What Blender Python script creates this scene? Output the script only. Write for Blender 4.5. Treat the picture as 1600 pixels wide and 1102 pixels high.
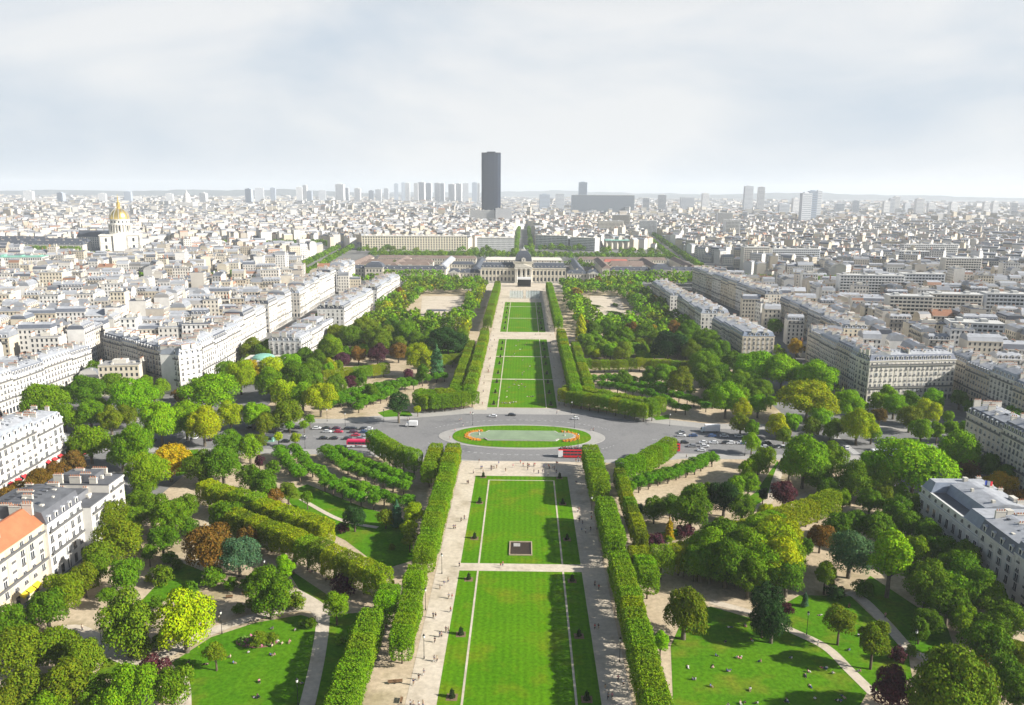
import bpy, math, random
import numpy as np
from mathutils import Matrix, Vector
R = math.radians
for o in list(bpy.data.objects): bpy.data.objects.remove(o)
S = bpy.context.scene
COL = S.collection
rnd = random.Random(7)
nrs = np.random.RandomState(11)
# ---------------------------------------------------------------- camera
cd = bpy.data.cameras.new('camera'); cam = bpy.data.objects.new('camera', cd); COL.objects.link(cam)
cd.sensor_width = 36.0; cd.lens = 36.0 * 1220 / 1600; cd.clip_start = 1.0; cd.clip_end = 80000
cam.matrix_world = (Matrix.Translation((0, 0, 116)) @ Matrix.Rotation(math.atan(17 / 1220), 4, 'Z')
                    @ Matrix.Rotation(math.pi / 2 - math.atan(254 / 1220), 4, 'X') @ Matrix.Rotation(R(0.4), 4, 'Z'))
S.camera = cam
# ---------------------------------------------------------------- sky and sun (afternoon sun from the right, a little behind the camera)
SUN_EL, SUN_FROM = R(29.5), Vector((1.0, -0.24, 0)).normalized()
w = bpy.data.worlds.new('World'); S.world = w; w.use_nodes = True
nt = w.node_tree; nt.nodes.clear()
def N(t, **k):
    n = nt.nodes.new(t)
    for a, b in k.items(): setattr(n, a, b)
    return n
sky = N('ShaderNodeTexSky', sky_type='NISHITA'); sky.sun_disc = False
sky.sun_elevation = SUN_EL; sky.sun_rotation = math.atan2(SUN_FROM.x, SUN_FROM.y)
sky.air_density = 1.0; sky.dust_density = 1.5; sky.ozone_density = 1.0; sky.altitude = 100
bg1 = N('ShaderNodeBackground'); bg1.inputs[1].default_value = 0.05
nt.links.new(sky.outputs[0], bg1.inputs[0])
tc = N('ShaderNodeTexCoord'); mp = N('ShaderNodeMapping'); mp.inputs['Scale'].default_value = (1.0, 1.0, 2.6)
mp.inputs['Rotation'].default_value = (0.10, 0.16, 0.4)
nt.links.new(tc.outputs['Generated'], mp.inputs[0])
cl = N('ShaderNodeTexNoise'); cl.inputs['Scale'].default_value = 2.6; cl.inputs['Detail'].default_value = 5; cl.inputs['Roughness'].default_value = 0.52
cl.inputs['Distortion'].default_value = 0.35
nt.links.new(mp.outputs[0], cl.inputs['Vector'])
cr = N('ShaderNodeValToRGB'); cr.color_ramp.elements[0].position = 0.33; cr.color_ramp.elements[1].position = 0.56
cr.color_ramp.elements[0].color = (0.68, 0.77, 0.87, 1); cr.color_ramp.elements[1].color = (0.95, 0.965, 0.98, 1)
nt.links.new(cl.outputs['Fac'], cr.inputs[0])
bg2 = N('ShaderNodeBackground'); bg2.inputs[1].default_value = 0.505
nt.links.new(cr.outputs[0], bg2.inputs[0])
sx = N('ShaderNodeSeparateXYZ'); nt.links.new(tc.outputs['Generated'], sx.inputs[0])
cov = N('ShaderNodeMapRange', interpolation_type='SMOOTHSTEP')        # the cloud veil lies low, the sky clears overhead
cov.inputs['From Min'].default_value = 0.19; cov.inputs['From Max'].default_value = 0.33
cov.inputs['To Min'].default_value = 0.95; cov.inputs['To Max'].default_value = 0.06
nt.links.new(sx.outputs['Z'], cov.inputs[0])
mx = N('ShaderNodeMixShader'); wo = N('ShaderNodeOutputWorld')
nt.links.new(cov.outputs[0], mx.inputs[0]); nt.links.new(bg1.outputs[0], mx.inputs[1]); nt.links.new(bg2.outputs[0], mx.inputs[2])
nt.links.new(mx.outputs[0], wo.inputs[0])
sd = bpy.data.lights.new('sun', 'SUN'); sd.energy = 5.0; sd.angle = R(0.55); sd.color = (1.0, 0.955, 0.88)
so = bpy.data.objects.new('sun', sd); COL.objects.link(so)
so.rotation_euler = Vector((SUN_FROM.x * math.cos(SUN_EL), SUN_FROM.y * math.cos(SUN_EL), math.sin(SUN_EL))).to_track_quat('Z', 'Y').to_euler()
S.view_settings.view_transform = 'Standard'; S.view_settings.look = 'None'
S.view_settings.exposure = 0.88; S.view_settings.gamma = 1.0; S.view_settings.use_curve_mapping = False
S.cycles.max_bounces = 5; S.cycles.diffuse_bounces = 1; S.cycles.glossy_bounces = 2; S.cycles.transmission_bounces = 4
S.cycles.transparent_max_bounces = 8; S.cycles.volume_bounces = 1; S.cycles.caustics_reflective = False; S.cycles.caustics_refractive = False
S.cycles.use_denoising = True; S.cycles.sample_clamp_indirect = 4.0

# ---------------------------------------------------------------- materials
MAT = {}
def material(name, col=(.5, .5, .5), rough=.7, noise=0.0, nscale=1.0, obj_col=False, attr=None, metal=0.0, spec=0.3, bump=0.0, col2=None, coord='Object', detail=4, translucent=0.0, alpha=1.0):
    m = bpy.data.materials.new(name); m.use_nodes = True; t = m.node_tree; n = t.nodes; L = t.links.new
    b = n['Principled BSDF']; b.inputs['Roughness'].default_value = rough; b.inputs['Metallic'].default_value = metal
    b.inputs['Specular IOR Level'].default_value = spec
    src = None
    if obj_col:
        oi = n.new('ShaderNodeObjectInfo'); src = oi.outputs['Color']
    elif attr:
        a = n.new('ShaderNodeAttribute'); a.attribute_name = attr; src = a.outputs['Color']
    if src is None:
        rgb = n.new('ShaderNodeRGB'); rgb.outputs[0].default_value = (*col, 1); src = rgb.outputs[0]
    if attr and obj_col:
        a = n.new('ShaderNodeAttribute'); a.attribute_name = attr
        q = n.new('ShaderNodeMix'); q.data_type = 'RGBA'; q.blend_type = 'MULTIPLY'; q.inputs[0].default_value = 1
        L(src, q.inputs[6]); L(a.outputs['Color'], q.inputs[7]); src = q.outputs[2]
    if noise > 0:
        g = n.new('ShaderNodeNewGeometry') if coord == 'World' else n.new('ShaderNodeTexCoord')
        nz = n.new('ShaderNodeTexNoise'); nz.inputs['Scale'].default_value = nscale; nz.inputs['Detail'].default_value = detail
        nz.inputs['Roughness'].default_value = 0.62
        L(g.outputs['Position' if coord == 'World' else 'Object'], nz.inputs['Vector'])
        mr = n.new('ShaderNodeMapRange'); mr.inputs['From Min'].default_value = .28; mr.inputs['From Max'].default_value = .72
        L(nz.outputs['Fac'], mr.inputs[0])
        q = n.new('ShaderNodeMix'); q.data_type = 'RGBA'
        if col2 is None:
            mr.inputs['To Min'].default_value = 1 - noise; mr.inputs['To Max'].default_value = 1 + noise
            q.blend_type = 'MULTIPLY'; q.inputs[0].default_value = 1; q.clamp_result = False
            L(src, q.inputs[6]); L(mr.outputs[0], q.inputs[7])
        else:
            L(mr.outputs[0], q.inputs[0]); L(src, q.inputs[6]); q.inputs[7].default_value = (*col2, 1)
        src = q.outputs[2]
        if bump > 0:
            bp = n.new('ShaderNodeBump'); bp.inputs['Strength'].default_value = bump; bp.inputs['Distance'].default_value = .1
            L(nz.outputs['Fac'], bp.inputs['Height']); L(bp.outputs[0], b.inputs['Normal'])
    L(src, b.inputs['Base Color'])
    if translucent > 0:
        tr = n.new('ShaderNodeBsdfTranslucent'); L(src, tr.inputs[0]); ms = n.new('ShaderNodeMixShader'); ms.inputs[0].default_value = translucent
        L(b.outputs[0], ms.inputs[1]); L(tr.outputs[0], ms.inputs[2]); L(ms.outputs[0], n['Material Output'].inputs['Surface'])
    if alpha < 1: b.inputs['Alpha'].default_value = alpha
    MAT[name] = m
    return m
def two_scale(name, a, b2, s1, s2, amt=.25, rough=.9, c3=None, s3=.02, mow=0.0):
    """ground cover: two tones in broad patches plus fine grain"""
    m = bpy.data.materials.new(name); m.use_nodes = True; t = m.node_tree; n = t.nodes; L = t.links.new
    bs = n['Principled BSDF']; bs.inputs['Roughness'].default_value = rough; bs.inputs['Specular IOR Level'].default_value = .03
    g = n.new('ShaderNodeNewGeometry')
    def nz(s, d=5):
        q = n.new('ShaderNodeTexNoise'); q.inputs['Scale'].default_value = s; q.inputs['Detail'].default_value = d; q.inputs['Roughness'].default_value = .65
        L(g.outputs['Position'], q.inputs['Vector'])
        r_ = n.new('ShaderNodeMapRange'); r_.inputs['From Min'].default_value = .3; r_.inputs['From Max'].default_value = .7; L(q.outputs['Fac'], r_.inputs[0]); return r_
    A = nz(s1); B = nz(s2)
    mixc = n.new('ShaderNodeMix'); mixc.data_type = 'RGBA'; L(A.outputs[0], mixc.inputs[0]); mixc.inputs[6].default_value = (*a, 1); mixc.inputs[7].default_value = (*b2, 1)
    src = mixc.outputs[2]
    if c3:
        C3 = nz(s3, 3); C3.inputs['From Min'].default_value = .52; C3.inputs['From Max'].default_value = .72
        m3 = n.new('ShaderNodeMix'); m3.data_type = 'RGBA'; L(C3.outputs[0], m3.inputs[0]); L(src, m3.inputs[6]); m3.inputs[7].default_value = (*c3, 1); src = m3.outputs[2]
    B.inputs['To Min'].default_value = 1 - amt; B.inputs['To Max'].default_value = 1 + amt
    mul = n.new('ShaderNodeMix'); mul.data_type = 'RGBA'; mul.blend_type = 'MULTIPLY'; mul.inputs[0].default_value = 1
    L(src, mul.inputs[6]); L(B.outputs[0], mul.inputs[7]); out = mul.outputs[2]
    if mow:                                                           # passes of the mower, worn and yellowed patches
        sp = n.new('ShaderNodeSeparateXYZ'); L(g.outputs['Position'], sp.inputs[0]); wv = n.new('ShaderNodeMath'); wv.operation = 'MULTIPLY'; L(sp.outputs[0], wv.inputs[0]); wv.inputs[1].default_value = mow
        sn = n.new('ShaderNodeMath'); sn.operation = 'SINE'; L(wv.outputs[0], sn.inputs[0]); rr_ = n.new('ShaderNodeMapRange'); rr_.inputs['From Min'].default_value = -1; rr_.inputs['To Min'].default_value = .93; rr_.inputs['To Max'].default_value = 1.07; L(sn.outputs[0], rr_.inputs[0])
        m4 = n.new('ShaderNodeMix'); m4.data_type = 'RGBA'; m4.blend_type = 'MULTIPLY'; m4.inputs[0].default_value = 1; L(out, m4.inputs[6]); L(rr_.outputs[0], m4.inputs[7]); out = m4.outputs[2]
    L(out, bs.inputs['Base Color'])
    MAT[name] = m
two_scale('grass', (.066, .190, .002), (.096, .228, .003), .05, 1.1, .30, c3=(.150, .205, .008), s3=.075, mow=3.3)
two_scale('grass_park', (.056, .175, .004), (.095, .215, .006), .06, .9, .34, c3=(.19, .195, .02), s3=.055)
two_scale('gravel', (.50, .43, .33), (.60, .53, .43), .07, .7, .16, c3=(.42, .36, .27), s3=.11)
two_scale('earth', (.42, .33, .22), (.54, .45, .32), .05, .7, .22, c3=(.27, .23, .12), s3=.035)
two_scale('asphalt', (.195, .194, .195), (.245, .242, .238), .045, 1.0, .14, c3=(.165, .165, .168), s3=.09)
two_scale('pavement', (.33, .32, .30), (.40, .385, .36), .05, .9, .12)
two_scale('street', (.16, .16, .16), (.24, .235, .22), .01, .2, .2)
material('paint', (.72, .72, .70), .7, .12, 2, coord='World')
material('kerbstone', (.42, .40, .37), .8, .12, 1, coord='World')
material('flowers', (.62, .13, .02), .8, .5, 1.1, col2=(.55, .36, .03), coord='World')
material('water', (.24, .32, .17), .08, .15, .15, coord='World', spec=.5)
material('foam', (.75, .78, .75), .6, .2, 2, coord='World')
material('wall', obj_col=True, rough=.85, noise=.10, nscale=.25)
material('wall_mass', attr='col', rough=.85, noise=.10, nscale=.05)
material('roof', obj_col=True, rough=.5, noise=.16, nscale=.35, spec=.4)
material('roof_mass', attr='col', rough=.55, noise=.15, nscale=.06, spec=.4)
material('trim', (.60, .57, .50), .8, .1, .8)
material('glass', (.035, .042, .055), .12, spec=.6)
material('blind', (.50, .48, .44), .7, .1, 2)
material('shutter', (.42, .44, .43), .7, .1, 2)
material('glass_mass', (.055, .062, .075), .35, spec=.5)
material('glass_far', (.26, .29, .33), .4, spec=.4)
material('frame_white', (.72, .70, .66), .6, .08, 3)
material('iron', (.02, .022, .025), .5, .1, 4)
material('brick', (.34, .16, .10), .85, .25, 1.5)
material('pot', (.42, .20, .12), .8, .2, 2)
material('zinc', (.37, .385, .41), .5, .22, .45)
material('rail', (.13, .13, .13), .6, .1, 4)
material('lead', (.115, .12, .13), .55, .25, .4)
material('slate', (.075, .085, .105), .5, .2, .5)
material('tile', (.50, .17, .055), .75, .25, .8)
material('copper', (.22, .46, .36), .6, .18, .3)
material('gold', (.95, .68, .20), .28, .1, .3, metal=.85)
material('bark', (.10, .075, .05), .9, .35, 2.5)
material('plane_bark', (.13, .11, .08), .9, .35, 2.0)
material('leaves', obj_col=True, attr='leaf', rough=.8, spec=.06, translucent=.20)
material('leaves_mass', attr='leaf', rough=.8, spec=.06, translucent=.20)
material('dark_glass', (.018, .028, .052), .25, .15, .02, spec=.4, coord='World')
material('bronze_fin', (.055, .080, .140), .5, .1, .05)
material('concrete', (.52, .52, .50), .8, .1, .1, coord='World')
material('car_paint', obj_col=True, rough=.28, noise=.03, spec=.6)
material('cloth', obj_col=True, rough=.85, noise=.12, nscale=6)
material('skin', obj_col=True, rough=.6, noise=.05, nscale=8)
material('tyre', (.02, .02, .02), .8, .1, 5)
material('chrome', (.6, .6, .62), .25, metal=.8)
material('lamp_glass', (.75, .75, .70), .3)
material('tail_red', (.45, .02, .02), .35)
material('red_paint', (.62, .02, .03), .3, .04, .6, spec=.5)
material('magenta_paint', (.62, .015, .09), .3, .04, .6, spec=.5)
material('white_paint', (.78, .78, .78), .4, .05, .6, spec=.4)
material('lettering', (.05, .04, .05), .6)
material('wood', (.17, .10, .05), .7, .3, 4)
material('screen_black', (.012, .012, .015), .35)
material('clear_glass', (.75, .85, .85), .05, alpha=.22)
material('hill', (.045, .06, .055), .95, .3, .004, coord='World')
material('awning', obj_col=True, rough=.8, noise=.06, nscale=2)
material('soil', (.20, .13, .08), .95, .3, 2)

# ---------------------------------------------------------------- building blocks
def link(o, parent=None):
    COL.objects.link(o)
    if parent is not None: o.parent = parent
    return o
def mesh_object(name, me, parent=None, col=None, loc=None, rz=None):
    o = bpy.data.objects.new(name, me); link(o, parent)
    if col is not None: o.color = (*col, 1)
    if loc is not None: o.location = loc
    if rz is not None: o.rotation_euler = (0, 0, rz)
    return o
def np_mesh(name, V, F, mats, mi=None, col=None, colname='col', uv=None, smooth=False):
    """F: (n,4) or (n,3) int array"""
    V = np.asarray(V, np.float32); F = np.asarray(F, np.int32); k = F.shape[1]; n = len(F)
    me = bpy.data.meshes.new(name); me.vertices.add(len(V)); me.vertices.foreach_set('co', V.ravel())
    me.loops.add(n * k); me.loops.foreach_set('vertex_index', F.ravel())
    me.polygons.add(n); me.polygons.foreach_set('loop_start', np.arange(0, n * k, k, dtype=np.int32))
    if mi is not None: me.polygons.foreach_set('material_index', np.asarray(mi, np.int32))
    me.polygons.foreach_set('use_smooth', np.full(n, smooth))
    for m in mats: me.materials.append(MAT[m])
    if col is not None:
        a = me.attributes.new(colname, 'FLOAT_COLOR', 'FACE')
        c = np.ones((n, 4), np.float32); c[:, :3] = col; a.data.foreach_set('color', c.ravel())
    if uv is not None:
        u = me.uv_layers.new(name='UVMap'); u.data.foreach_set('uv', np.asarray(uv, np.float32).ravel())
    me.update(calc_edges=True)
    return me
class MB:
    def __init__(s): s.v = []; s.f = []; s.m = []; s.mats = []
    def mi(s, m):
        if m not in s.mats: s.mats.append(m)
        return s.mats.index(m)
    def poly(s, pts, m):
        i = len(s.v); s.v += [tuple(p) for p in pts]; s.f.append(tuple(range(i, i + len(pts)))); s.m.append(s.mi(m))
    def box(s, x0, x1, y0, y1, z0, z1, m, top=None, bottom=True):
        i = len(s.v); s.v += [(x0, y0, z0), (x1, y0, z0), (x1, y1, z0), (x0, y1, z0), (x0, y0, z1), (x1, y0, z1), (x1, y1, z1), (x0, y1, z1)]
        k = s.mi(m); fs = [(0, 1, 5, 4), (1, 2, 6, 5), (2, 3, 7, 6), (3, 0, 4, 7)]
        for f in fs: s.f.append(tuple(i + j for j in f)); s.m.append(k)
        s.f.append((i + 4, i + 5, i + 6, i + 7)); s.m.append(s.mi(top) if top else k)
        if bottom: s.f.append((i + 3, i + 2, i + 1, i)); s.m.append(k)
    def frustum(s, a, za, b, zb, m, cap=None):
        """a, b: (x0,x1,y0,y1) rectangles at heights za, zb"""
        i = len(s.v)
        for (x0, x1, y0, y1), z in ((a, za), (b, zb)): s.v += [(x0, y0, z), (x1, y0, z), (x1, y1, z), (x0, y1, z)]
        k = s.mi(m)
        for f in [(0, 1, 5, 4), (1, 2, 6, 5), (2, 3, 7, 6), (3, 0, 4, 7)]: s.f.append(tuple(i + j for j in f)); s.m.append(k)
        if cap: s.f.append((i + 4, i + 5, i + 6, i + 7)); s.m.append(s.mi(cap))
    def lathe(s, prof, n, m, cx=0, cy=0, cap=True, a0=0.0):
        """prof: [(r,z)...] bottom to top"""
        i = len(s.v); k = s.mi(m)
        for r, z in prof:
            for j in range(n):
                a = a0 + 2 * math.pi * j / n; s.v.append((cx + r * math.cos(a), cy + r * math.sin(a), z))
        for q in range(len(prof) - 1):
            for j in range(n):
                j2 = (j + 1) % n; s.f.append((i + q * n + j, i + q * n + j2, i + (q + 1) * n + j2, i + (q + 1) * n + j)); s.m.append(k)
        if cap: s.f.append(tuple(i + (len(prof) - 1) * n + j for j in range(n))); s.m.append(k)
    def tube(s, p0, p1, r0, r1, n, m):
        p0 = Vector(p0); p1 = Vector(p1); d = (p1 - p0).normalized(); a = d.orthogonal().normalized(); b = d.cross(a); i = len(s.v); k = s.mi(m)
        for p, r in ((p0, r0), (p1, r1)):
            for j in range(n):
                t = 2 * math.pi * j / n; s.v.append(tuple(p + (a * math.cos(t) + b * math.sin(t)) * r))
        for j in range(n):
            j2 = (j + 1) % n; s.f.append((i + j, i + j2, i + n + j2, i + n + j)); s.m.append(k)
        s.f.append(tuple(i + n + j for j in range(n))); s.m.append(k)
    def mesh(s, name, smooth=False):
        me = bpy.data.meshes.new(name); me.from_pydata(s.v, [], s.f)
        for m in s.mats: me.materials.append(MAT[m])
        me.polygons.foreach_set('material_index', s.m)
        if smooth: me.polygons.foreach_set('use_smooth', [True] * len(s.f))
        me.update(); return me
    def build(s, name, parent=None, col=None, loc=None, rz=None, smooth=False, kind=None):
        o = mesh_object(name, s.mesh(name, smooth), parent, col, loc, rz)
        if kind: o['kind'] = kind
        return o
def tag(o, label=None, cat=None, group=None, kind=None):
    if label: o['label'] = label
    if cat: o['category'] = cat
    if group: o['group'] = group
    if kind: o['kind'] = kind
    return o
def thing(name, label, cat, loc=(0, 0, 0), rz=0, group=None):
    o = bpy.data.objects.new(name, None); o.empty_display_size = .5; link(o); o.location = loc; o.rotation_euler = (0, 0, rz)
    return tag(o, label, cat, group)
def copy_tree(o, parent=None, col=None):
    c = o.copy(); COL.objects.link(c); c.parent = parent
    for ch in o.children: copy_tree(ch, c)
    return c
ORD = ['', 'first', 'second', 'third', 'fourth', 'fifth', 'sixth', 'seventh', 'eighth', 'ninth', 'tenth', 'eleventh', 'twelfth', 'thirteenth', 'fourteenth', 'fifteenth',
       'sixteenth', 'seventeenth', 'eighteenth', 'nineteenth', 'twentieth']
TENS = {2: 'twenty', 3: 'thirty', 4: 'forty', 5: 'fifty', 6: 'sixty', 7: 'seventy', 8: 'eighty', 9: 'ninety'}
def ordinal(n):
    if n <= 20: return ORD[n]
    if n % 10 == 0: return TENS[n // 10][:-1] + 'ieth'
    return TENS[n // 10] + '-' + ORD[n % 10]
# how a point falls on the picture, used only to word labels and to choose which repeats show largest
CI = cam.matrix_world.inverted()
def seen(x, y, z=0.0):
    p = CI @ Vector((x, y, z))
    if p.z > -1: return None
    return (800 - 1220 * p.x / p.z, 551 + 1220 * p.y / p.z, -p.z)
def in_frame(x, y, z=0.0, m=20):
    q = seen(x, y, z)
    return q is not None and -m < q[0] < 1600 + m and -m < q[1] < 1102 + m
def sheet(name, pts, z, mat, kind='structure', parent=None):
    b = MB(); b.poly([(p[0], p[1], z) for p in pts], mat); o = b.build(name, parent)
    if kind: o['kind'] = kind
    me = o.data
    if me.polygons[0].normal.z < 0: me.flip_normals()
    return o
def band(name, pts, wdt, z, mat):
    """a path of even width along a polyline, smoothed"""
    P = [Vector((p[0], p[1])) for p in pts]; Q = []
    for i in range(len(P) - 1):
        p0 = P[max(i - 1, 0)]; p1 = P[i]; p2 = P[i + 1]; p3 = P[min(i + 2, len(P) - 1)]
        for k in range(6):
            t = k / 6; Q.append(.5 * ((2 * p1) + (p2 - p0) * t + (2 * p0 - 5 * p1 + 4 * p2 - p3) * t * t + (3 * p1 - p0 - 3 * p2 + p3) * t ** 3))
    Q.append(P[-1]); b = MB(); L = []
    for i, q in enumerate(Q):
        d = (Q[min(i + 1, len(Q) - 1)] - Q[max(i - 1, 0)]).normalized(); nn = Vector((-d.y, d.x)) * wdt / 2; L.append((q + nn, q - nn))
    for i in range(len(L) - 1):
        b.poly([(*L[i][1], z), (*L[i + 1][1], z), (*L[i + 1][0], z), (*L[i][0], z)], mat)
    return b.build(name, kind='structure')
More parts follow.
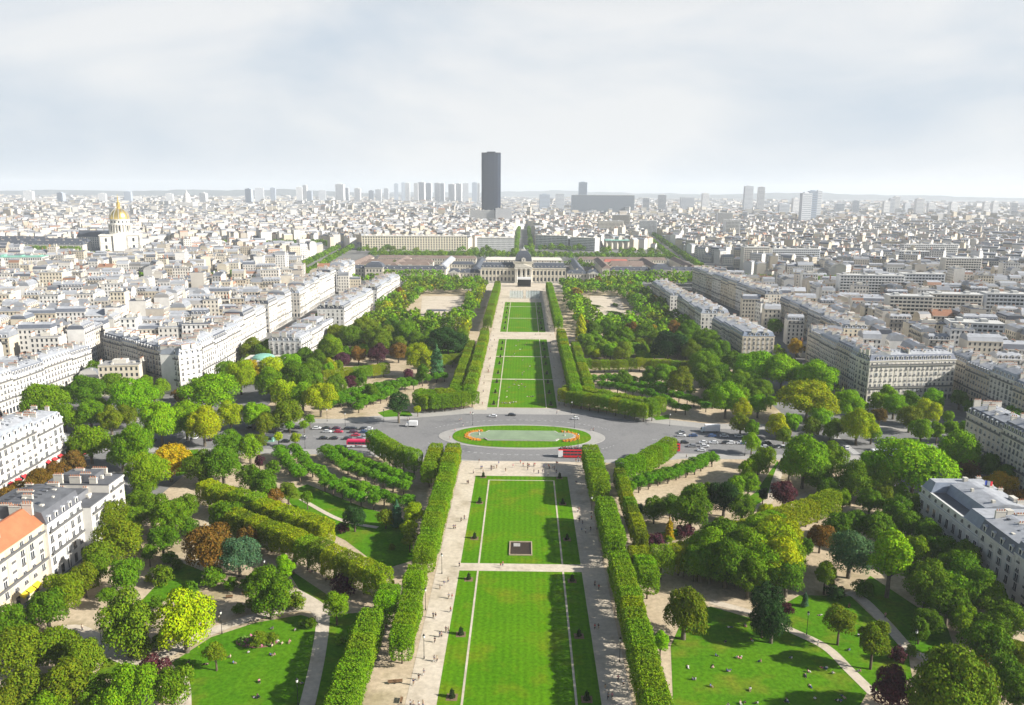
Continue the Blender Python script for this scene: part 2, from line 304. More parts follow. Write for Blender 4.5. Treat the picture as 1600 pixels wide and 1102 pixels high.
# ---- survey tables, metres: x right of the lawn axis, y forward, z up ----
TREES = [[-98.3,175.9,6.59,16.7,"o","r"],[-84.8,178.1,6.46,16.4,"y","r"],[-88.3,166.8,3.46,5.9,"p","b"],[-78.1,155.3,4.31,11.4,"d","r"],[-74.3,170.6,2.54,7.5,"o","s"],[-119.0,165.1,5.31,13.7,"o","r"],[-113.1,169.6,4.28,11.3,"o","r"],[-102.7,163.8,4.9,12.8,"o","r"],[-85.7,153.1,4.97,12.9,"g","r"],[-94.7,154.2,3.22,8.9,"d","r"],[-100.9,154.0,4.64,12.2,"o","r"],[-109.8,152.7,4.61,12.1,"o","r"],[-132.2,182.0,3.73,10.1,"d","r"],[-129.3,184.5,2.53,4.3,"d","b"],[-115.4,198.0,2.12,6.5,"d","s"],[-113.7,205.2,4.6,12.1,"d","r"],[-125.5,211.2,3.55,9.7,"d","r"],[-125.3,204.2,4.13,11.0,"o","r"],[-125.4,195.0,4.84,12.6,"o","r"],[-125.5,187.0,4.66,12.2,"d","r"],[-111.4,149.4,3.49,9.5,"o","r"],[-102.4,149.1,3.48,9.5,"g","r"],[-88.6,149.4,3.48,9.5,"g","r"],[-95.3,175.6,3.22,5.5,"o","b"],[-92.7,180.5,2.27,3.9,"g","b"],[-101.0,183.0,2.5,4.3,"d","b"],[-95.3,206.5,2.55,4.3,"d","b"],[-102.0,198.7,2.25,3.8,"d","b"],[-91.2,211.7,3.56,6.0,"d","b"],[-78.2,196.6,1.78,3.0,"d","b"],[-75.6,199.2,1.8,3.1,"o","b"],[-110.2,225.2,2.51,4.3,"d","b"],[-106.3,221.9,1.98,3.4,"o","b"],[-111.3,213.5,1.44,2.4,"y","b"],[-106.7,212.2,3.57,6.1,"o","b"],[-85.4,209.9,2.35,4.0,"d","b"],[-80.2,210.0,2.36,4.0,"d","b"],[-136.7,240.3,5.57,14.3,"o","r"],[-131.4,245.5,4.06,10.8,"d","r"],[-124.9,223.6,5.96,15.2,"o","r"],[-127.2,216.4,4.35,11.5,"o","r"],[-114.1,229.6,4.33,11.5,"d","r"],[-115.7,223.5,2.37,7.1,"d","s"],[-117.6,242.9,5.35,13.8,"d","r"],[-127.8,252.0,4.99,13.0,"d","r"],[-118.9,258.2,3.69,10.0,"d","r"],[-145.4,263.0,3.32,9.1,"d","r"],[-142.6,280.0,7.01,17.6,"g","r"],[-140.9,295.3,6.4,16.2,"a","r"],[-161.1,306.6,8.28,20.6,"g","r"],[-166.0,306.2,4.98,13.0,"g","r"],[-183.6,314.5,6.8,17.1,"g","r"],[-198.2,323.0,4.9,8.3,"d","b"],[-181.4,296.8,4.52,11.9,"r","r"],[-179.5,271.7,5.35,13.8,"r","r"],[-184.4,289.5,3.79,10.2,"r","r"],[-184.0,261.5,4.03,10.8,"r","r"],[-184.3,270.1,3.56,9.7,"r","r"],[-127.0,291.2,5.69,14.6,"d","r"],[-118.6,292.5,6.34,16.1,"d","r"],[-124.9,318.0,5.49,14.1,"d","r"],[-116.4,317.1,4.79,12.5,"g","r"],[-142.3,276.1,3.62,9.8,"g","r"],[-94.2,218.3,6.54,16.5,"r","r"],[-85.6,218.2,4.85,12.7,"b","r"],[-105.2,284.7,4.34,11.5,"d","r"],[-124.8,289.1,3.15,5.4,"d","b"],[-111.4,242.8,2.68,7.7,"d","r"],[-99.1,245.2,4.86,12.7,"d","r"],[-87.9,234.3,3.63,9.8,"r","r"],[-137.6,243.3,2.69,7.7,"d","r"],[-138.3,262.8,3.46,9.5,"d","r"],[-236.1,368.7,9.47,22,"g","r"],[-229.3,393.4,7.97,19.8,"d","r"],[-254.9,450.9,5.74,14.7,"d","r"],[-224.8,412.0,6.58,16.6,"d","r"],[-214.8,429.1,4.33,11.5,"g","r"],[-203.2,423.8,4.06,10.8,"g","r"],[-195.5,376.5,10.44,22,"m","r"],[-209.1,360.7,6.19,15.7,"g","r"],[-220.6,358.7,5.39,13.9,"g","r"],[-195.9,354.6,5.33,13.8,"o","r"],[-192.7,363.4,4.68,12.3,"o","r"],[-164.6,339.2,8.73,21.6,"m","r"],[-157.0,348.3,7.47,18.7,"m","r"],[-145.1,339.3,7.28,18.3,"y","r"],[-141.4,362.5,5.82,14.9,"y","r"],[-162.4,390.8,13.71,22,"m","r"],[-161.2,431.5,8.22,20.4,"y","r"],[-167.3,468.6,4.95,12.9,"a","r"],[-131.2,364.6,5.46,14.1,"m","r"],[-199.2,405.8,4.76,12.4,"g","r"],[-178.2,454.2,5.76,14.8,"g","r"],[-214.8,359.2,4.25,11.3,"g","r"],[-214.0,378.1,4.45,11.7,"g","r"],[-190.2,416.2,3.99,6.8,"r","b"],[-196.9,526.6,4.43,7.5,"r","b"],[-184.3,516.8,6.52,16.5,"o","r"],[-245.0,397.6,4.67,12.2,"g","r"],[-138.5,415.1,7.92,19.7,"g","r"],[-130.1,372.9,4.38,11.6,"g","r"],[-125.4,397.7,6.76,17.1,"y","r"],[-104.3,388.4,7.43,18.6,"y","r"],[-116.0,397.2,6.33,16.1,"m","r"],[-126.0,421.0,8.91,22.0,"d","r"],[-151.3,457.7,6.76,17.1,"y","r"],[-158.7,454.5,3.37,12.4,"a","t"],[-147.1,479.4,5.56,14.3,"m","r"],[-142.0,497.8,5.76,14.7,"d","r"],[-126.9,505.5,8.48,21.0,"g","r"],[-132.4,489.0,5.66,14.5,"d","r"],[-121.8,545.7,8.56,21.2,"d","r"],[-117.5,496.1,4.7,12.3,"p","r"],[-110.1,510.9,4.83,12.6,"r","r"],[-112.9,540.3,3.11,11.6,"a","t"],[-100.9,537.9,9.56,22,"o","r"],[-96.9,509.4,5.88,15.0,"p","r"],[-84.4,518.5,5.44,14.0,"r","r"],[-87.6,568.9,8.31,20.6,"g","r"],[-65.1,479.8,9.06,22,"y","r"],[-53.0,470.5,5.44,23.9,"b","k"],[-77.1,552.6,6.35,16.1,"d","r"],[-72.2,598.9,3.13,5.3,"p","b"],[-52.2,534.4,14.51,22,"D","r"],[-104.0,421.6,5.81,14.9,"d","r"],[-99.8,438.8,4.18,11.1,"p","r"],[-95.6,441.2,5.13,13.3,"d","r"],[-62.4,379.2,5.85,15.8,"D","s"],[-54.3,390.8,1.87,5.9,"y","s"],[-70.3,465.8,2.95,8.3,"p","r"],[-60.0,454.8,3.84,14.0,"d","t"],[-122.7,355.0,4.19,11.1,"o","r"],[-119.7,360.1,4.24,11.3,"o","r"],[-113.8,364.3,6.23,15.8,"o","r"],[-117.8,334.2,2.88,8.1,"o","r"],[-111.8,359.1,2.12,6.5,"m","s"],[-105.3,360.6,2.13,6.5,"m","s"],[-111.7,341.2,2.2,6.7,"y","s"],[-103.1,338.4,2.37,7.1,"y","s"],[-104.7,368.7,2.37,7.1,"g","s"],[-173.0,512.3,6.46,16.4,"d","r"],[-156.6,547.4,9.16,22,"d","r"],[-163.2,522.9,6.59,16.6,"d","r"],[-122.2,481.0,4.06,10.8,"y","r"],[-134.1,559.0,7.6,19.0,"o","r"],[-119.5,586.0,8.55,21.2,"o","r"],[-100.4,596.2,7.45,18.6,"d","r"],[-83.8,418.6,3.55,10.1,"d","s"],[-128.8,460.4,5.83,14.9,"d","r"],[-147.1,568.5,7.13,17.9,"o","r"],[-95.8,273.3,5.66,14.5,"d","r"],[-87.3,274.2,3.29,9.1,"o","r"],[-91.1,269.1,2.94,8.3,"r","r"],[-57.3,250.7,3.58,9.7,"D","r"],[-47.1,253.3,2.5,7.3,"o","r"],[-43.3,254.3,2.51,11.0,"b","k"],[-37.0,251.4,3.58,10.2,"y","s"],[-37.2,243.0,2.67,7.9,"y","s"],[-42.2,237.0,1.31,2.2,"o","b"],[-61.4,249.6,2.2,3.7,"p","b"],[-78.8,269.3,2.36,7.1,"d","s"],[-110.3,310.4,2.02,6.1,"p","r"],[-101.1,300.6,2.61,7.5,"d","r"],[-36.2,235.9,2.6,7.7,"o","s"],[-70.2,213.6,2.62,9.9,"m","t"],[-68.2,194.4,5.67,14.5,"d","r"],[-63.4,199.6,2.92,5.0,"o","b"],[-67.4,200.7,2.71,4.6,"y","b"],[-49.7,191.8,3.24,9.3,"g","s"],[-51.7,207.7,3.72,6.3,"p","b"],[-43.0,181.5,1.65,6.6,"m","t"],[-46.8,183.1,1.25,2.1,"m","b"],[-56.4,189.9,1.72,2.9,"d","b"],[-59.2,191.5,1.08,1.8,"g","b"],[-76.1,208.3,2.8,7.9,"d","r"],[-67.3,181.2,2.27,3.9,"o","b"],[-64.8,182.6,1.87,3.2,"o","b"],[-72.1,197.1,2.67,4.5,"o","b"],[100.7,530.4,11.04,22,"D","r"],[106.1,622.5,2.91,10.9,"a","t"],[120.9,612.8,6.03,15.4,"r","r"],[87.5,618.4,5.13,13.3,"r","r"],[76.1,579.1,6.02,15.3,"d","r"],[96.5,602.4,6.25,15.9,"d","r"],[114.5,522.0,7.07,17.8,"o","r"],[129.8,546.7,8.52,21.1,"d","r"],[114.2,481.7,7.05,17.7,"g","r"],[135.4,490.1,6.65,16.8,"d","r"],[141.2,461.7,11.1,22,"m","r"],[105.9,393.6,7.47,18.7,"m","r"],[111.7,386.6,5.31,13.7,"y","r"],[123.0,394.8,5.0,13.0,"m","r"],[119.9,430.7,5.88,15.0,"d","r"],[90.0,435.1,6.86,17.3,"o","r"],[85.9,457.6,5.76,14.7,"g","r"],[77.5,458.8,4.82,12.6,"d","r"],[105.5,363.4,4.24,11.3,"o","r"],[109.6,358.6,3.62,9.8,"g","r"],[103.4,336.8,3.59,9.8,"m","r"],[108.1,438.3,6.44,16.3,"d","r"],[119.7,459.0,5.77,14.8,"d","r"],[43.4,577.1,3.6,25.9,"y","c"],[53.4,595.6,6.8,17.2,"d","r"],[67.3,609.6,6.96,17.5,"d","r"],[67.9,522.0,5.99,15.3,"o","r"],[127.6,428.9,4.96,12.9,"d","r"],[134.9,429.2,4.96,12.9,"d","r"],[126.3,590.1,7.95,19.8,"d","r"],[133.2,522.9,7.08,17.8,"d","r"],[52.5,582.3,2.43,10.7,"D","k"],[103.9,412.4,5.22,13.5,"d","r"],[60.5,453.1,4.29,11.4,"d","r"],[107.1,458.5,5.77,14.8,"d","r"],[111.0,430.7,4.53,11.9,"d","r"],[50.1,246.5,2.02,8.9,"a","k"],[44.8,241.5,2.92,5.0,"p","b"],[56.1,249.1,3.0,5.1,"p","b"],[50.0,245.2,1.61,2.7,"g","b"],[47.2,260.6,3.69,10.0,"d","r"],[53.8,265.4,3.17,8.8,"d","r"],[58.5,253.3,6.33,16.1,"d","r"],[64.0,270.5,4.4,11.6,"d","r"],[70.2,274.1,3.86,10.4,"d","r"],[73.8,267.8,5.22,13.5,"D","r"],[78.4,261.0,4.25,11.3,"d","r"],[82.1,283.3,3.67,9.9,"g","r"],[87.9,286.7,3.71,10.0,"g","r"],[91.3,299.1,4.18,11.1,"g","r"],[97.3,306.5,4.27,11.3,"g","r"],[104.4,318.8,3.75,10.1,"g","r"],[91.2,278.8,1.81,7.2,"D","t"],[63.6,227.7,6.49,16.4,"d","r"],[74.8,236.8,5.18,13.4,"g","r"],[66.9,219.5,6.28,15.9,"d","r"],[54.2,218.2,4.81,12.6,"d","r"],[56.9,217.3,4.08,10.9,"d","r"],[71.0,213.8,5.42,14.0,"g","r"],[50.2,221.7,3.18,8.8,"g","r"],[42.0,262.7,1.72,6.8,"b","t"],[68.6,250.3,2.46,7.2,"o","r"],[86.5,259.5,3.1,8.6,"y","r"],[60.8,215.4,4.05,10.8,"D","r"],[154.0,453.6,10.91,22,"m","r"],[168.1,437.8,11.91,22,"m","r"],[145.7,387.4,13.46,22,"y","r"],[167.8,389.3,6.97,17.5,"m","r"],[156.3,351.7,7.08,17.8,"y","r"],[164.0,353.3,4.12,11.0,"m","r"],[121.7,358.9,4.76,12.4,"y","r"],[131.2,366.8,4.28,11.3,"m","r"],[138.0,357.9,4.56,12.0,"o","r"],[147.5,373.4,4.74,12.4,"m","r"],[200.9,418.5,4.83,12.6,"m","r"],[189.9,405.4,4.69,12.3,"g","r"],[193.7,395.4,5.41,13.9,"m","r"],[207.2,406.1,4.7,12.3,"d","r"],[204.5,382.6,5.64,14.5,"y","r"],[222.8,411.9,4.97,12.9,"m","r"],[181.4,384.0,3.45,9.4,"r","r"],[190.8,372.3,5.31,13.7,"o","r"],[186.9,353.2,4.86,12.7,"m","r"],[194.8,353.8,3.19,11.8,"g","t"],[202.9,356.5,3.21,11.9,"m","t"],[213.5,363.3,3.46,9.5,"m","r"],[215.7,354.2,4.87,12.7,"m","r"],[217.5,386.4,2.65,7.6,"g","r"],[238.8,415.8,4.36,11.5,"d","r"],[243.7,377.0,4.77,12.5,"d","r"],[226.4,361.5,2.3,6.8,"g","r"],[196.2,551.2,5.15,13.4,"a","r"],[205.9,633.7,5.89,15.1,"d","r"],[151.7,361.8,3.84,10.3,"g","r"],[121.3,348.0,3.33,9.2,"o","r"],[145.7,355.9,3.4,9.3,"g","r"],[236.7,399.4,3.78,10.2,"d","r"],[243.4,393.8,3.73,10.1,"d","r"],[152.4,289.6,12.39,22,"m","r"],[138.3,293.5,6.92,17.4,"m","r"],[181.1,310.7,8.26,20.5,"m","r"],[180.3,302.0,4.2,11.2,"r","r"],[191.2,306.5,4.58,12.0,"d","r"],[181.3,282.2,4.85,12.7,"a","r"],[180.4,269.8,4.36,11.5,"r","r"],[195.3,300.2,3.85,10.4,"d","r"],[112.0,295.9,8.86,21.9,"g","r"],[131.0,314.4,5.04,13.1,"g","r"],[109.9,305.1,4.25,11.3,"d","r"],[97.4,274.5,4.45,11.7,"p","r"],[117.9,270.9,2.64,10.0,"g","t"],[106.5,246.4,4.03,10.8,"d","r"],[97.9,239.0,3.92,10.5,"r","r"],[100.6,222.2,6.09,15.5,"b","r"],[113.6,248.3,4.32,11.4,"d","r"],[118.3,243.1,4.77,12.5,"d","r"],[131.0,256.8,4.73,12.4,"d","r"],[133.4,271.7,3.82,10.3,"o","r"],[143.0,279.5,3.01,8.4,"g","r"],[107.2,210.8,6.02,21.5,"m","t"],[133.5,240.8,4.46,11.8,"d","r"],[131.9,229.6,4.27,11.3,"d","r"],[128.1,212.0,5.6,14.4,"d","r"],[114.9,204.2,5.86,15.0,"d","r"],[119.8,201.5,4.9,12.8,"g","r"],[126.8,201.4,5.34,13.8,"d","r"],[123.8,229.4,4.27,11.3,"g","r"],[83.1,231.1,6.32,16.0,"y","r"],[76.3,215.9,6.18,15.7,"y","r"],[126.4,284.0,6.1,15.5,"d","r"],[115.9,289.6,4.98,13.0,"d","r"],[137.9,286.5,5.54,14.2,"g","r"],[131.1,248.8,4.33,11.5,"d","r"],[127.0,269.1,4.07,10.9,"d","r"],[116.6,281.2,3.64,9.9,"d","r"],[142.4,266.3,3.74,10.1,"d","r"],[77.5,210.3,4.65,12.2,"d","r"],[92.2,235.5,2.32,6.8,"d","r"],[129.4,199.5,4.42,11.7,"d","r"],[137.2,224.9,4.43,11.7,"d","r"],[43.2,187.4,5.66,14.5,"o","r"],[35.5,178.4,2.12,8.2,"m","t"],[52.9,218.7,4.34,11.5,"g","r"],[60.9,214.7,6.15,15.7,"d","r"],[58.8,223.9,5.9,15.1,"g","r"],[70.1,220.8,6.31,16.0,"g","r"],[66.1,209.2,4.63,12.2,"d","r"],[67.3,196.3,4.37,11.6,"D","r"],[64.2,188.6,3.17,8.8,"D","r"],[83.1,185.7,3.84,10.8,"o","s"],[87.1,175.2,3.74,13.7,"o","t"],[94.9,178.8,2.42,4.1,"p","b"],[74.6,200.8,2.02,3.4,"p","b"],[81.3,204.9,1.14,5.0,"b","k"],[65.9,186.2,4.17,11.1,"D","r"],[89.3,212.0,2.93,11.0,"o","t"],[78.9,227.2,6.47,16.4,"y","r"],[81.0,221.1,4.86,12.7,"g","r"],[116.4,195.8,4.78,12.5,"d","r"],[117.6,189.6,3.38,9.3,"g","r"],[127.1,206.2,5.68,14.6,"d","r"],[115.3,175.9,4.74,12.4,"d","r"],[114.4,175.5,2.18,6.5,"a","r"],[93.0,151.3,8.26,20.5,"o","r"],[84.3,158.5,4.15,11.1,"p","r"],[113.5,164.2,4.09,10.9,"d","r"],[121.8,174.0,3.52,9.6,"o","r"],[127.7,187.9,4.19,11.1,"d","r"],[123.2,185.8,3.73,10.1,"d","r"],[108.1,189.8,3.18,8.8,"d","r"],[104.5,186.7,2.51,7.3,"d","r"],[91.5,209.4,2.79,4.7,"D","b"],[100.2,211.5,2.81,4.8,"d","b"],[112.2,158.5,3.96,10.6,"d","r"],[101.3,155.5,3.9,10.5,"o","r"],[115.2,200.1,4.44,11.7,"d","r"],[100.1,181.1,1.84,3.1,"g","b"],[90.4,154.8,3.54,9.6,"d","r"],[130.7,196.1,3.49,9.5,"g","r"]]
ROWS = {"A1":[[-85.2,323.3],[-73.0,306.6],[-62.6,297.6],[-52.1,289.1],[-42.8,281.8]],"A2":[[-81.1,326.7],[-69.3,314.6],[-59.2,304.2],[-50.7,296.2],[-41.9,288.6]],"B1":[[-106.2,325.8],[-97.3,307.7],[-87.7,294.9]],"B2":[[-100.0,326.0],[-89.1,307.0],[-79.0,293.4],[-65.4,283.6],[-55.5,277.4],[-47.0,269.9],[-40.9,268.6]],"B3":[[-76.6,286.6],[-68.9,280.2],[-60.6,272.5],[-51.4,268.2]],"C1":[[42.1,285.4],[53.0,295.2],[62.7,302.7],[72.8,310.6],[82.6,323.9]],"C2":[[46.9,292.3],[58.4,300.7],[69.3,309.5],[77.7,317.6],[84.9,321.9]],"D1":[[43.4,462.9],[54.9,461.3],[66.8,449.9],[76.7,440.8],[84.6,428.4],[93.3,418.4],[98.8,404.0]],"D2":[[77.6,419.5],[82.5,403.3],[88.6,395.9]],"D3":[[47.1,451.0],[59.1,440.8],[72.1,429.0],[80.3,414.6]],"D4":[[52.8,469.5],[65.6,461.8],[77.9,454.3],[90.7,441.4],[99.5,430.8]],"E5":[[-102.3,402.3],[-92.6,409.2],[-79.3,413.1],[-71.0,427.3]],"E1":[[-103.7,412.1],[-99.1,422.6],[-89.6,433.8],[-81.8,441.7],[-67.6,454.0]],"E2":[[-99.5,409.0],[-90.3,419.5],[-80.6,419.9],[-74.6,438.2],[-63.7,446.3]],"E3":[[-86.5,396.6],[-84.5,407.9],[-81.1,413.0]],"E4":[[-62.4,458.3],[-53.2,462.8],[-45.8,467.3]]}
HEDGES = {"H_curve_left":[[-65.3,330.3],[-58.8,320.6],[-52.0,311.3],[-42.0,304.9]],"H_curve_right":[[41.7,298.3],[47.4,302.0],[59.4,319.0],[65.3,329.0]],"H_far_right":[[23.3,415.1],[49.8,395.0],[63.4,385.2],[69.5,388.8]],"H_far_left":[[-27.1,409.2],[-35.7,403.9],[-49.1,398.4],[-55.4,404.3]],"H_plane_left":[[-101.6,247.3],[-82.4,234.8],[-68.4,224.6],[-47.8,209.7],[-39.0,203.8]],"H_plane_two":[[-114.9,268.2],[-93.0,255.9],[-70.5,239.5],[-60.2,232.0]],"H_plane_right":[[36.5,219.8],[44.5,220.0],[58.4,228.7],[83.9,247.9],[116.5,270.2]],"H_back_right":[[[41.1,495.1],[59.8,495.9],[85.7,501.7]],[[87.1,497.2],[107.1,493.5],[120.7,468.5]]],"H_back_left":[[[-117.9,458.4],[-100.3,467.2],[-82.7,480.7]],[[-56.4,500.0],[-41.4,510.2],[-28.8,515.7]]]}
STAND = [[-20.7,206.5],[-19.7,206.3],[-19.5,199.1],[-24.0,196.0],[-23.3,195.7],[-19.8,189.0],[-19.1,188.6],[-21.2,186.6],[-20.7,186.6],[-22.2,184.0],[-21.4,175.6],[-20.7,175.6],[-24.9,158.1],[-24.2,158.0],[-23.0,157.9],[-22.0,158.2],[-19.2,225.9],[-6.2,225.8],[-5.6,227.1],[21.0,252.6],[22.3,251.8],[24.2,253.7],[22.0,297.3],[20.7,269.4],[21.3,270.1],[0.7,317.6],[2.6,317.3],[3.2,316.7],[5.2,317.5],[5.2,310.0],[9.6,316.3],[11.5,316.0],[13.3,315.7],[13.9,313.9],[14.6,309.8],[15.5,319.9],[11.0,306.3],[7.1,308.9],[23.7,323.8],[24.8,323.8],[25.8,323.5],[34.1,368.7],[35.1,368.7],[73.1,330.9],[20.2,191.5],[21.2,191.5],[20.7,162.0],[21.6,162.0],[-18.4,321.9],[-17.2,313.6],[-16.7,313.7],[-12.8,311.9],[-12.5,313.8],[-11.7,313.8],[-10.6,314.5],[-21.8,296.4],[-21.3,296.4],[-23.5,253.9],[-22.9,254.0],[-20.0,308.2],[-78.6,381.8],[-58.3,382.8],[-57.4,382.8],[-53.0,377.4],[-27.2,395.3],[-25.9,395.4],[-32.0,382.4],[-31.1,383.3],[-29.4,374.2],[-32.7,364.9],[-33.9,352.9],[-68.9,332.4],[-68.0,332.4],[-21.9,414.6],[-23.3,460.4],[-22.8,491.4],[-21.8,491.4],[-23.2,501.0],[-21.8,508.2],[-22.5,533.3],[-23.1,575.9],[-19.6,561.2],[-22.3,602.1],[-15.9,445.3],[24.6,437.8],[23.9,411.9],[31.8,409.0],[32.7,408.4],[10.1,625.8],[14.0,627.4],[18.4,398.0],[-116.9,187.4],[-83.3,191.6],[-82.4,193.2],[-86.4,200.7],[-69.7,196.9],[-66.6,196.1],[-66.0,198.5],[77.7,185.0],[101.6,199.3]]
SIT = [[41.9,174.8],[48.2,175.3],[50.0,179.8],[55.3,179.0],[56.2,179.3],[51.2,173.3],[51.9,173.6],[60.6,177.5],[42.0,169.8],[42.6,169.8],[45.7,167.2],[54.8,166.1],[51.1,161.0],[52.2,161.1],[57.0,193.3],[61.5,194.2],[63.3,194.2],[83.9,200.2],[68.9,179.1],[75.5,175.4],[76.2,175.0],[71.2,173.6],[69.7,167.8],[62.1,162.0],[74.0,162.4],[74.7,162.2],[90.4,190.1],[-71.2,173.5],[-82.4,173.4],[-80.8,171.5],[-61.3,160.3],[-66.4,189.1],[-60.2,188.6],[-63.5,183.3],[-61.7,182.2],[-63.2,177.2],[-62.2,177.2],[-62.4,166.3],[-52.2,165.6],[-60.9,160.7],[-64.7,221.6],[-72.3,227.3],[-2.4,458.1],[-1.8,451.5],[-0.4,461.8],[1.5,455.5],[2.9,431.9],[4.2,432.7],[5.6,433.4],[6.5,432.7],[-3.4,421.3],[-4.8,419.9],[-0.0,491.9],[0.2,530.2],[-0.1,572.8],[-3.4,601.0],[-5.1,581.1],[-11.0,418.3],[-9.6,418.1],[-8.3,418.4],[-7.0,418.2],[-6.1,419.2],[-9.0,431.4]]
CARS = [[-96.5,368.3,"k"],[-94.4,363.6,"w"],[-91.2,367.4,"m"],[-88.9,363.3,"r"],[-87.6,367.5,"k"],[-85.4,366.8,"k"],[-80.1,367.3,"w"],[-81.6,363.6,"m"],[-77.7,367.7,"k"],[-76.1,367.8,"k"],[-76.4,363.6,"b"],[-88.9,353.8,"k"],[-86.8,353.9,"k"],[-84.3,353.7,"k"],[-79.6,354.6,"r"],[-76.2,352.8,"g"],[-73.8,354.4,"w"],[78.0,365.6,"g"],[77.0,360.6,"w"],[82.5,360.8,"b"],[87.1,360.0,"b"],[92.9,360.5,"w"],[104.7,360.1,"w"],[76.4,352.7,"k"],[80.3,353.4,"w"],[78.8,348.0,"g"],[85.2,352.4,"w"],[88.4,351.6,"w"],[84.6,347.4,"w"],[74.5,349.6,"w"],[74.8,346.4,"r"],[96.0,351.6,"k"],[99.4,351.7,"b"],[81.8,338.0,"w"],[114.8,352.9,"k"],[112.0,348.1,"w"],[115.4,347.6,"w"],[118.6,346.0,"k"],[102.6,348.9,"w"],[-15.2,391.4,"w"],[-5.3,394.1,"k"],[27.6,388.4,"w"],[-110.0,365.7,"k"],[-100.9,367.0,"w"],[-110.0,347.7,"k"],[-103.4,349.9,"g"],[-153.8,350.0,"w"],[-145.8,348.3,"k"],[-193.4,325.0,"r"],[116.0,348.3,"w"],[119.6,347.5,"k"],[149.6,345.9,"w"],[-133.3,369.0,"k"],[-171.7,345.5,"k"]]
LAMPS = [[-79.1,186.6],[-128.2,186.1],[-106.3,177.5],[101.3,182.2],[76.7,190.4],[-50.7,158.1],[-77.1,215.8],[-24.1,176.8],[-24.2,221.3],[25.1,176.6],[25.7,268.5],[26.1,373.4],[26.0,344.4],[74.4,378.7],[63.3,383.8],[100.0,334.8],[-99.1,380.4],[-88.3,373.4],[-98.6,337.7],[-70.1,380.1],[-24.7,376.3],[26.3,399.8]]
LAWN = {"bottom_left":[[-74.2,155.7],[-80.4,166.9],[-86.8,173.5],[-81.4,185.0],[-72.0,192.4],[-60.9,196.6],[-56.1,194.4],[-53.8,184.5],[-51.3,170.7],[-49.6,156.3]],"left_strip":[[-53.9,195.5],[-51.1,184.6],[-48.9,170.7],[-47.3,156.3],[-40.6,156.5],[-36.8,182.0],[-39.6,199.2],[-50.4,197.2]],"left_triangle":[[-103.8,176.6],[-94.5,170.9],[-95.0,166.5],[-102.9,166.8]],"left_bed":[[-108.5,202.6],[-108.5,219.7],[-106.7,226.1],[-97.9,220.9],[-96.0,213.3],[-103.6,199.9]],"left_shade":[[-60.4,247.0],[-56.5,252.3],[-38.4,250.8],[-34.8,232.6],[-42.9,225.8],[-53.2,236.6]],"left_slope":[[-86.2,282.1],[-83.7,286.7],[-62.4,264.1],[-62.5,256.3],[-78.4,267.0]],"left_slope_two":[[-78.8,282.3],[-72.7,282.5],[-49.3,262.2],[-49.3,255.7],[-63.7,264.6]],"left_middle":[[-92.9,283.8],[-85.8,294.1],[-60.9,273.5],[-39.7,259.8],[-33.9,230.4],[-42.5,223.7],[-59.0,243.6],[-76.1,258.6]],"left_low":[[-71.0,220.0],[-69.7,220.8],[-56.1,207.6],[-56.1,202.2],[-64.5,209.2]],"left_bourdonnais":[[-155.4,332.4],[-146.5,335.4],[-135.0,308.5],[-141.6,300.8]],"right_bottom":[[39.3,184.0],[46.1,199.9],[54.3,204.2],[65.1,197.7],[73.0,192.1],[79.2,183.6],[82.8,166.5],[77.4,159.4],[35.2,158.4]],"right_mid":[[71.4,192.4],[73.3,204.0],[82.2,211.4],[97.0,211.1],[99.2,193.1],[99.5,181.3],[95.8,171.8],[83.4,165.8],[80.0,185.7]],"right_upper":[[99.1,213.8],[108.1,223.8],[116.6,195.2],[110.5,177.5],[102.1,180.0],[101.8,193.2]],"right_small":[[40.9,250.1],[49.1,253.4],[55.3,256.7],[54.1,250.5],[40.8,246.6]],"right_side":[[86.5,284.4],[92.1,291.1],[112.8,328.9],[110.9,316.8],[92.0,278.3],[85.1,275.1]],"far_left":[[-72.2,568.0],[-64.3,606.6],[-38.2,594.7],[-32.8,546.9],[-61.3,534.7]],"far_left_round":[[-76.5,397.3],[-70.8,403.7],[-60.0,400.4],[-57.1,392.1],[-71.7,389.2]],"far_right_round":[[68.5,394.6],[77.8,399.7],[76.6,391.4],[69.2,388.8]],"far_right":[[83.2,575.6],[101.8,601.8],[117.1,577.3],[101.3,542.3],[83.1,541.5]]}
PATHS = {"left_curve":[[[-94.9,172.7],[-89.2,177.8],[-82.4,187.7],[-73.0,195.3],[-62.0,200.3],[-56.1,198.8],[-53.7,192.2],[-51.3,178.8],[-49.8,168.1],[-48.4,156.3]],3.6],"left_join":[[[-126.0,185.6],[-118.4,187.4],[-103.0,177.4],[-93.9,171.7],[-93.2,164.6]],4.5],"left_low":[[[-74.7,153.5],[-79.9,164.9],[-84.6,171.1]],2.6],"left_link":[[[-67.3,209.2],[-58.8,202.2],[-55.2,197.1]],4.5],"right_diag":[[[54.9,207.0],[65.9,200.4],[73.1,192.5],[79.6,184.5],[81.9,174.1],[83.7,165.4]],2.8],"right_upper":[[[97.2,213.7],[99.6,208.3],[100.6,196.4],[101.6,182.2],[108.7,180.1]],3.4],"right_side":[[[113.5,324.8],[104.8,305.4],[95.9,284.7],[87.5,275.2]],3.2],"left_slope":[[[-84.1,279.0],[-65.1,260.6],[-50.1,254.1]],1.8]}
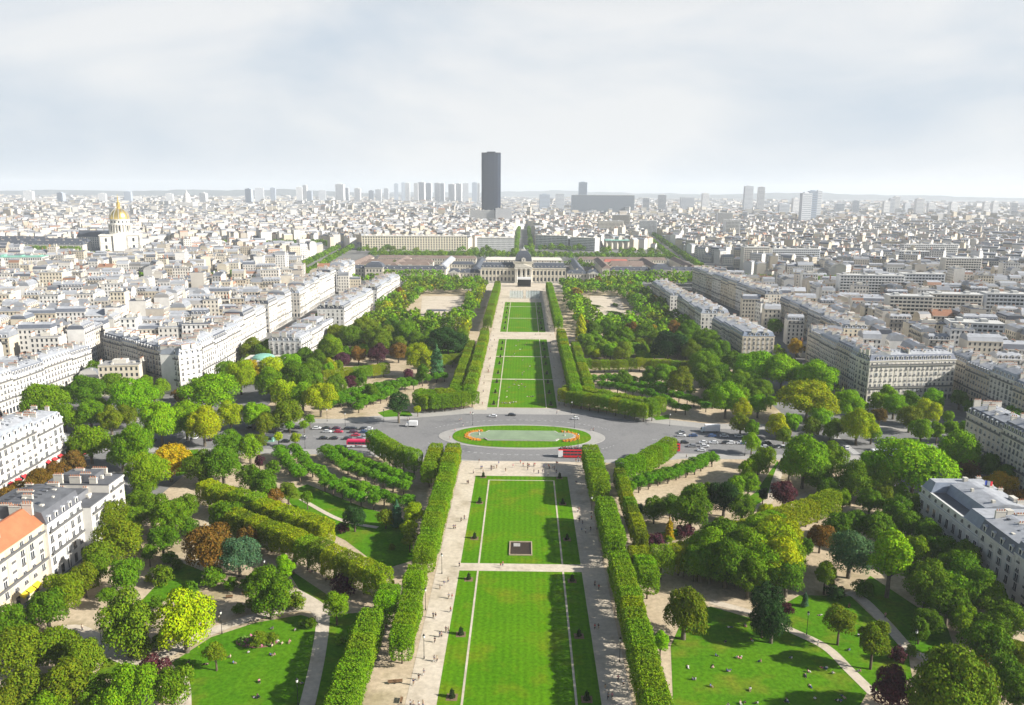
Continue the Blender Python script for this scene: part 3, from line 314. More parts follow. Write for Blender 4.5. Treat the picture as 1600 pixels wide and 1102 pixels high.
TOWERS = {"in the cluster left of the skyscraper":[[-1048,6050,121,35.4,"g"],[-996,6187,158,32.3,"b"],[-961,6324,167,29.1,"b"],[-949,6461,165,40.5,"w"],[-828,6098,162,31.9,"w"],[-803,6235,170,52.1,"w"],[-763,6372,164,46.6,"g"],[-707,6509,167,47.6,"w"],[-631,6146,161,32.1,"g"],[-569,6283,157,52.5,"w"],[-530,6420,163,53.7,"w"],[-446,6057,163,44.3,"g"],[-387,6194,170,38.8,"b"],[-362,6331,166,19.8,"w"]],"on the left skyline":[[-1919,5750,118,60.1,"g"],[-1864,5887,119,36.9,"b"],[-1706,6024,126,44.1,"w"],[-1700,6161,141,32.2,"w"],[-1567,5798,98,36.4,"b"],[-1508,5935,104,49.6,"g"],[-1406,6072,150,63.5,"w"],[-1382,6209,122,26.0,"g"],[-1225,5846,120,42.8,"w"],[-1151,5983,104,37.5,"k"],[-1122,6120,113,44.8,"g"]],"far left by the domed church":[[-3273,4950,38,24.8,"w"],[-2984,5087,79,42.5,"b"],[-2616,5224,88,43.7,"b"],[-2402,5361,75,44.8,"w"],[-2025,4998,83,41.8,"w"],[-1782,5135,112,42.9,"b"],[-2813,5272,74,44.1,"w"],[-3393,5409,86,56.5,"w"]],"right of the skyscraper":[[99,3850,96,48.3,"b"],[179,3987,99,41.7,"g"],[303,4124,157,44.8,"b"],[550,4261,95,53.4,"g"],[597,3898,81,32.6,"w"],[698,4035,96,42.2,"w"],[852,4172,84,69.8,"g"],[977,4309,105,36.0,"w"],[1105,3946,142,41.2,"g"],[1208,4083,139,34.1,"w"]],"in the pair of tall towers at right":[[933,2650,112,33.2,"g"],[1004,2787,119,29.1,"b"],[1074,2924,120,20.8,"g"]],"along the far right skyline":[[1155,3550,62,44.5,"g"],[1252,3687,87,30.8,"w"],[1510,3824,62,40.0,"g"],[1642,3961,76,29.8,"g"],[1627,3598,77,27.1,"w"],[1714,3735,89,25.0,"g"],[1799,3872,97,29.1,"w"],[1917,4009,65,30.2,"g"],[1799,3646,90,35.1,"w"],[1922,3783,69,31.6,"w"],[2100,3920,71,36.1,"w"],[2049,3557,78,25.3,"w"],[2168,3694,79,26.3,"w"],[2340,3831,71,27.2,"w"]]}
# ================================================================ the setting
def disc(name, r, z, mat, n=96):
    b = MB(); k = b.mi(mat); b.v.append((0, 0, z)); rings = [600, 2000, 6000, r]
    for q in rings:
        for j in range(n): a = 2 * math.pi * j / n; b.v.append((q * math.cos(a), q * math.sin(a), z))
    for j in range(n): b.f.append((0, 1 + j, 1 + (j + 1) % n)); b.m.append(k)
    for q in range(len(rings) - 1):
        for j in range(n):
            j2 = (j + 1) % n; b.f.append((1 + q * n + j, 1 + (q + 1) * n + j, 1 + (q + 1) * n + j2, 1 + q * n + j2)); b.m.append(k)
    return b.build(name, kind='structure')
disc('ground', 26000, 0, 'street')
sheet('park_ground', [(-139, 90), (139, 90), (139, 960), (-139, 960)], .02, 'earth')
for i, (k, p) in enumerate(LAWN.items()): sheet('lawn_' + k, p, .032 + i * .002, 'grass_park')
for i, (k, (p, wd)) in enumerate(PATHS.items()): band('path_' + k, p, wd, .070 + i * .006, 'gravel')
# the main axis: two gravel walks and the lawns between
for s in (-1, 1): sheet('gravel_walk', [(s * 19, 90), (s * 26.2, 90), (s * 26.2, 324), (s * 19, 324)], .06, 'gravel')
for s in (-1, 1): sheet('gravel_walk', [(s * 19, 405), (s * 26.2, 405), (s * 26.2, 960), (s * 19, 960)], .06, 'gravel')
sheet('forecourt', [(-19, 306), (19, 306), (19, 324), (-19, 324)], .06, 'gravel')
sheet('cross_path', [(-19, 223.6), (19, 223.6), (19, 228.6), (-19, 228.6)], .06, 'gravel')
sheet('cross_path', [(-19, 609), (19, 609), (19, 641), (-19, 641)], .06, 'gravel')
sheet('parade_ground', [(-19, 818), (19, 818), (19, 905), (-19, 905)], .06, 'gravel')
sheet('parade_ground', [(-70, 905), (70, 905), (70, 990), (-70, 990)], .063, 'gravel')
for s, pts in ((-1, [(-93, 698), (-59.5, 700), (-66, 862), (-112, 858)]), (1, [(62, 690), (95, 690), (108, 873), (75, 873)])): sheet('sand_court', pts, .055, 'gravel')
def lawn_bed(y0, y1, name='lawn_axis'):
    g = sheet(name, [(-19, y0), (19, y0), (19, y1), (-19, y1)], .055, 'grass')
    return g
for y0, y1 in ((90, 223.6), (228.6, 306), (410, 474), (476, 542), (544, 609), (641, 712), (713.6, 785), (786.5, 818)): lawn_bed(y0, y1)
for y0, y1 in ((474, 476), (542, 544), (712, 713.6), (785, 786.5)): sheet('cross_path', [(-19, y0), (19, y0), (19, y1), (-19, y1)], .06, 'gravel')
for s in (-1, 1):
    for y0, y1 in ((90, 223.6), (228.6, 301.4), (410, 609), (641, 818)):
        sheet('gravel_line', [(s * 12.95, y0), (s * 13.5, y0), (s * 13.5, y1), (s * 12.95, y1)], .085, 'gravel')
sheet('gravel_line', [(-12.95, 300.85), (12.95, 300.85), (12.95, 301.4), (-12.95, 301.4)], .085, 'gravel')
# the avenue that crosses the park, with its oval island
near = [(-200, 337), (-70, 337), (-47, 329.5), (-20, 324.5), (20, 324.5), (47, 329.5), (70, 337), (200, 337)]
far = [(200, 374), (92, 375), (62, 386), (30, 397), (-30, 397), (-62, 386), (-92, 377), (-200, 375)]
sheet('avenue_pavement', [(-200, 330), (-72, 330), (-48, 323.4), (48, 323.4), (72, 330), (200, 330), (200, 384), (94, 384), (62, 396), (30, 409), (-30, 409), (-62, 396), (-94, 385), (-200, 384)], .04, 'pavement')
sheet('road', near + far, .088, 'asphalt')
for s in (-1, 1):
    sheet('road', [(s * 169, 90), (s * 189, 90), (s * 189, 1000), (s * 169, 1000)], .03, 'asphalt')
    sheet('road', [(s * 200, 337), (s * 420, 420), (s * 420, 450), (s * 200, 374)], .03, 'asphalt')
def oval(a, b, n=72, e=2.35, cy=359):
    P = []
    for j in range(n):
        t = 2 * math.pi * j / n; c, q = math.cos(t), math.sin(t)
        P.append((a * math.copysign(abs(c) ** (2 / e), c), cy + b * math.copysign(abs(q) ** (2 / e), q)))
    return P
def slab(name, pts, z0, z1, mat, side='kerbstone'):
    b = MB(); b.poly([(p[0], p[1], z1) for p in pts], mat); n = len(pts)
    for i in range(n):
        p, q = pts[i], pts[(i + 1) % n]; b.poly([(p[0], p[1], z0), (q[0], q[1], z0), (q[0], q[1], z1), (p[0], p[1], z1)], side)
    return b.build(name, kind='structure')
slab('island_pavement', oval(40.0, 19.2, e=2.0), .05, .21, 'pavement')
slab('island_lawn', oval(33.2, 17.2), .2, .33, 'grass')
def ring_strip(name, inner, outer, z, mat, kind='structure'):
    b = MB(); n = len(inner)
    for i in range(n):
        j = (i + 1) % n; b.poly([(*inner[i], z), (*outer[i], z), (*outer[j], z), (*inner[j], z)], mat)
    return b.build(name, kind=kind)
pool = []
for s, rng in ((1, range(-6, 7)), (-1, range(-6, 7))):
    pool += [(s * 15.5, 359 - s * 7.2), (s * 17.0, 359 - s * 4.6)] + [(s * (20.2 + 4.6 * math.cos(k * math.pi / 12)), 359 + s * 4.6 * math.sin(k * math.pi / 12)) for k in rng] + [(s * 17.0, 359 + s * 4.6), (s * 15.5, 359 + s * 7.2)]
def offset(P, k):
    c = Vector((0, 359)); return [tuple(c + (Vector(p) - c) * k + (Vector(p) - c).normalized() * 0) for p in P]
slab('pool_rim', offset(pool, 1.045), .33, .75, 'kerbstone')
b = MB(); b.poly([(*p, .82) for p in pool], 'water'); o = b.build('pool_water', kind='structure')
for s in (-1, 1):            # planted crescents round the ends of the pool
    b = MB(); hi = []
    for k in range(-9, 10):
        a = k * math.pi / 19; hi.append(((s * (19.2 + 8.4 * math.cos(a)), 359 + 8.4 * math.sin(a)), (s * (19.2 + 6.1 * math.cos(a)), 359 + 6.1 * math.sin(a))))
    for i in range(len(hi) - 1):
        (a1, a2), (b1, b2) = hi[i], hi[i + 1]; b.poly([(*a1, .36), (*b1, .36), (*b2, .36), (*a2, .36)], 'soil')
    for (o1, i1) in hi:
        for q in range(14):
            t = rnd.random(); x = i1[0] + (o1[0] - i1[0]) * t + rnd.uniform(-.5, .5); y = i1[1] + (o1[1] - i1[1]) * t + rnd.uniform(-.6, .6); r = rnd.uniform(.16, .34)
            b.lathe([(r, .36), (r * .8, .36 + r * 1.3), (.03, .36 + r * 1.9)], 5, 'flowers', x, y, cap=False)
    o = b.build('flower_bed'); tag(o, 'crescent bed of orange flowers at the %s end of the pool' % ('right' if s > 0 else 'left'), 'flower bed', kind='thing')
for s in (-1, 1):
    b = MB(); b.lathe([(.5, .8), (.4, 1.2), (.18, 1.6), (.16, 2.6), (.34, 2.8), (.1, 3.2)], 10, 'kerbstone', 0, 0); o = b.build('fountain', loc=(s * 20.5, 359, 0))
    tag(o, 'small stone fountain spout in the %s end of the pool' % ('right' if s > 0 else 'left'), 'fountain')
# zebra crossings and lane lines
def stripes(name, x0, y0, dx, dy, n, wx, wy):
    b = MB()
    for i in range(n): x, y = x0 + dx * i, y0 + dy * i; b.poly([(x, y, .094), (x + wx, y, .094), (x + wx, y + wy, .094), (x, y + wy, .094)], 'paint')
    b.build(name, kind='structure')
for x in (-160, 150): stripes('zebra_crossing', x, 339, 0, 1.3, 26, 3.2, .5)
def arc_line(name, a, b_, t0, t1, n):
    b = MB()
    for i in range(n):
        for (u, v) in ((t0 + (t1 - t0) * i / n, t0 + (t1 - t0) * (i + .5) / n),):
            P_ = [(k * math.cos(R(t)), 359 + kk * math.sin(R(t)), .096) for t, k, kk in ((u, a, b_), (v, a, b_), (v, a + .18, b_ + .18), (u, a + .18, b_ + .18))]; b.poly(P_[::-1], 'paint')
    b.build(name, kind='structure')
arc_line('lane_line', 48, 27.5, 25, 155, 34); arc_line('lane_line', 48, 26.5, 205, 335, 34)
stripes('lane_line', -160, 356, 6, 0, 14, 2.6, .16); stripes('lane_line', 62, 357, 6, 0, 20, 2.6, .16)
# sunken grating in the lawn, rim proud of the grass
material('rim_stone', (.36, .29, .20), .9, .2, 1); t = thing('sunken_grating', 'square stone-rimmed sunken grating in the middle of the near lawn', 'grating', (0, 239.2, 0))
b = MB()
for a in ((-3.8, 3.8, -5.0, -4.6), (-3.8, 3.8, 4.6, 5.0), (-3.8, -3.4, -4.6, 4.6), (3.4, 3.8, -4.6, 4.6)): b.box(*a, .03, .40, 'soil' if False else 'rim_stone')
b.build('rim', t); b = MB(); b.box(-3.4, 3.4, -4.6, 4.6, .05, .09, 'soil'); b.build('pit_floor', t)
me = MB(); me.box(-3.4, 3.4, -.09, .09, .13, .26, 'iron'); me = me.mesh('slat')
for i in range(14): mesh_object('slat', me, t, loc=(0, -4.2 + i * .64, 0))
b = MB(); b.box(-2.4, -.2, 1.4, 3.6, .1, .3, 'pavement'); b.build('vent_slab', t)
# far hills
def hills(name, y, x0, x1, h, seed, n=120):
    r_ = random.Random(seed); ph = [r_.uniform(0, 6.28) for _ in range(5)]; b = MB(); prev = None
    for i in range(n + 1):
        u = i / n; x = x0 + (x1 - x0) * u; z = h * math.sin(math.pi * u) ** .6 * (.62 + .18 * math.sin(u * 9 + ph[0]) + .10 * math.sin(u * 23 + ph[1]) + .06 * math.sin(u * 61 + ph[2]) + .04 * math.sin(u * 140 + ph[3]))
        cur = ((x, y, -.2), (x, y + 900, max(z, 0)), (x, y + 3200, max(z * .7, 0)), (x, y + 4400, -.2))
        if prev:
            for k in range(3): b.poly([prev[k], cur[k], cur[k + 1], prev[k + 1]], 'hill')
        prev = cur
    return b.build(name, kind='structure', smooth=True)
hills('hills', 11500, -9000, -1600, 128, 3); hills('hills', 13500, 1000, 10500, 118, 5); hills('hills', 16000, -5000, 6000, 122, 9)
# ================================================================ buildings: shared parts
def window_mesh(wd, ht, var=0, name='window'):
    b = MB(); b.box(-wd / 2 - .16, wd / 2 + .16, -.07, .2, -.12, ht + .16, 'frame_white')
    for s in (-1, 1): b.poly([(s * wd * .26 - wd * .21, -.085, .06), (s * wd * .26 + wd * .21, -.085, .06), (s * wd * .26 + wd * .21, -.085, ht - .05), (s * wd * .26 - wd * .21, -.085, ht - .05)], 'glass')
    if var == 1: b.box(-wd * .44, wd * .44, -.10, -.088, ht * .45, ht - .02, 'blind')
    if var == 2:
        for s in (-1, 1): b.box(s * (wd / 2 + .3) - .28, s * (wd / 2 + .3) + .28, -.11, -.06, .02, ht, 'shutter')
    if var == 3: b.box(-wd * .46, wd * .46, -.11, -.088, .02, ht - .02, 'blind')
    b.box(-wd / 2 - .25, wd / 2 + .25, -.28, .1, -.2, -.1, 'frame_white')
    b.box(-wd / 2 - .1, wd / 2 + .1, -.25, -.21, -.1, .62, 'rail')
    return b.mesh(name)
WINV = {k: [window_mesh(*k, v) for v in (0, 0, 0, 1, 1, 2, 3)] for k in ((1.15, 2.05), (1.0, 1.5), (1.5, 2.35), (1.3, 1.7))}
WIN = {k: v[0] for k, v in WINV.items()}
def dormer_mesh():
    b = MB(); b.box(-.7, .7, -.25, 1.8, 0, 1.75, 'frame_white', top='zinc'); b.poly([(-.45, -.26, .2), (.45, -.26, .2), (.45, -.26, 1.55), (-.45, -.26, 1.55)], 'glass')
    b.poly([(-.85, -.4, 1.75), (.85, -.4, 1.75), (0, -.4, 2.2)], 'frame_white'); b.poly([(-.85, -.4, 1.76), (0, -.4, 2.2), (0, 2.4, 2.2), (-.85, 2.2, 1.76)], 'zinc'); b.poly([(0, -.4, 2.2), (.85, -.4, 1.76), (.85, 2.2, 1.76), (0, 2.4, 2.2)], 'zinc')
    return b.mesh('dormer')
DORM = dormer_mesh()
def chimney_mesh(L, h):
    b = MB(); b.box(-.35, .35, -L / 2, L / 2, 0, h, 'brick' if rnd.random() < .35 else 'trim'); b.box(-.45, .45, -L / 2 - .1, L / 2 + .1, h, h + .18, 'trim')
    n = max(2, int(L / .7))
    for i in range(n): y = -L / 2 + (i + .5) * L / n; b.box(-.13, .13, y - .13, y + .13, h + .18, h + .75, 'pot')
    return b.mesh('chimney')
CHIM = [chimney_mesh(L, h) for L, h in ((2.4, 2.2), (3.6, 2.6), (5.0, 2.4), (1.6, 2.0), (3.0, 3.2))]
WALLS = [(.64, .58, .48), (.68, .63, .54), (.56, .49, .38), (.70, .67, .61), (.60, .53, .41), (.66, .59, .46), (.72, .70, .66), (.50, .45, .38)]
ROOFS = [(.33, .345, .37), (.27, .285, .31), (.38, .39, .41), (.10, .11, .135), (.13, .145, .175), (.32, .31, .30)]
OCC = {}
def occupy(x, y, rz, w_, d_, m=0.0):
    """cells of 5 m under a rotated footprint (front-left corner x,y)"""
    c, s = math.cos(rz), math.sin(rz); cells = set(); nu, nv = int(w_ / 3) + 2, int(d_ / 3) + 2
    for i in range(nu + 1):
        for j in range(nv + 1):
            u = m + (w_ - 2 * m) * i / nu; v = m + (d_ - 2 * m) * j / nv
            cells.add((int((x + u * c - v * s) // 5), int((y + u * s + v * c) // 5)))
    return cells
def take(cells):
    for q in cells: OCC[q] = 1
def hauss(x, y, rz, w_, d_, h, label, group=None, det=1, wall=None, roofc=None, rtype='mansard', rh=None, top='zinc', sides=(False, False), name='apartment_building', bal=True, ground=4.3, bay=2.9, awn=None, balmat='rail'):
    """a stone apartment house: front on local y=0 facing -y, x from 0 to w_, depth d_"""
    wall = wall or rnd.choice(WALLS); roofc = roofc or rnd.choice(ROOFS); rh = rh or rnd.uniform(3.6, 5.4)
    T = thing(name, label, 'building', (x, y, 0), rz, group); take(occupy(x, y, rz, w_, d_))
    b = MB(); b.box(0, w_, 0, d_, 0, h, 'wall', bottom=False)
    for z, e, t in ((h - .3, .38, .5), (ground, .14, .3), (h - 3.1, .2, .25)):
        b.box(-.02 if not sides[0] else -e, w_ + .02 if not sides[1] else w_ + e, -e, .1, z, z + t, 'wall'); b.box(.01, w_ - .01, d_ - .1, d_ + e, z, z + t, 'wall')
    k = max(1, round(w_ / 9.0))
    for i in range(k + 1):                                            # quoins and pilasters
        u = w_ * i / k; b.box(max(u - .32, .003), min(u + .32, w_ - .003), -.1, .05, .2, h - .31, 'wall')
    b.build('wall', T, wall)
    e = .12; a = (-e if sides[0] else .005, w_ + (e if sides[1] else -.005), -e, d_ + e); z0 = h + .2
    il = 1.2 if sides[0] else .01; ir = 1.2 if sides[1] else .01
    rf = MB()
    if rtype == 'mansard':
        m1 = (a[0] + il, a[1] - ir, 1.15, d_ - 1.15); z1 = z0 + rh * .66
        rf.frustum(a, z0, m1, z1, 'roof'); m2 = (m1[0] + (3 if sides[0] else 0), m1[1] - (3 if sides[1] else 0), d_ * .40, d_ * .60); rf.frustum(m1, z1, m2, z0 + rh, top, cap=top)
        for i in range(int((m1[1] - m1[0]) / 2.2)):                  # standing seams
            u = m1[0] + 1 + i * 2.2
            if u < m1[1] - .5 and det > 1: rf.box(u, u + .08, d_ * .3, d_ * .7, z0 + rh - .3, z0 + rh + .07, top)
    elif rtype == 'gable':
        m2 = (a[0] + il * 3, a[1] - ir * 3, d_ * .46, d_ * .54); rf.frustum(a, z0, m2, z0 + rh, 'roof', cap='roof'); z1 = z0 + rh
    else:
        rf.box(a[0], a[1], a[2], a[3], z0 - .15, z0 + .35, 'roof', top=top); z1 = z0 + .35
        rf.box(w_ * .2, w_ * .8, d_ * .25, d_ * .75, z1, z1 + 2.4, 'roof', top=top)
        for i in range(5): u, v = rnd.uniform(.05, .9) * w_, rnd.uniform(.1, .8) * d_; rf.box(u, u + rnd.uniform(.8, 2.2), v, v + rnd.uniform(.8, 2), z1, z1 + rnd.uniform(.6, 1.4), 'trim')
    for i in range(int(w_ * d_ / 26)):                               # skylights, hatches, vents
        u, v = rnd.uniform(1.5, w_ - 2.5), rnd.uniform(2.6, d_ - 3.4); zz = z1 + (rh * .34 * max(0, 1 - abs(v + .4 - d_ / 2) / (d_ * .38)) if rtype == 'mansard' else 0)
        if rtype != 'gable': rf.box(u, u + rnd.uniform(.5, 1.4), v, v + rnd.uniform(.5, 1.3), zz - .4, zz + rnd.uniform(.12, .9), rnd.choice(('glass', 'trim', 'zinc', 'trim', 'slate')))
    RO = rf.build('roof', T, roofc)
    # chimney stacks on the party walls
    spots = [(.45, d_ * .24), (.45, d_ * .52), (.45, d_ * .78), (w_ - .45, d_ * .35), (w_ - .45, d_ * .7), (w_ * .36, d_ * rnd.uniform(.3, .45)), (w_ * .64, d_ * rnd.uniform(.55, .7))]
    for u, v in spots:
        mesh_object('chimney', rnd.choice(CHIM), RO, loc=(u, v, h + rh * (.62 if rtype != 'flat' else .05)))
    bay = bay * rnd.uniform(.84, 1.2); nb = max(2, int(round(w_ / bay))); nf = max(2, int(round((h - ground) / 3.15))); fh = (h - ground) / nf
    faces = [((0, 0), 0, w_, nb)]
    if sides[0]: faces.append(((0, d_), -math.pi / 2, d_, max(2, int(d_ / bay))))
    if sides[1]: faces.append(((w_, 0), math.pi / 2, d_, max(2, int(d_ / bay))))
    J = MB()
    for (ox, oy), ang, L, n in faces:
        c, s = math.cos(ang), math.sin(ang)
        for f in range(nf):
            for i in range(n):
                u = (i + .5) * L / n; z = ground + f * fh + .65; top = f == nf - 1
                if det >= 2 and True:
                    mesh_object('window', rnd.choice(WINV[((1.3, 1.7) if top else (1.5, 2.35)) if bay > 3.3 else ((1.0, 1.5) if top else (1.15, 2.05))]), T, loc=(ox + u * c, oy + u * s, z), rz=ang)
                else:
                    hw, hh = .58, (1.45 if top else 2.0); nx, ny = s * .06, -c * .06
                    J.poly([(ox + (u - hw) * c + nx, oy + (u - hw) * s + ny, z), (ox + (u + hw) * c + nx, oy + (u + hw) * s + ny, z), (ox + (u + hw) * c + nx, oy + (u + hw) * s + ny, z + hh), (ox + (u - hw) * c + nx, oy + (u - hw) * s + ny, z + hh)], rnd.choice(('glass', 'glass', 'glass', 'shutter', 'blind')))
        for i in range(n):                                            # ground floor openings
            u = (i + .5) * L / n; nx, ny = s * .06, -c * .06; hw = .8
            J.poly([(ox + (u - hw) * c + nx, oy + (u - hw) * s + ny, .3), (ox + (u + hw) * c + nx, oy + (u + hw) * s + ny, .3), (ox + (u + hw) * c + nx, oy + (u + hw) * s + ny, 3.3), (ox + (u - hw) * c + nx, oy + (u - hw) * s + ny, 3.3)], 'glass')
    for v in range(int(d_ / 4)):                                      # back windows
        pass
    o = J.build('shop_window' if det >= 2 else 'window', T); o['kind'] = 'stuff'
    if bal:
        for f in ([1, nf - 1] if nf > 3 else [nf - 1]):
            z = ground + f * fh + .38; bb = MB(); bb.box(.4, w_ - .4, -.85, .05, z, z + .16, 'trim'); bb.box(.4, w_ - .4, -.85, -.80, z + .16, z + 1.05, balmat); bb.build('balcony', T)
    if rtype == 'mansard':
        D = MB()
        for i in range(nb):
            u = (i + .5) * w_ / nb
            if sides[0] and u < 1.6 or sides[1] and u > w_ - 1.6: continue
            mesh_object('dormer', DORM, RO, loc=(u, .25, z0 + .15))
        for sd, ang, ox, oy in ((0, -math.pi / 2, 0, d_), (1, math.pi / 2, w_, 0)):
            if sides[sd]:
                n = max(2, int(d_ / bay))
                for i in range(n):
                    u = (i + .5) * d_ / n
                    if 1.6 < u < d_ - 1.6: mesh_object('dormer', DORM, RO, loc=(ox + (.25 if sd == 0 else -.25), oy + (-u if sd == 0 else u), z0 + .15), rz=ang)
    if awn:
        for u, cc in awn:
            q = MB(); q.poly([(-1.3, -.05, 3.5), (1.3, -.05, 3.5), (1.3, -1.3, 2.7), (-1.3, -1.3, 2.7)], 'awning'); q.poly([(-1.3, -1.3, 2.7), (1.3, -1.3, 2.7), (1.3, -1.3, 2.35), (-1.3, -1.3, 2.35)], 'awning')
            q.build('awning', T, cc, loc=(u, -.15, 0 if cc != (.62, .04, .05) else ground - 1.0))
    return T
def row(x0, y0, x1, y1, hs, d_, what, det=1, group=None, ends=(True, True), wl=None, rf=None, names=None, rts=None, splits=None, **kw):
    """neighbouring houses along a street front; local x runs from (x0,y0) to (x1,y1), fronts face right of that"""
    L = math.hypot(x1 - x0, y1 - y0); rz = math.atan2(y1 - y0, x1 - x0); n = len(hs); u = 0; c, s = math.cos(rz), math.sin(rz)
    ws = splits or [L / n * (1 + .16 * math.sin(i * 2.3 + x0)) for i in range(n)]; k = L / sum(ws); out = []
    for i in range(n):
        w_ = ws[i] * k
        lab = names[i] if names else what % ordinal(i + 1)
        out.append(hauss(x0 + u * c, y0 + u * s, rz, w_ - .02, d_ + .6 * math.sin(i * 5.1), hs[i], lab, group, det, wall=(wl[i % len(wl)] if wl else None), roofc=(rf[i % len(rf)] if rf else None),
                         rtype=(rts[i] if rts else 'mansard'), sides=(ends[0] and i == 0, ends[1] and i == n - 1), **kw)); u += w_
    return out
white = [(.75, .73, .68), (.73, .69, .62), (.77, .75, .71), (.70, .65, .57)]
SL, ZN = (.085, .095, .115), (.34, .37, .42)
# ---- left of the park, the strip of houses facing the trees
hauss(-152.2, 188, math.pi / 2, 25, 11, 19.5, 'flat-roofed pale house behind the orange tiled roof', None, 1, wall=(.66, .58, .44), roofc=(.50, .44, .34), rtype='flat', top='trim', bal=False)
row(-141, 188, -141, 213, [18.5], 10.4, '', 2, names=['cream house with an orange tiled roof at the lower left edge'], wl=[(.66, .56, .38)], rf=[(.40, .15, .07)], rts=['gable'], ends=(False, False), rh=5.0, bay=3.9, awn=[(12, (.75, .55, .03)), (15, (.75, .55, .03)), (18, (.75, .55, .03))])
row(-140, 213, -140, 231, [18.2], 22, '', 2, names=['white house with grey mansard between the orange roof and the dark roof'], wl=white, rf=[(.12, .125, .14)], ends=(False, False), rh=5.6, top='lead', bay=3.7)
row(-137, 231, -137, 252, [16, 19], 22, '', 2, names=['narrow cream house with low grey roof beside the dark-roofed end house', 'white end house with flat dark roof and clustered chimneys'], wl=white, rf=[(.17, .175, .19), (.13, .135, .15)], rts=['flat', 'flat'], ends=(False, True), top='lead', bay=4.0)
row(-193, 205, -193, 312, [21.5, 22.5, 22, 23, 21.5], 15, 'white apartment house with red awnings, %s from the near end, left street', 2, wl=white, rf=[ZN, (.30, .33, .37)], ends=(False, True), bay=3.7, awn=[(5, (.62, .04, .05)), (9, (.62, .04, .05)), (13, (.62, .04, .05))])
row(-268, 486, -194, 428, [22, 23, 22.5, 23], 13, 'pale stone house on the slanting street, %s from its left end', 2, wl=WALLS, rf=[SL, ZN, SL, ZN], ends=(True, True))
row(-193, 431, -193, 522, [23, 24, 22.5, 23], 13, 'white stone house facing the park, %s from the slanting street corner', 2, wl=white, rf=[ZN, ZN, SL], ends=(False, True))
row(-268, 345, -263, 462, [19, 20, 19, 20, 19], 14, 'long grey mansard house across the slanting street, %s from the near end', 2, wl=white, rf=[(.15, .165, .20), ZN], ends=(False, True))
row(-203, 538, -205, 612, [21, 24.5, 22], 15, 'pale stone house just behind the white mansions, %s from the near end', 2, wl=white, rf=[ZN, SL, ZN])
row(-207, 626, -208, 692, [24, 21, 25], 16, 'pale stone house in the second block behind the mansions, %s from near', 1, wl=[white[1], white[3], white[0]], rf=[SL, ZN, (.2, .21, .23)])
row(-205, 708, -208, 790, [22, 26, 23, 25], 17, 'pale stone house in the third left block, %s from the near end', 1, wl=[white[3], white[0], white[1]], rf=[ZN, (.2, .21, .23), SL])
row(-212, 806, -212, 878, [25, 21, 26], 16, 'pale stone house in the fourth left block, %s from the near end', 1, wl=white, rf=[SL, ZN])
row(-209, 894, -213, 985, [23, 27, 22, 25], 18, 'pale stone house in the farthest left block, %s from the near end', 1, wl=[white[2], white[3]], rf=[ZN, ZN, SL])
row(-147, 506, -143, 578, [16.5, 19, 20], 22, 'white mansion among the left park trees, %s of three from the near end', 2, wl=white, rf=[(.38, .40, .42)] * 3, rts=['mansard', 'flat', 'flat'])
row(-146, 628, -143, 735, [20, 21, 20, 21], 22, 'white house with dark dormers beyond the left mansions, %s from the near end', 1, wl=white, rf=[SL, ZN, (.35, .38, .36), ZN])
row(-146, 775, -143, 900, [17, 18, 17, 18, 17], 20, 'low pale house ending the left park strip, %s from the near end', 1, wl=white, rf=[SL, ZN])
# ---- right of the park
row(141.6, 227, 141, 192, [14.5, 15.5], 22, '', 2, names=['mansion with dark mansard and pale dormers, right edge', 'grey stone mansion cut by the right edge, nearest of three'], wl=[(.62, .60, .55)], rf=[(.11, .125, .16), (.16, .18, .22)], splits=[18, 17], ends=(False, False), bal=False, bay=4.4)
T = thing('mansion', 'grey-roofed mansion with terrace recess and flag behind the right garden trees', 'building', (142, 264, 0), -math.pi / 2); take(occupy(142, 264, -math.pi / 2, 37, 22))
b = MB(); b.box(0, 36.9, 0, 22, 0, 11.2, 'wall', bottom=False); b.box(-.4, 37, -.45, 22.3, 10.9, 11.5, 'wall'); b.box(.2, 36.8, .15, 21.8, 11.5, 14.0, 'wall'); b.box(-.05, 37, -.15, .6, 13.8, 14.2, 'wall')
for i in range(10): u = i * 36.9 / 9; b.box(max(u - .3, .01), min(u + .3, 36.85), -.12, .05, .3, 10.8, 'wall')
b.build('wall', T, (.60, .60, .57)); big = window_mesh(1.6, 3.0); small = window_mesh(1.0, 1.1)
for i in range(9):
    u = (i + .5) * 36.9 / 9
    for z in (1.6, 6.6): mesh_object('window', big, T, loc=(u, 0, z))
    mesh_object('window', small, T, loc=(u, .15, 12.2))
for i in range(5):
    for z in (1.6, 6.6): mesh_object('window', big, T, loc=(0, 20 - i * 4.3, z), rz=-math.pi / 2)
rf = MB(); rf.frustum((.2, 6.5, .2, 21.8), 14.2, (1.6, 5.6, 1.8, 20), 17.6, 'roof', cap='zinc'); rf.frustum((27, 36.8, .2, 21.8), 14.2, (28, 35.6, 1.8, 20), 17.6, 'roof', cap='zinc')
rf.frustum((6.5, 27, 5.4, 21.8), 14.05, (6.5, 27, 6.6, 20.6), 17.4, 'roof'); rf.frustum((6.5, 27, 6.6, 20.6), 17.4, (6.5, 27, 12.6, 14.4), 18.6, 'zinc', cap='zinc'); rf.box(6.6, 26.9, .7, 5.3, 14.0, 14.12, 'lead')
for i in range(28): u = 6.9 + i * .72; rf.box(u, u + .06, 7.2, 20, 17.42, 17.62, 'zinc')
for (u, v, a, c_) in ((9, 17, 2.2, 1.4), (14, 9, .8, .8), (20, 18, 3, 1.6), (24, 10, 1, 1), (31, 10, 2, 2), (3.4, 12, 1.4, 1.4)): rf.box(u, u + a, v, v + c_, 17.3, 19.0, 'trim')
RO = rf.build('roof', T, (.22, .26, .33))
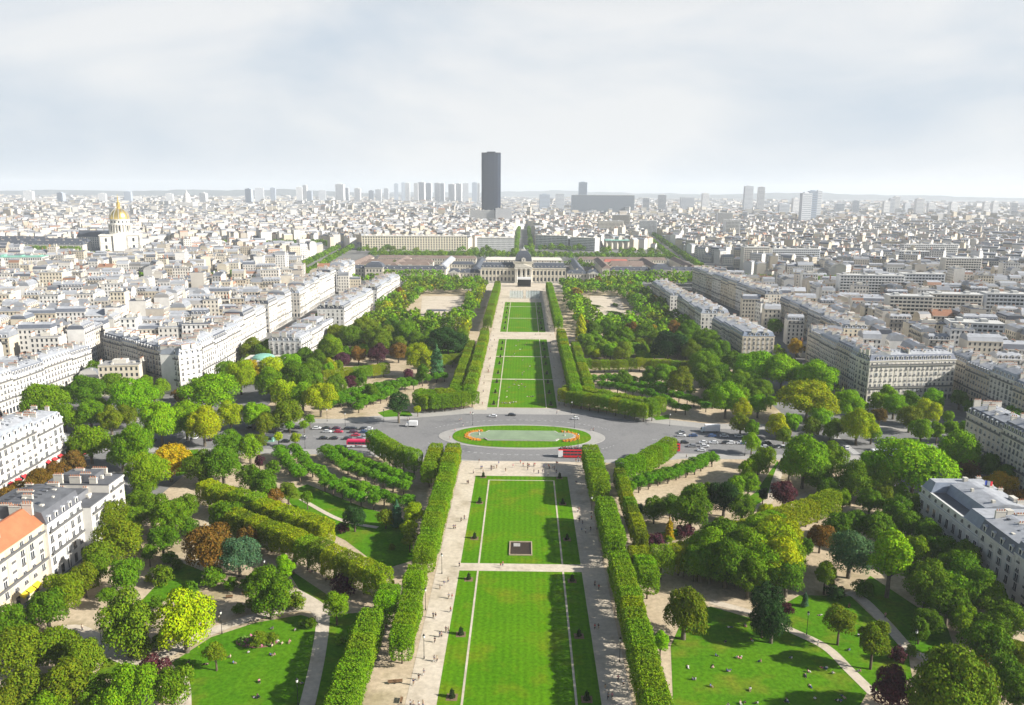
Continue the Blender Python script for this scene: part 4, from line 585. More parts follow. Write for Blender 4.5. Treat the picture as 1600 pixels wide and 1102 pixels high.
for u, v in ((1.2, 19), (12, 20.2), (24, 20.2), (35.4, 12)): mesh_object('chimney', rnd.choice(CHIM), RO, loc=(u, v, 16))
T = thing('flag', 'blue white and red flag on a pole above the right mansion roof', 'flag', (155.5, 250, 17.6)); b = MB(); b.tube((0, 0, 0), (0, 0, 4.2), .07, .05, 6, 'frame_white'); b.build('pole', T)
for k, (nm, c_) in enumerate((('blue_stripe', (.02, .05, .30)), ('white_stripe', (.75, .75, .75)), ('red_stripe', (.60, .03, .04)))):
    b = MB(); f_ = lambda q: (.06 + q * .85, .16 * math.sin(q * 2.1), -.10 * q)
    for h_ in range(3):
        p, q = f_(k + h_ / 3), f_(k + (h_ + 1) / 3); b.poly([(p[0], p[1], 2.5 + p[2]), (q[0], q[1], 2.5 + q[2]), (q[0], q[1], 4.1 + q[2]), (p[0], p[1], 4.1 + p[2])], 'cloth')
    b.build(nm, T, c_)
row(197, 336, 197, 240, [21, 22, 22, 21], 15, 'shaded blue-roofed corner house at the right edge, %s from the road', 2, wl=WALLS, rf=[SL, SL], ends=(True, False))
row(194, 524, 194, 432, [23, 22.5, 23.5, 23], 14, 'shaded stone house facing the park right of the trees, %s from the far end', 2, wl=WALLS, rf=[(.12, .14, .18), ZN], ends=(True, False))
row(194.5, 430, 246, 437, [23.5, 23.5], 14, 'big corner block with blue slate dormers facing the avenue, %s half from the left', 2, wl=[(.68, .64, .55)], rf=[(.09, .11, .16)], ends=(True, True))
row(254, 480, 251, 372, [20, 21, 20, 22, 20], 15, 'grey house row right of the big corner block, %s from the far end', 2, wl=WALLS, rf=[(.20, .235, .30), ZN])
row(227, 690, 224, 540, [22, 23, 22, 24, 22, 23], 16, 'shaded stone house on the middle right park front, %s from the far end', 1, wl=WALLS, rf=[(.13, .15, .18), ZN])
row(202, 935, 219, 705, [24, 25, 24, 25, 24, 26, 24, 24, 25], 16, 'shaded stone house on the far right park front, %s from the far end', 1, wl=WALLS, rf=[(.14, .16, .19), ZN])
row(147, 602, 149, 522, [18, 19, 20], 22, 'blue-roofed mansion between right park trees, %s of three from the far end', 2, wl=WALLS, rf=[(.20, .24, .31), (.16, .19, .25)])
row(143, 722, 143, 622, [19, 20, 19, 20], 22, 'shaded mansion beyond the right blue-roofed three, %s from the far end', 1, wl=WALLS, rf=[(.18, .21, .27), ZN])
row(140, 850, 141, 745, [17, 18, 17, 18], 20, 'small shaded house at the far end of the right strip, %s from the far end', 1, wl=WALLS, rf=[(.16, .19, .25), ZN])
# low white hall with a green dome among the left trees
t = thing('park_hall', 'low white hall with green shallow dome among the left trees', 'building', (-163, 478, 0)); take(occupy(-173, 468, 0, 24, 20))
b = MB(); b.box(-11, 11, -9, 9, 0, 11, 'wall'); b.box(-11.4, 11.4, -9.4, 9.4, 10.6, 11.3, 'trim'); b.build('wall', t, (.75, .74, .71))
b = MB(); b.lathe([(7, 11.3), (6.6, 12.4), (5, 13.4), (2.6, 14.0), (.1, 14.2)], 20, 'copper'); b.build('roof', t)
for i in range(7): mesh_object('window', WIN[(1.15, 2.05)], t, loc=(-9 + i * 3, -9.0, 5))
for i in range(6): mesh_object('window', WIN[(1.15, 2.05)], t, loc=(11.0, -7.5 + i * 3, 5), rz=math.pi / 2)

# ================================================================ the military school at the end of the lawns
Y0 = 996
def facade_windows(b, x0, x1, y, z, hw, hh, n, m='glass'):
    for i in range(n):
        u = x0 + (i + .5) * (x1 - x0) / n; b.poly([(u - hw, y, z), (u + hw, y, z), (u + hw, y, z + hh), (u - hw, y, z + hh)], m)
t = thing('palace', 'long pale stone palace with columned portico and square dark dome', 'palace', (0, Y0, 0)); take(occupy(-60, Y0, 0, 120, 30))
STN = (.62, .57, .47)
b = MB()
for s in (-1, 1):
    x0, x1 = (11, 54) if s > 0 else (-54, -11); b.box(x0, x1, 0, 18, 0, 18.5, 'wall'); b.box(x0 + .3, x1 + .4 * s, -.5, .4, 17.6, 18.9, 'wall'); b.box(x0 + .3, x1, -.3, .3, 8.6, 9.2, 'wall')
    for i in range(10): u = x0 + (i) * 43 / 9; b.box(max(u - .5, x0 + .02), min(u + .5, x1 - .02), -.28, .2, 1, 17.5, 'wall')
b.box(-11, 11, -2.5, 20, 0, 26.5, 'wall'); b.box(-11.6, 11.6, -3.1, 20.4, 25.9, 27.0, 'wall'); b.build('wall', t, STN)
b = MB()
for s in (-1, 1):
    x0, x1 = (11, 54) if s > 0 else (-54, -11)
    for z, hh in ((2.2, 4.6), (10.0, 5.0)): facade_windows(b, x0, x1, -.06, z, 1.15, hh, 9)
for z, hh in ((2.0, 5), (10, 6)): facade_windows(b, -9, 9, -2.56, z, 1.3, hh, 3)
b.build('window', t, kind='stuff')
cm = MB(); cm.lathe([(1.1, 0), (1.05, 9), (.9, 16), (1.3, 16.4), (1.3, 17.2)], 12, 'trim'); cm = cm.mesh('column', True)
for x in (-10, -8.4, -3.6, -2.2, 2.2, 3.6, 8.4, 10): mesh_object('column', cm, t, loc=(x, -4.6, 1.0))
b = MB(); b.box(-11.6, 11.6, -5.8, -2.5, 18.2, 20.0, 'trim'); b.box(-11.6, 11.6, -5.8, -2.5, 0, 1.0, 'trim')
b.poly([(-11.8, -6, 20), (11.8, -6, 20), (0, -6, 24.4)], 'trim'); b.poly([(-11.8, -6, 20), (0, -6, 24.4), (0, -2.4, 24.4), (-11.8, -2.4, 20)], 'trim'); b.poly([(0, -6, 24.4), (11.8, -6, 20), (11.8, -2.4, 20), (0, -2.4, 24.4)], 'trim'); b.build('pediment', t)
d = MB(); prof = [(10.6, 27.0), (10.4, 29.5), (9.6, 33.0), (8.2, 36.2), (6.0, 38.8), (3.4, 40.4)]
for (r0, z0), (r1, z1) in zip(prof, prof[1:]): d.frustum((-r0, r0, 8 - r0 * .82, 8 + r0 * .82), z0, (-r1, r1, 8 - r1 * .82, 8 + r1 * .82), z1, 'slate', cap='zinc')
D = d.build('dome', t); b = MB(); b.box(-3.0, 3.0, 5.6, 10.4, 40.4, 42.0, 'trim'); b.lathe([(1.2, 42), (.9, 44), (.2, 45), (.12, 50)], 8, 'zinc', 0, 8); b.build('lantern', D)
b = MB(); b.box(-2.6, 2.6, -3.4, 2.5, 27, 30.4, 'trim'); b.poly([(-3.2, -3.6, 30.4), (3.2, -3.6, 30.4), (0, -3.6, 32.6)], 'trim'); b.lathe([(1.1, 28), (1.1, 30)], 12, 'glass', 0, -2.4); b.build('clock_attic', D)
for s in (-1, 1):
    b = MB(); x0, x1 = (11, 54.3) if s > 0 else (-54.3, -11); b.frustum((x0, x1, -.1, 18.2), 18.9, (x0 + 2.4, x1 - 2.4, 6.5, 11.5), 25, 'slate', cap='zinc'); ro = b.build('roof', t)
    for i in range(9): mesh_object('dormer', DORM, ro, loc=(x0 + (i + .5) * 43.3 / 9, 1.1, 19.3))
    for i in range(6): mesh_object('chimney', CHIM[i % 5], ro, loc=(x0 + 4 + i * 7, 9, 23.6), rz=math.pi / 2)
# lower wings
def wing(x0, x1, y, d_, h, label, roofm='slate', rh=4.2, rz=0.0, nwin=None, wall=STN, dorm=True, name='palace_wing', wmat=None):
    L = x1 - x0; c = thing(name, label, 'building', (x0, y, 0), rz); take(occupy(x0, y, rz, L, d_))
    b = MB(); b.box(0, L, 0, d_, 0, h, 'wall'); b.box(-.3, L + .3, -.35, d_ + .35, h - .5, h + .05, 'wall'); b.build('wall', c, wall)
    b = MB(); n = nwin or int(L / 4); nf = max(1, int(h / 4.4))
    for f in range(nf): facade_windows(b, .8, L - .8, -.05, 1.0 + f * h / nf, .62, h / nf * .58, n)
    b.build('window', c, kind='stuff')
    b = MB(); b.frustum((-.35, L + .35, -.4, d_ + .4), h + .06, (min(3, L * .3), L - min(3, L * .3), d_ * .44, d_ * .56), h + rh, roofm, cap=roofm); ro = b.build('roof', c)
    if dorm:
        for i in range(int(L / 9)): mesh_object('dormer', DORM, ro, loc=((i + .5) * L / int(L / 9), .8, h + .3))
        for i in range(int(L / 14)): mesh_object('chimney', CHIM[i % 5], ro, loc=((i + .5) * L / int(L / 14), d_ * .5, h + rh * .8), rz=math.pi / 2)
    return c
material('roof_brown', (.20, .15, .125), .8, .22, .1); material('roof_red', (.40, .13, .10), .8, .2, .1)
wing(56, 82, 1001, 14, 11.5, 'lower stone wing joining the palace on its right', dorm=True)
wing(-82, -56, 1001, 14, 11.5, 'lower stone wing joining the palace on its left')
b_ = wing(82, 96, 998, 16, 12.5, 'portico pavilion ending the right wing of the palace', nwin=3)
for i in range(4): mesh_object('column', cm, b_, loc=(2.2 + i * 3.2, -1.4, 0)).scale = (.6, .6, .66)
b = MB(); b.poly([(-.4, -2.2, 11.6), (14.4, -2.2, 11.6), (7, -2.2, 15.2)], 'trim'); b.poly([(-.4, -2.2, 11.6), (7, -2.2, 15.2), (7, 3, 15.2), (-.4, 3, 11.6)], 'slate'); b.poly([(7, -2.2, 15.2), (14.4, -2.2, 11.6), (14.4, 3, 11.6), (7, 3, 15.2)], 'slate'); b.build('pediment', b_)
b_ = wing(-96, -82, 998, 16, 12.5, 'portico pavilion ending the left wing of the palace', nwin=3)
for i in range(4): mesh_object('column', cm, b_, loc=(2.2 + i * 3.2, -1.4, 0)).scale = (.6, .6, .66)
b = MB(); b.poly([(-.4, -2.2, 11.6), (14.4, -2.2, 11.6), (7, -2.2, 15.2)], 'trim'); b.poly([(-.4, -2.2, 11.6), (7, -2.2, 15.2), (7, 3, 15.2), (-.4, 3, 11.6)], 'slate'); b.build('pediment', b_)
wing(-188, -104, 1046, 13, 11, 'long slate-roofed barracks range left of the palace'); wing(118, 172, 1056, 13, 11, 'long slate-roofed barracks range right of the palace'); wing(196, 262, 1060, 13, 11, 'outermost slate-roofed range right of the right pavilion')
wing(-272, -214, 1050, 13, 11, 'outermost slate-roofed range left of the left pavilion')
for s, nm in ((-1, 'left'), (1, 'right')):
    x = -200 if s < 0 else 184; c = thing('pavilion', 'square pavilion with domed slate roof in the %s barracks range' % nm, 'pavilion', (x, 1052, 0)); take(occupy(x - 13, 1042, 0, 26, 22))
    b = MB(); b.box(-12, 12, -10, 10, 0, 13, 'wall'); b.box(-12.5, 12.5, -10.5, 10.5, 12.5, 13.2, 'wall'); b.build('wall', c, STN); b = MB(); facade_windows(b, -11, 11, -10.06, 2, .8, 3.2, 5); facade_windows(b, -11, 11, -10.06, 7.4, .8, 3.2, 5); b.build('window', c, kind='stuff')
    b = MB(); b.frustum((-12.4, 12.4, -10.4, 10.4), 13.2, (-10, 10, -8, 8), 17.5, 'slate'); b.frustum((-10, 10, -8, 8), 17.5, (-5, 5, -3.6, 3.6), 20.4, 'slate', cap='zinc'); b.build('roof', c)
CAMP = [(-250, 1090, 13, 150, 'roof_brown'), (-190, 1100, 14, 130, 'roof_brown'), (-120, 1090, 13, 140, 'zinc'), (-70, 1060, 12, 150, 'slate'), (70, 1060, 12, 150, 'slate'), (110, 1090, 13, 140, 'roof_brown'), (180, 1100, 14, 130, 'roof_brown'), (232, 1100, 13, 150, 'roof_brown')]
for i, (x, y, d_, L, rm) in enumerate(CAMP): wing(x + d_, x + d_ + L, y, d_, 10, 'barracks range running away behind the palace, %s from the left' % ordinal(i + 1), rm, 4.2, math.pi / 2, name='barracks', dorm=False)
for i, (x0, x1, y, rm) in enumerate([(-235, -135, 1120, 'roof_brown'), (-105, -72, 1135, 'slate'), (-235, -135, 1165, 'roof_brown'), (-230, -75, 1235, 'roof_brown'), (85, 225, 1235, 'roof_brown'), (125, 175, 1125, 'roof_brown'), (128, 180, 1165, 'roof_brown'), (122, 160, 1195, 'roof_red'), (-60, 60, 1215, 'trim')]):
    wing(x0, x1, y, 13, 9.5, 'barracks range lying across behind the palace, %s of nine from the left front' % ordinal(i + 1), rm, 4, name='barracks', dorm=False)
# ---- office blocks behind
def office(x0, x1, y, d_, h, nf, nb, label, wall, rz=0, roofm='trim', frac=.55, hf=.55, endwall=None, name='office_block', fins=0):
    L = x1 - x0; c = thing(name, label, 'building', (x0, y, 0), rz); take(occupy(x0, y, rz, L, d_))
    b = MB(); b.box(0, L, 0, d_, 0, h, 'wall'); b.build('wall', c, wall)
    W = MB(); fh = h / nf
    for f in range(nf):
        facade_windows(W, .6, L - .6, -.06, f * fh + fh * (1 - hf) / 2, frac * (L - 1.2) / nb / 2, fh * hf, nb)
        if not endwall:
            n2 = max(2, int(nb * d_ / L))
            for i in range(n2):
                u = (i + .5) * d_ / n2; q = frac * d_ / n2 / 2; z0 = f * fh + fh * (1 - hf) / 2; z1 = z0 + fh * hf
                W.poly([(L + .06, u - q, z0), (L + .06, u + q, z0), (L + .06, u + q, z1), (L + .06, u - q, z1)], 'glass'); W.poly([(-.06, u + q, z0), (-.06, u - q, z0), (-.06, u - q, z1), (-.06, u + q, z1)], 'glass')
    W.build('window', c, kind='stuff')
    if fins:
        F_ = MB()
        for i in range(fins + 1): u = i * L / fins; F_.box(max(u - .35, .01), min(u + .35, L - .01), -.5, .1, 0, h - .4, 'wall')
        F_.build('pilaster', c, wall)
    if name == 'modern_block':
        F_ = MB()
        for f in range(1, nf): F_.box(L * .02, L * .98, -(.9 if (f + int(L)) % 5 else .3), .05, f * fh - .22, f * fh, 'concrete'); F_.box(L * .02, L * .98, -.9, -.84, f * fh, f * fh + .75, 'wall')
        F_.build('balcony', c, tuple(q * .9 for q in wall), kind='stuff')
    b = MB(); b.box(-.4, L + .4, -.4, d_ + .4, h, h + .7, roofm)
    for i in range(max(2, int(L / 16))): u = (i + rnd.uniform(.2, .8)) * L / max(2, int(L / 16)); b.box(u - rnd.uniform(1, 3), u + rnd.uniform(1, 3), d_ * .3, d_ * .7, h + .7, h + rnd.uniform(1.8, 3.4), roofm)
    b.build('roof', c)
    return c
office(-312, -110, 1512, 40, 27, 6, 40, 'long cream ministry block with many windows behind the barracks', (.78, .71, .54), roofm='trim', rz=R(3.4), frac=.5, hf=.6)
office(-88, -18, 1480, 24, 27, 8, 30, 'white curved-looking office block right of the long cream block', (.74, .74, .72), fins=0, frac=.5, hf=.62, rz=R(1.5))
office(24, 92, 1588, 22, 27, 8, 24, 'grid-fronted grey office block, left arm beside the tree-lined axis', (.66, .67, .66), frac=.62, hf=.62, rz=R(-22))
office(92, 146, 1560, 20, 25, 8, 20, 'grid-fronted office block, right arm with a blank white end', (.72, .73, .72), frac=.62, hf=.62, rz=R(-30), endwall=True)
c = thing('assembly_hall', 'low fluted concrete hall with green copper roof beside the office block', 'hall', (168, 1600, 0)); take(occupy(150, 1590, 0, 64, 44)); b = MB()
for i in range(9): b.poly([(i * 5.4, 0 if i % 2 == 0 else 3, 0), ((i + 1) * 5.4, 3 if i % 2 == 0 else 0, 0), ((i + 1) * 5.4, 3 if i % 2 == 0 else 0, 17), (i * 5.4, 0 if i % 2 == 0 else 3, 17)], 'wall')
b.box(0, 48.6, 3.1, 34, 0, 16.8, 'wall'); b.build('wall', c, (.60, .56, .46)); b = MB(); b.frustum((-1.5, 50, -1, 36), 17, (-1.5, 50, 14, 20), 14.2, 'copper', cap='copper'); b.box(-1.5, 50, -1, 36, 16.6, 17.0, 'copper'); b.build('roof', c)
# ---- gilded church dome on the left skyline
X, Y = -762, 1480
t = thing('domed_church', 'pale church with tall gilded dome and spire on the left', 'church', (X, Y, 0), R(22)); take(occupy(X - 40, Y - 30, 0, 80, 70)); take(occupy(X - 60, Y - 50, 0, 120, 50))
PAL = (.80, .76, .67); b = MB(); b.box(-28, 28, -26, 26, 0, 29, 'wall'); b.box(-29, 29, -27, 27, 28, 29.6, 'wall'); b.box(-28.6, 28.6, -26.6, 26.6, 14, 14.9, 'wall')
b.box(-9, 9, -28, -26, 0, 29, 'wall')
for s in (-1, 1):
    for u in (-27.5, -10, 10, 27.5): b.box(u - .8, u + .8, -26.7, -26, 0, 28, 'wall')
b.build('wall', t, PAL)
b = MB()
for z in (4, 17): facade_windows(b, -24, 24, -26.08, z, 1.5, 6.5, 5)
for z in (4, 17):
    for i in range(5): u = -24 + (i + .5) * 48 / 5; b.poly([(28.08, u - 1.5, z), (28.08, u + 1.5, z), (28.08, u + 1.5, z + 6.5), (28.08, u - 1.5, z + 6.5)], 'glass')
b.build('window', t, kind='stuff')
b = MB(); b.lathe([(16.5, 29.6), (16.5, 33), (15.2, 33.2), (15.2, 47), (16.4, 47.3), (16.4, 48.8), (14.4, 49), (14.2, 56), (15, 56.4), (15, 57.4)], 32, 'wall'); dr = b.build('drum', t, PAL, smooth=False)
b = MB()
for k in range(16):
    a = 2 * math.pi * k / 16; c_, s_ = math.cos(a), math.sin(a)
    for (rr, z0, z1, hw) in ((15.35, 36, 45, 1.3), (14.5, 50.5, 54.5, 1.0)): b.poly([(rr * c_ + hw * s_, rr * s_ - hw * c_, z0), (rr * c_ - hw * s_, rr * s_ + hw * c_, z0), (rr * c_ - hw * s_, rr * s_ + hw * c_, z1), (rr * c_ + hw * s_, rr * s_ - hw * c_, z1)], 'glass')
b.build('window', dr, kind='stuff')
cc = MB(); cc.lathe([(1.0, 0), (.85, 12.6), (1.2, 13.4)], 8, 'trim'); cc = cc.mesh('column', True)
for k in range(24): a = 2 * math.pi * (k + .5) / 24; mesh_object('column', cc, dr, loc=(15.9 * math.cos(a), 15.9 * math.sin(a), 33.2))
b = MB(); b.lathe([(14.4, 57.4), (14.2, 61), (13.2, 66), (11.2, 70.6), (8.2, 74.2), (5.0, 76.4), (3.6, 77.0)], 32, 'gold'); dm = b.build('dome', t, smooth=True)
rb = MB(); pr = [(14.6, 57.4), (14.4, 61), (13.4, 66), (11.4, 70.6), (8.4, 74.2), (5.1, 76.4)]
for k in range(12):
    a = 2 * math.pi * k / 12
    for (r0, z0), (r1, z1) in zip(pr, pr[1:]): rb.tube((r0 * math.cos(a), r0 * math.sin(a), z0), (r1 * math.cos(a), r1 * math.sin(a), z1), .45, .42, 5, 'zinc')
rb.build('rib', dm, kind='stuff'); b = MB(); b.lathe([(3.6, 77), (3.4, 78.4), (2.6, 78.6), (2.6, 84.5), (3.4, 84.8), (3.0, 86), (1.6, 88.5), (.9, 92), (.5, 97), (.12, 103)], 12, 'gold'); b.build('lantern', dm)
for s in (-1, 1): b = MB(); b.lathe([(5.4, 29.6), (5.2, 31), (4.2, 33), (2.4, 34.6), (.1, 35.2)], 14, 'zinc', s * 19, 17); b.build('turret_roof', t)
t.scale = (1.2, 1.2, 1.0)
wing(X - 98, X - 36, Y + 22, 18, 22, 'tall slate-roofed nave left of the gilded dome church', 'slate', 12, name='chapel_nave', wall=PAL, dorm=False, rz=R(4))
for i, (x0, x1, y, h) in enumerate([(-1260, -905, 1392, 14), (-1250, -915, 1450, 14), (-900, -812, 1450, 15), (-1240, -930, 1512, 14), (-905, -800, 1412, 13)]):
    wing(x0, x1, y, 14, h, 'long slate-roofed hospital range left of the gilded dome, %s of five' % ordinal(i + 1), 'slate', 7, name='hospital_range', wall=PAL, rz=R(1.5))
c = thing('domed_church', 'small pale domed church far off on the left horizon', 'church', (-1663, 3900, 0)); b = MB(); b.box(-40, 40, -30, 30, 0, 46, 'wall'); b.lathe([(17, 46), (16, 66), (17, 67), (15, 70), (14, 78), (9, 88), (4, 92), (3, 97), (.4, 106)], 20, 'wall'); b.build('wall', c, (.66, .64, .60))
b = MB(); facade_windows(b, -36, 36, -30.2, 8, 2, 20, 7); b.build('window', c, kind='stuff')
# ---- the dark tower
XT, YT = -110, 2650
t = thing('skyscraper', 'tall dark slab skyscraper standing alone on the skyline', 'skyscraper', (XT, YT, 0)); take(occupy(XT - 40, YT - 25, 0, 80, 50))
def tower_plan(k=1.0): return [(-31 * k, -10), (-22 * k, -15), (-10, -16.6), (10, -16.6), (22 * k, -15), (31 * k, -10), (31 * k, 10), (22 * k, 15), (-22 * k, 15), (-31 * k, 10)]
b = MB(); P = tower_plan()
for i in range(len(P)): p, q = P[i], P[(i + 1) % len(P)]; b.poly([(*p, 0), (*q, 0), (*q, 233), (*p, 233)], 'dark_glass')
b.poly([(*p, 233) for p in P], 'dark_glass'); b.build('shaft', t)
b = MB()
for i in range(len(P)):
    p, q = Vector(P[i]), Vector(P[(i + 1) % len(P)]); n = max(3, int((q - p).length / 1.9)); nn = Vector(((q - p).y, -(q - p).x)).normalized()
    for k in range(n): u = p + (q - p) * (k + .5) / n; d_ = (q - p).normalized() * .28; a1, a2, a3, a4 = u - d_, u + d_, u + d_ + nn * .55, u - d_ + nn * .55; b.poly([(*a1, 0), (*a4, 0), (*a4, 233), (*a1, 233)], 'bronze_fin'); b.poly([(*a4, 0), (*a3, 0), (*a3, 233), (*a4, 233)], 'bronze_fin'); b.poly([(*a3, 0), (*a2, 0), (*a2, 233), (*a3, 233)], 'bronze_fin')
b.build('mullion', t, kind='stuff')
b = MB()
for z in (233, 226, 118):
    for i in range(len(P)):
        p, q = Vector(P[i]) * 1.012, Vector(P[(i + 1) % len(P)]) * 1.012; b.poly([(*p, z), (*q, z), (*q, z + 2.6), (*p, z + 2.6)], 'screen_black')
b.poly([(*(Vector(p) * 1.012), 235.6) for p in P], 'zinc'); b.box(-14, 14, -6, 6, 235.6, 239, 'dark_glass'); b.build('crown', t)
# ================================================================ the city around
def belt(x0, y0, x1, y1, w_):
    L = math.hypot(x1 - x0, y1 - y0); rz = math.atan2(y1 - y0, x1 - x0); take(occupy(x0 + math.sin(rz) * w_ / 2, y0 - math.cos(rz) * w_ / 2, rz, L, w_))
BELTS = [(0, 1345, 0, 2350, 46), (238, 1010, 330, 2150, 40), (-300, 1020, -345, 1520, 40), (-640, 1560, -420, 1640, 60), (-1350, 1400, -800, 1400, 12), (-260, 1350, 260, 1350, 60), (-520, 980, -215, 1000, 26), (215, 1000, 480, 985, 26)]
for q in BELTS: belt(*q)
take(occupy(-192, 90, 0, 384, 915)); take(occupy(-290, 1000, 0, 600, 310))
take(occupy(-262, 330, 0, 70, 90)); take(occupy(200, 330, 0, 50, 90))
take(occupy(-1290, 1330, 0, 620, 235)); take(occupy(-850, 1195, 0, 210, 140)); take(occupy(-700, 1450, 0, 320, 170)); take(occupy(-335, 1300, 0, 235, 225)); take(occupy(-100, 1300, 0, 340, 270))
PARC = []
def blocks(ang, cx, cy, nu, nv, pu, pv, street, test):
    c, s = math.cos(ang), math.sin(ang)
    def put(u, v, du, dv, w_, d_, h, kind):
        """front-left corner at (u,v), x axis along (du,dv) in block space"""
        X_, Y_ = cx + u * c - v * s, cy + u * s + v * c; rz = ang + math.atan2(dv, du)
        mid = (X_ + (w_ / 2) * math.cos(rz) - d_ / 2 * math.sin(rz), Y_ + (w_ / 2) * math.sin(rz) + d_ / 2 * math.cos(rz))
        if not test(*mid): return
        q = seen(mid[0], mid[1], h)
        if q is None or not (-90 < q[0] < 1690) or q[1] > 1130: return
        cells = occupy(X_, Y_, rz, w_, d_, 1.5)
        if sum(1 for k in cells if k in OCC) > .18 * len(cells): return
        take(cells); PARC.append((X_, Y_, rz, w_, d_, h, kind, mid[0], mid[1]))
    for i in range(-nu, nu):
        for j in range(-nv, nv):
            bu, bv = pu * rnd.uniform(.9, 1.04) - street, pv * rnd.uniform(.9, 1.04) - street; u0, v0 = i * pu + rnd.uniform(-3, 3), j * pv + rnd.uniform(-3, 3)
            X_, Y_ = cx + (u0 + bu / 2) * c - (v0 + bv / 2) * s, cy + (u0 + bu / 2) * s + (v0 + bv / 2) * c
            q = seen(X_, Y_, 15)
            if q is None or not (-160 < q[0] < 1760) or q[1] > 1150 or not test(X_, Y_): continue
            base = rnd.gauss(20, 1.8)
            for (su, sv, du, dv, L) in ((u0, v0, 1, 0, bu), (u0 + bu, v0, 0, 1, bv), (u0 + bu, v0 + bv, -1, 0, bu), (u0, v0 + bv, 0, -1, bv)):
                p = 0
                while p < L - 6:
                    w_ = min(rnd.uniform(11, 22), L - p)
                    if L - p - w_ < 7: w_ = L - p
                    d_ = rnd.uniform(10, 13.5); r_ = rnd.random()
                    h = base + rnd.gauss(0, 2.0); kind = 0
                    if r_ < .16: h *= rnd.uniform(.45, .8)
                    if r_ > .93: h += rnd.uniform(4, 10); kind = 1
                    elif r_ > .84: kind = 1
                    elif r_ > .77: kind = 2
                    put(su + du * p, sv + dv * p, du, dv, w_ - .05, d_, max(h, 6), kind); p += w_
            for k in range(rnd.randint(2, 5)):                        # courtyard wings
                w_, d_ = rnd.uniform(8, 18), rnd.uniform(6, 10); put(u0 + rnd.uniform(12, max(13, bu - 26)), v0 + rnd.uniform(12, max(13, bv - 20)), 1, 0, w_, d_, rnd.uniform(5, 17), rnd.choice((0, 1, 2)))
# modern slabs on the right, placed first so that the old streets grow round them
MODERN = [(300, 640, 34, 13, 33, -8, 'white-walled modern slab with a blank gable among right-hand roofs'), (342, 655, 40, 14, 33, -8, 'modern block with rows of loggias, right-hand roofs'), (395, 668, 34, 14, 32, -8, 'modern balcony block right of the loggia block'),
          (335, 830, 66, 13, 30, -4, 'long slab with bluish balcony stripes behind the modern blocks'), (405, 840, 44, 13, 31, -4, 'second striped slab right of the long one'), (300, 545, 34, 16, 27, -14, 'terraced apartment block with planted balconies, right side'),
          (540, 1010, 46, 14, 34, 0, 'grey slab with a white end wall on the far right'), (330, 1180, 40, 14, 34, 6, 'stepped white tower block among right roofs'), (375, 1190, 74, 14, 31, 4, 'long grey slab with yellow end wall'), (620, 1290, 90, 14, 33, 3, 'long pale slab block toward the far right'),
          (560, 1180, 60, 16, 30, -6, 'white office block with dark roof, far right'), (700, 820, 50, 14, 27, -10, 'pale balcony block near the right edge'), (470, 700, 40, 14, 26, -18, 'cream modern block at right with flat roof'), (180, 1900, 60, 16, 44, 5, 'white slab block left of the tree-lined avenue'), (250, 2250, 50, 18, 48, -8, 'pale tower block beyond the office arms'), (470, 1850, 34, 24, 50, 0, 'grey-green glass tower block on the right'), (300, 2050, 44, 14, 40, 0, 'pale block right of the tree-lined avenue'), (560, 2300, 44, 20, 55, 0, 'grey tower block behind the glass one')]
for (x, y, L, d_, h, a, lab) in MODERN:
    office(x, x + L, y, d_, h, int(h / 3), int(L / 3.2), lab, rnd.choice([(.70, .72, .74), (.74, .74, .72), (.60, .62, .64), (.66, .62, .54)]), R(a), frac=.7, hf=.5, roofm='concrete', endwall=(rnd.random() < .6), name='modern_block')
office(-700, -640, 1020, 26, 24, 5, 22, 'broad white building with long green copper roof, left roofs', (.74, .71, .66), R(14), roofm='copper', frac=.6, name='office_block')
b_ = COL.objects[-1]
inleft = lambda x, y: x < -196 and y < 1250 and x > -900
inright = lambda x, y: x > 205 and y < 1100
farl = lambda x, y: x <= 0 and (y >= 1010 or x <= -880) and math.hypot(x, y) < 3000
farr = lambda x, y: x > 0 and y >= 1010 and math.hypot(x, y) < 3000
blocks(R(9), -560, 640, 8, 10, 88, 66, 12, inleft)
blocks(R(-7), 560, 620, 8, 10, 92, 68, 12, inright)
blocks(R(43), -1200, 1900, 30, 34, 84, 64, 12, farl)
blocks(R(-41), 1100, 1900, 30, 34, 86, 66, 12, farr)
for _ in range(9000):                                             # odd plots left between the street grids
    a_ = rnd.uniform(-R(38), R(38)); q_ = rnd.uniform(330, 2950); x, y = q_ * math.sin(a_), q_ * math.cos(a_); w_, d_, rz, h = rnd.uniform(9, 20), rnd.uniform(9, 13), rnd.choice((R(9), R(99), R(-7), R(43), R(-41), R(133))), max(7, rnd.gauss(17, 4))
    cells = occupy(x, y, rz, w_, d_, -2.5)
    if any(k in OCC for k in cells): continue
    take(cells); PARC.append((x, y, rz, w_, d_, h, rnd.choice((0, 0, 1, 2)), x + w_ / 2 * math.cos(rz) - d_ / 2 * math.sin(rz), y + w_ / 2 * math.sin(rz) + d_ / 2 * math.cos(rz)))
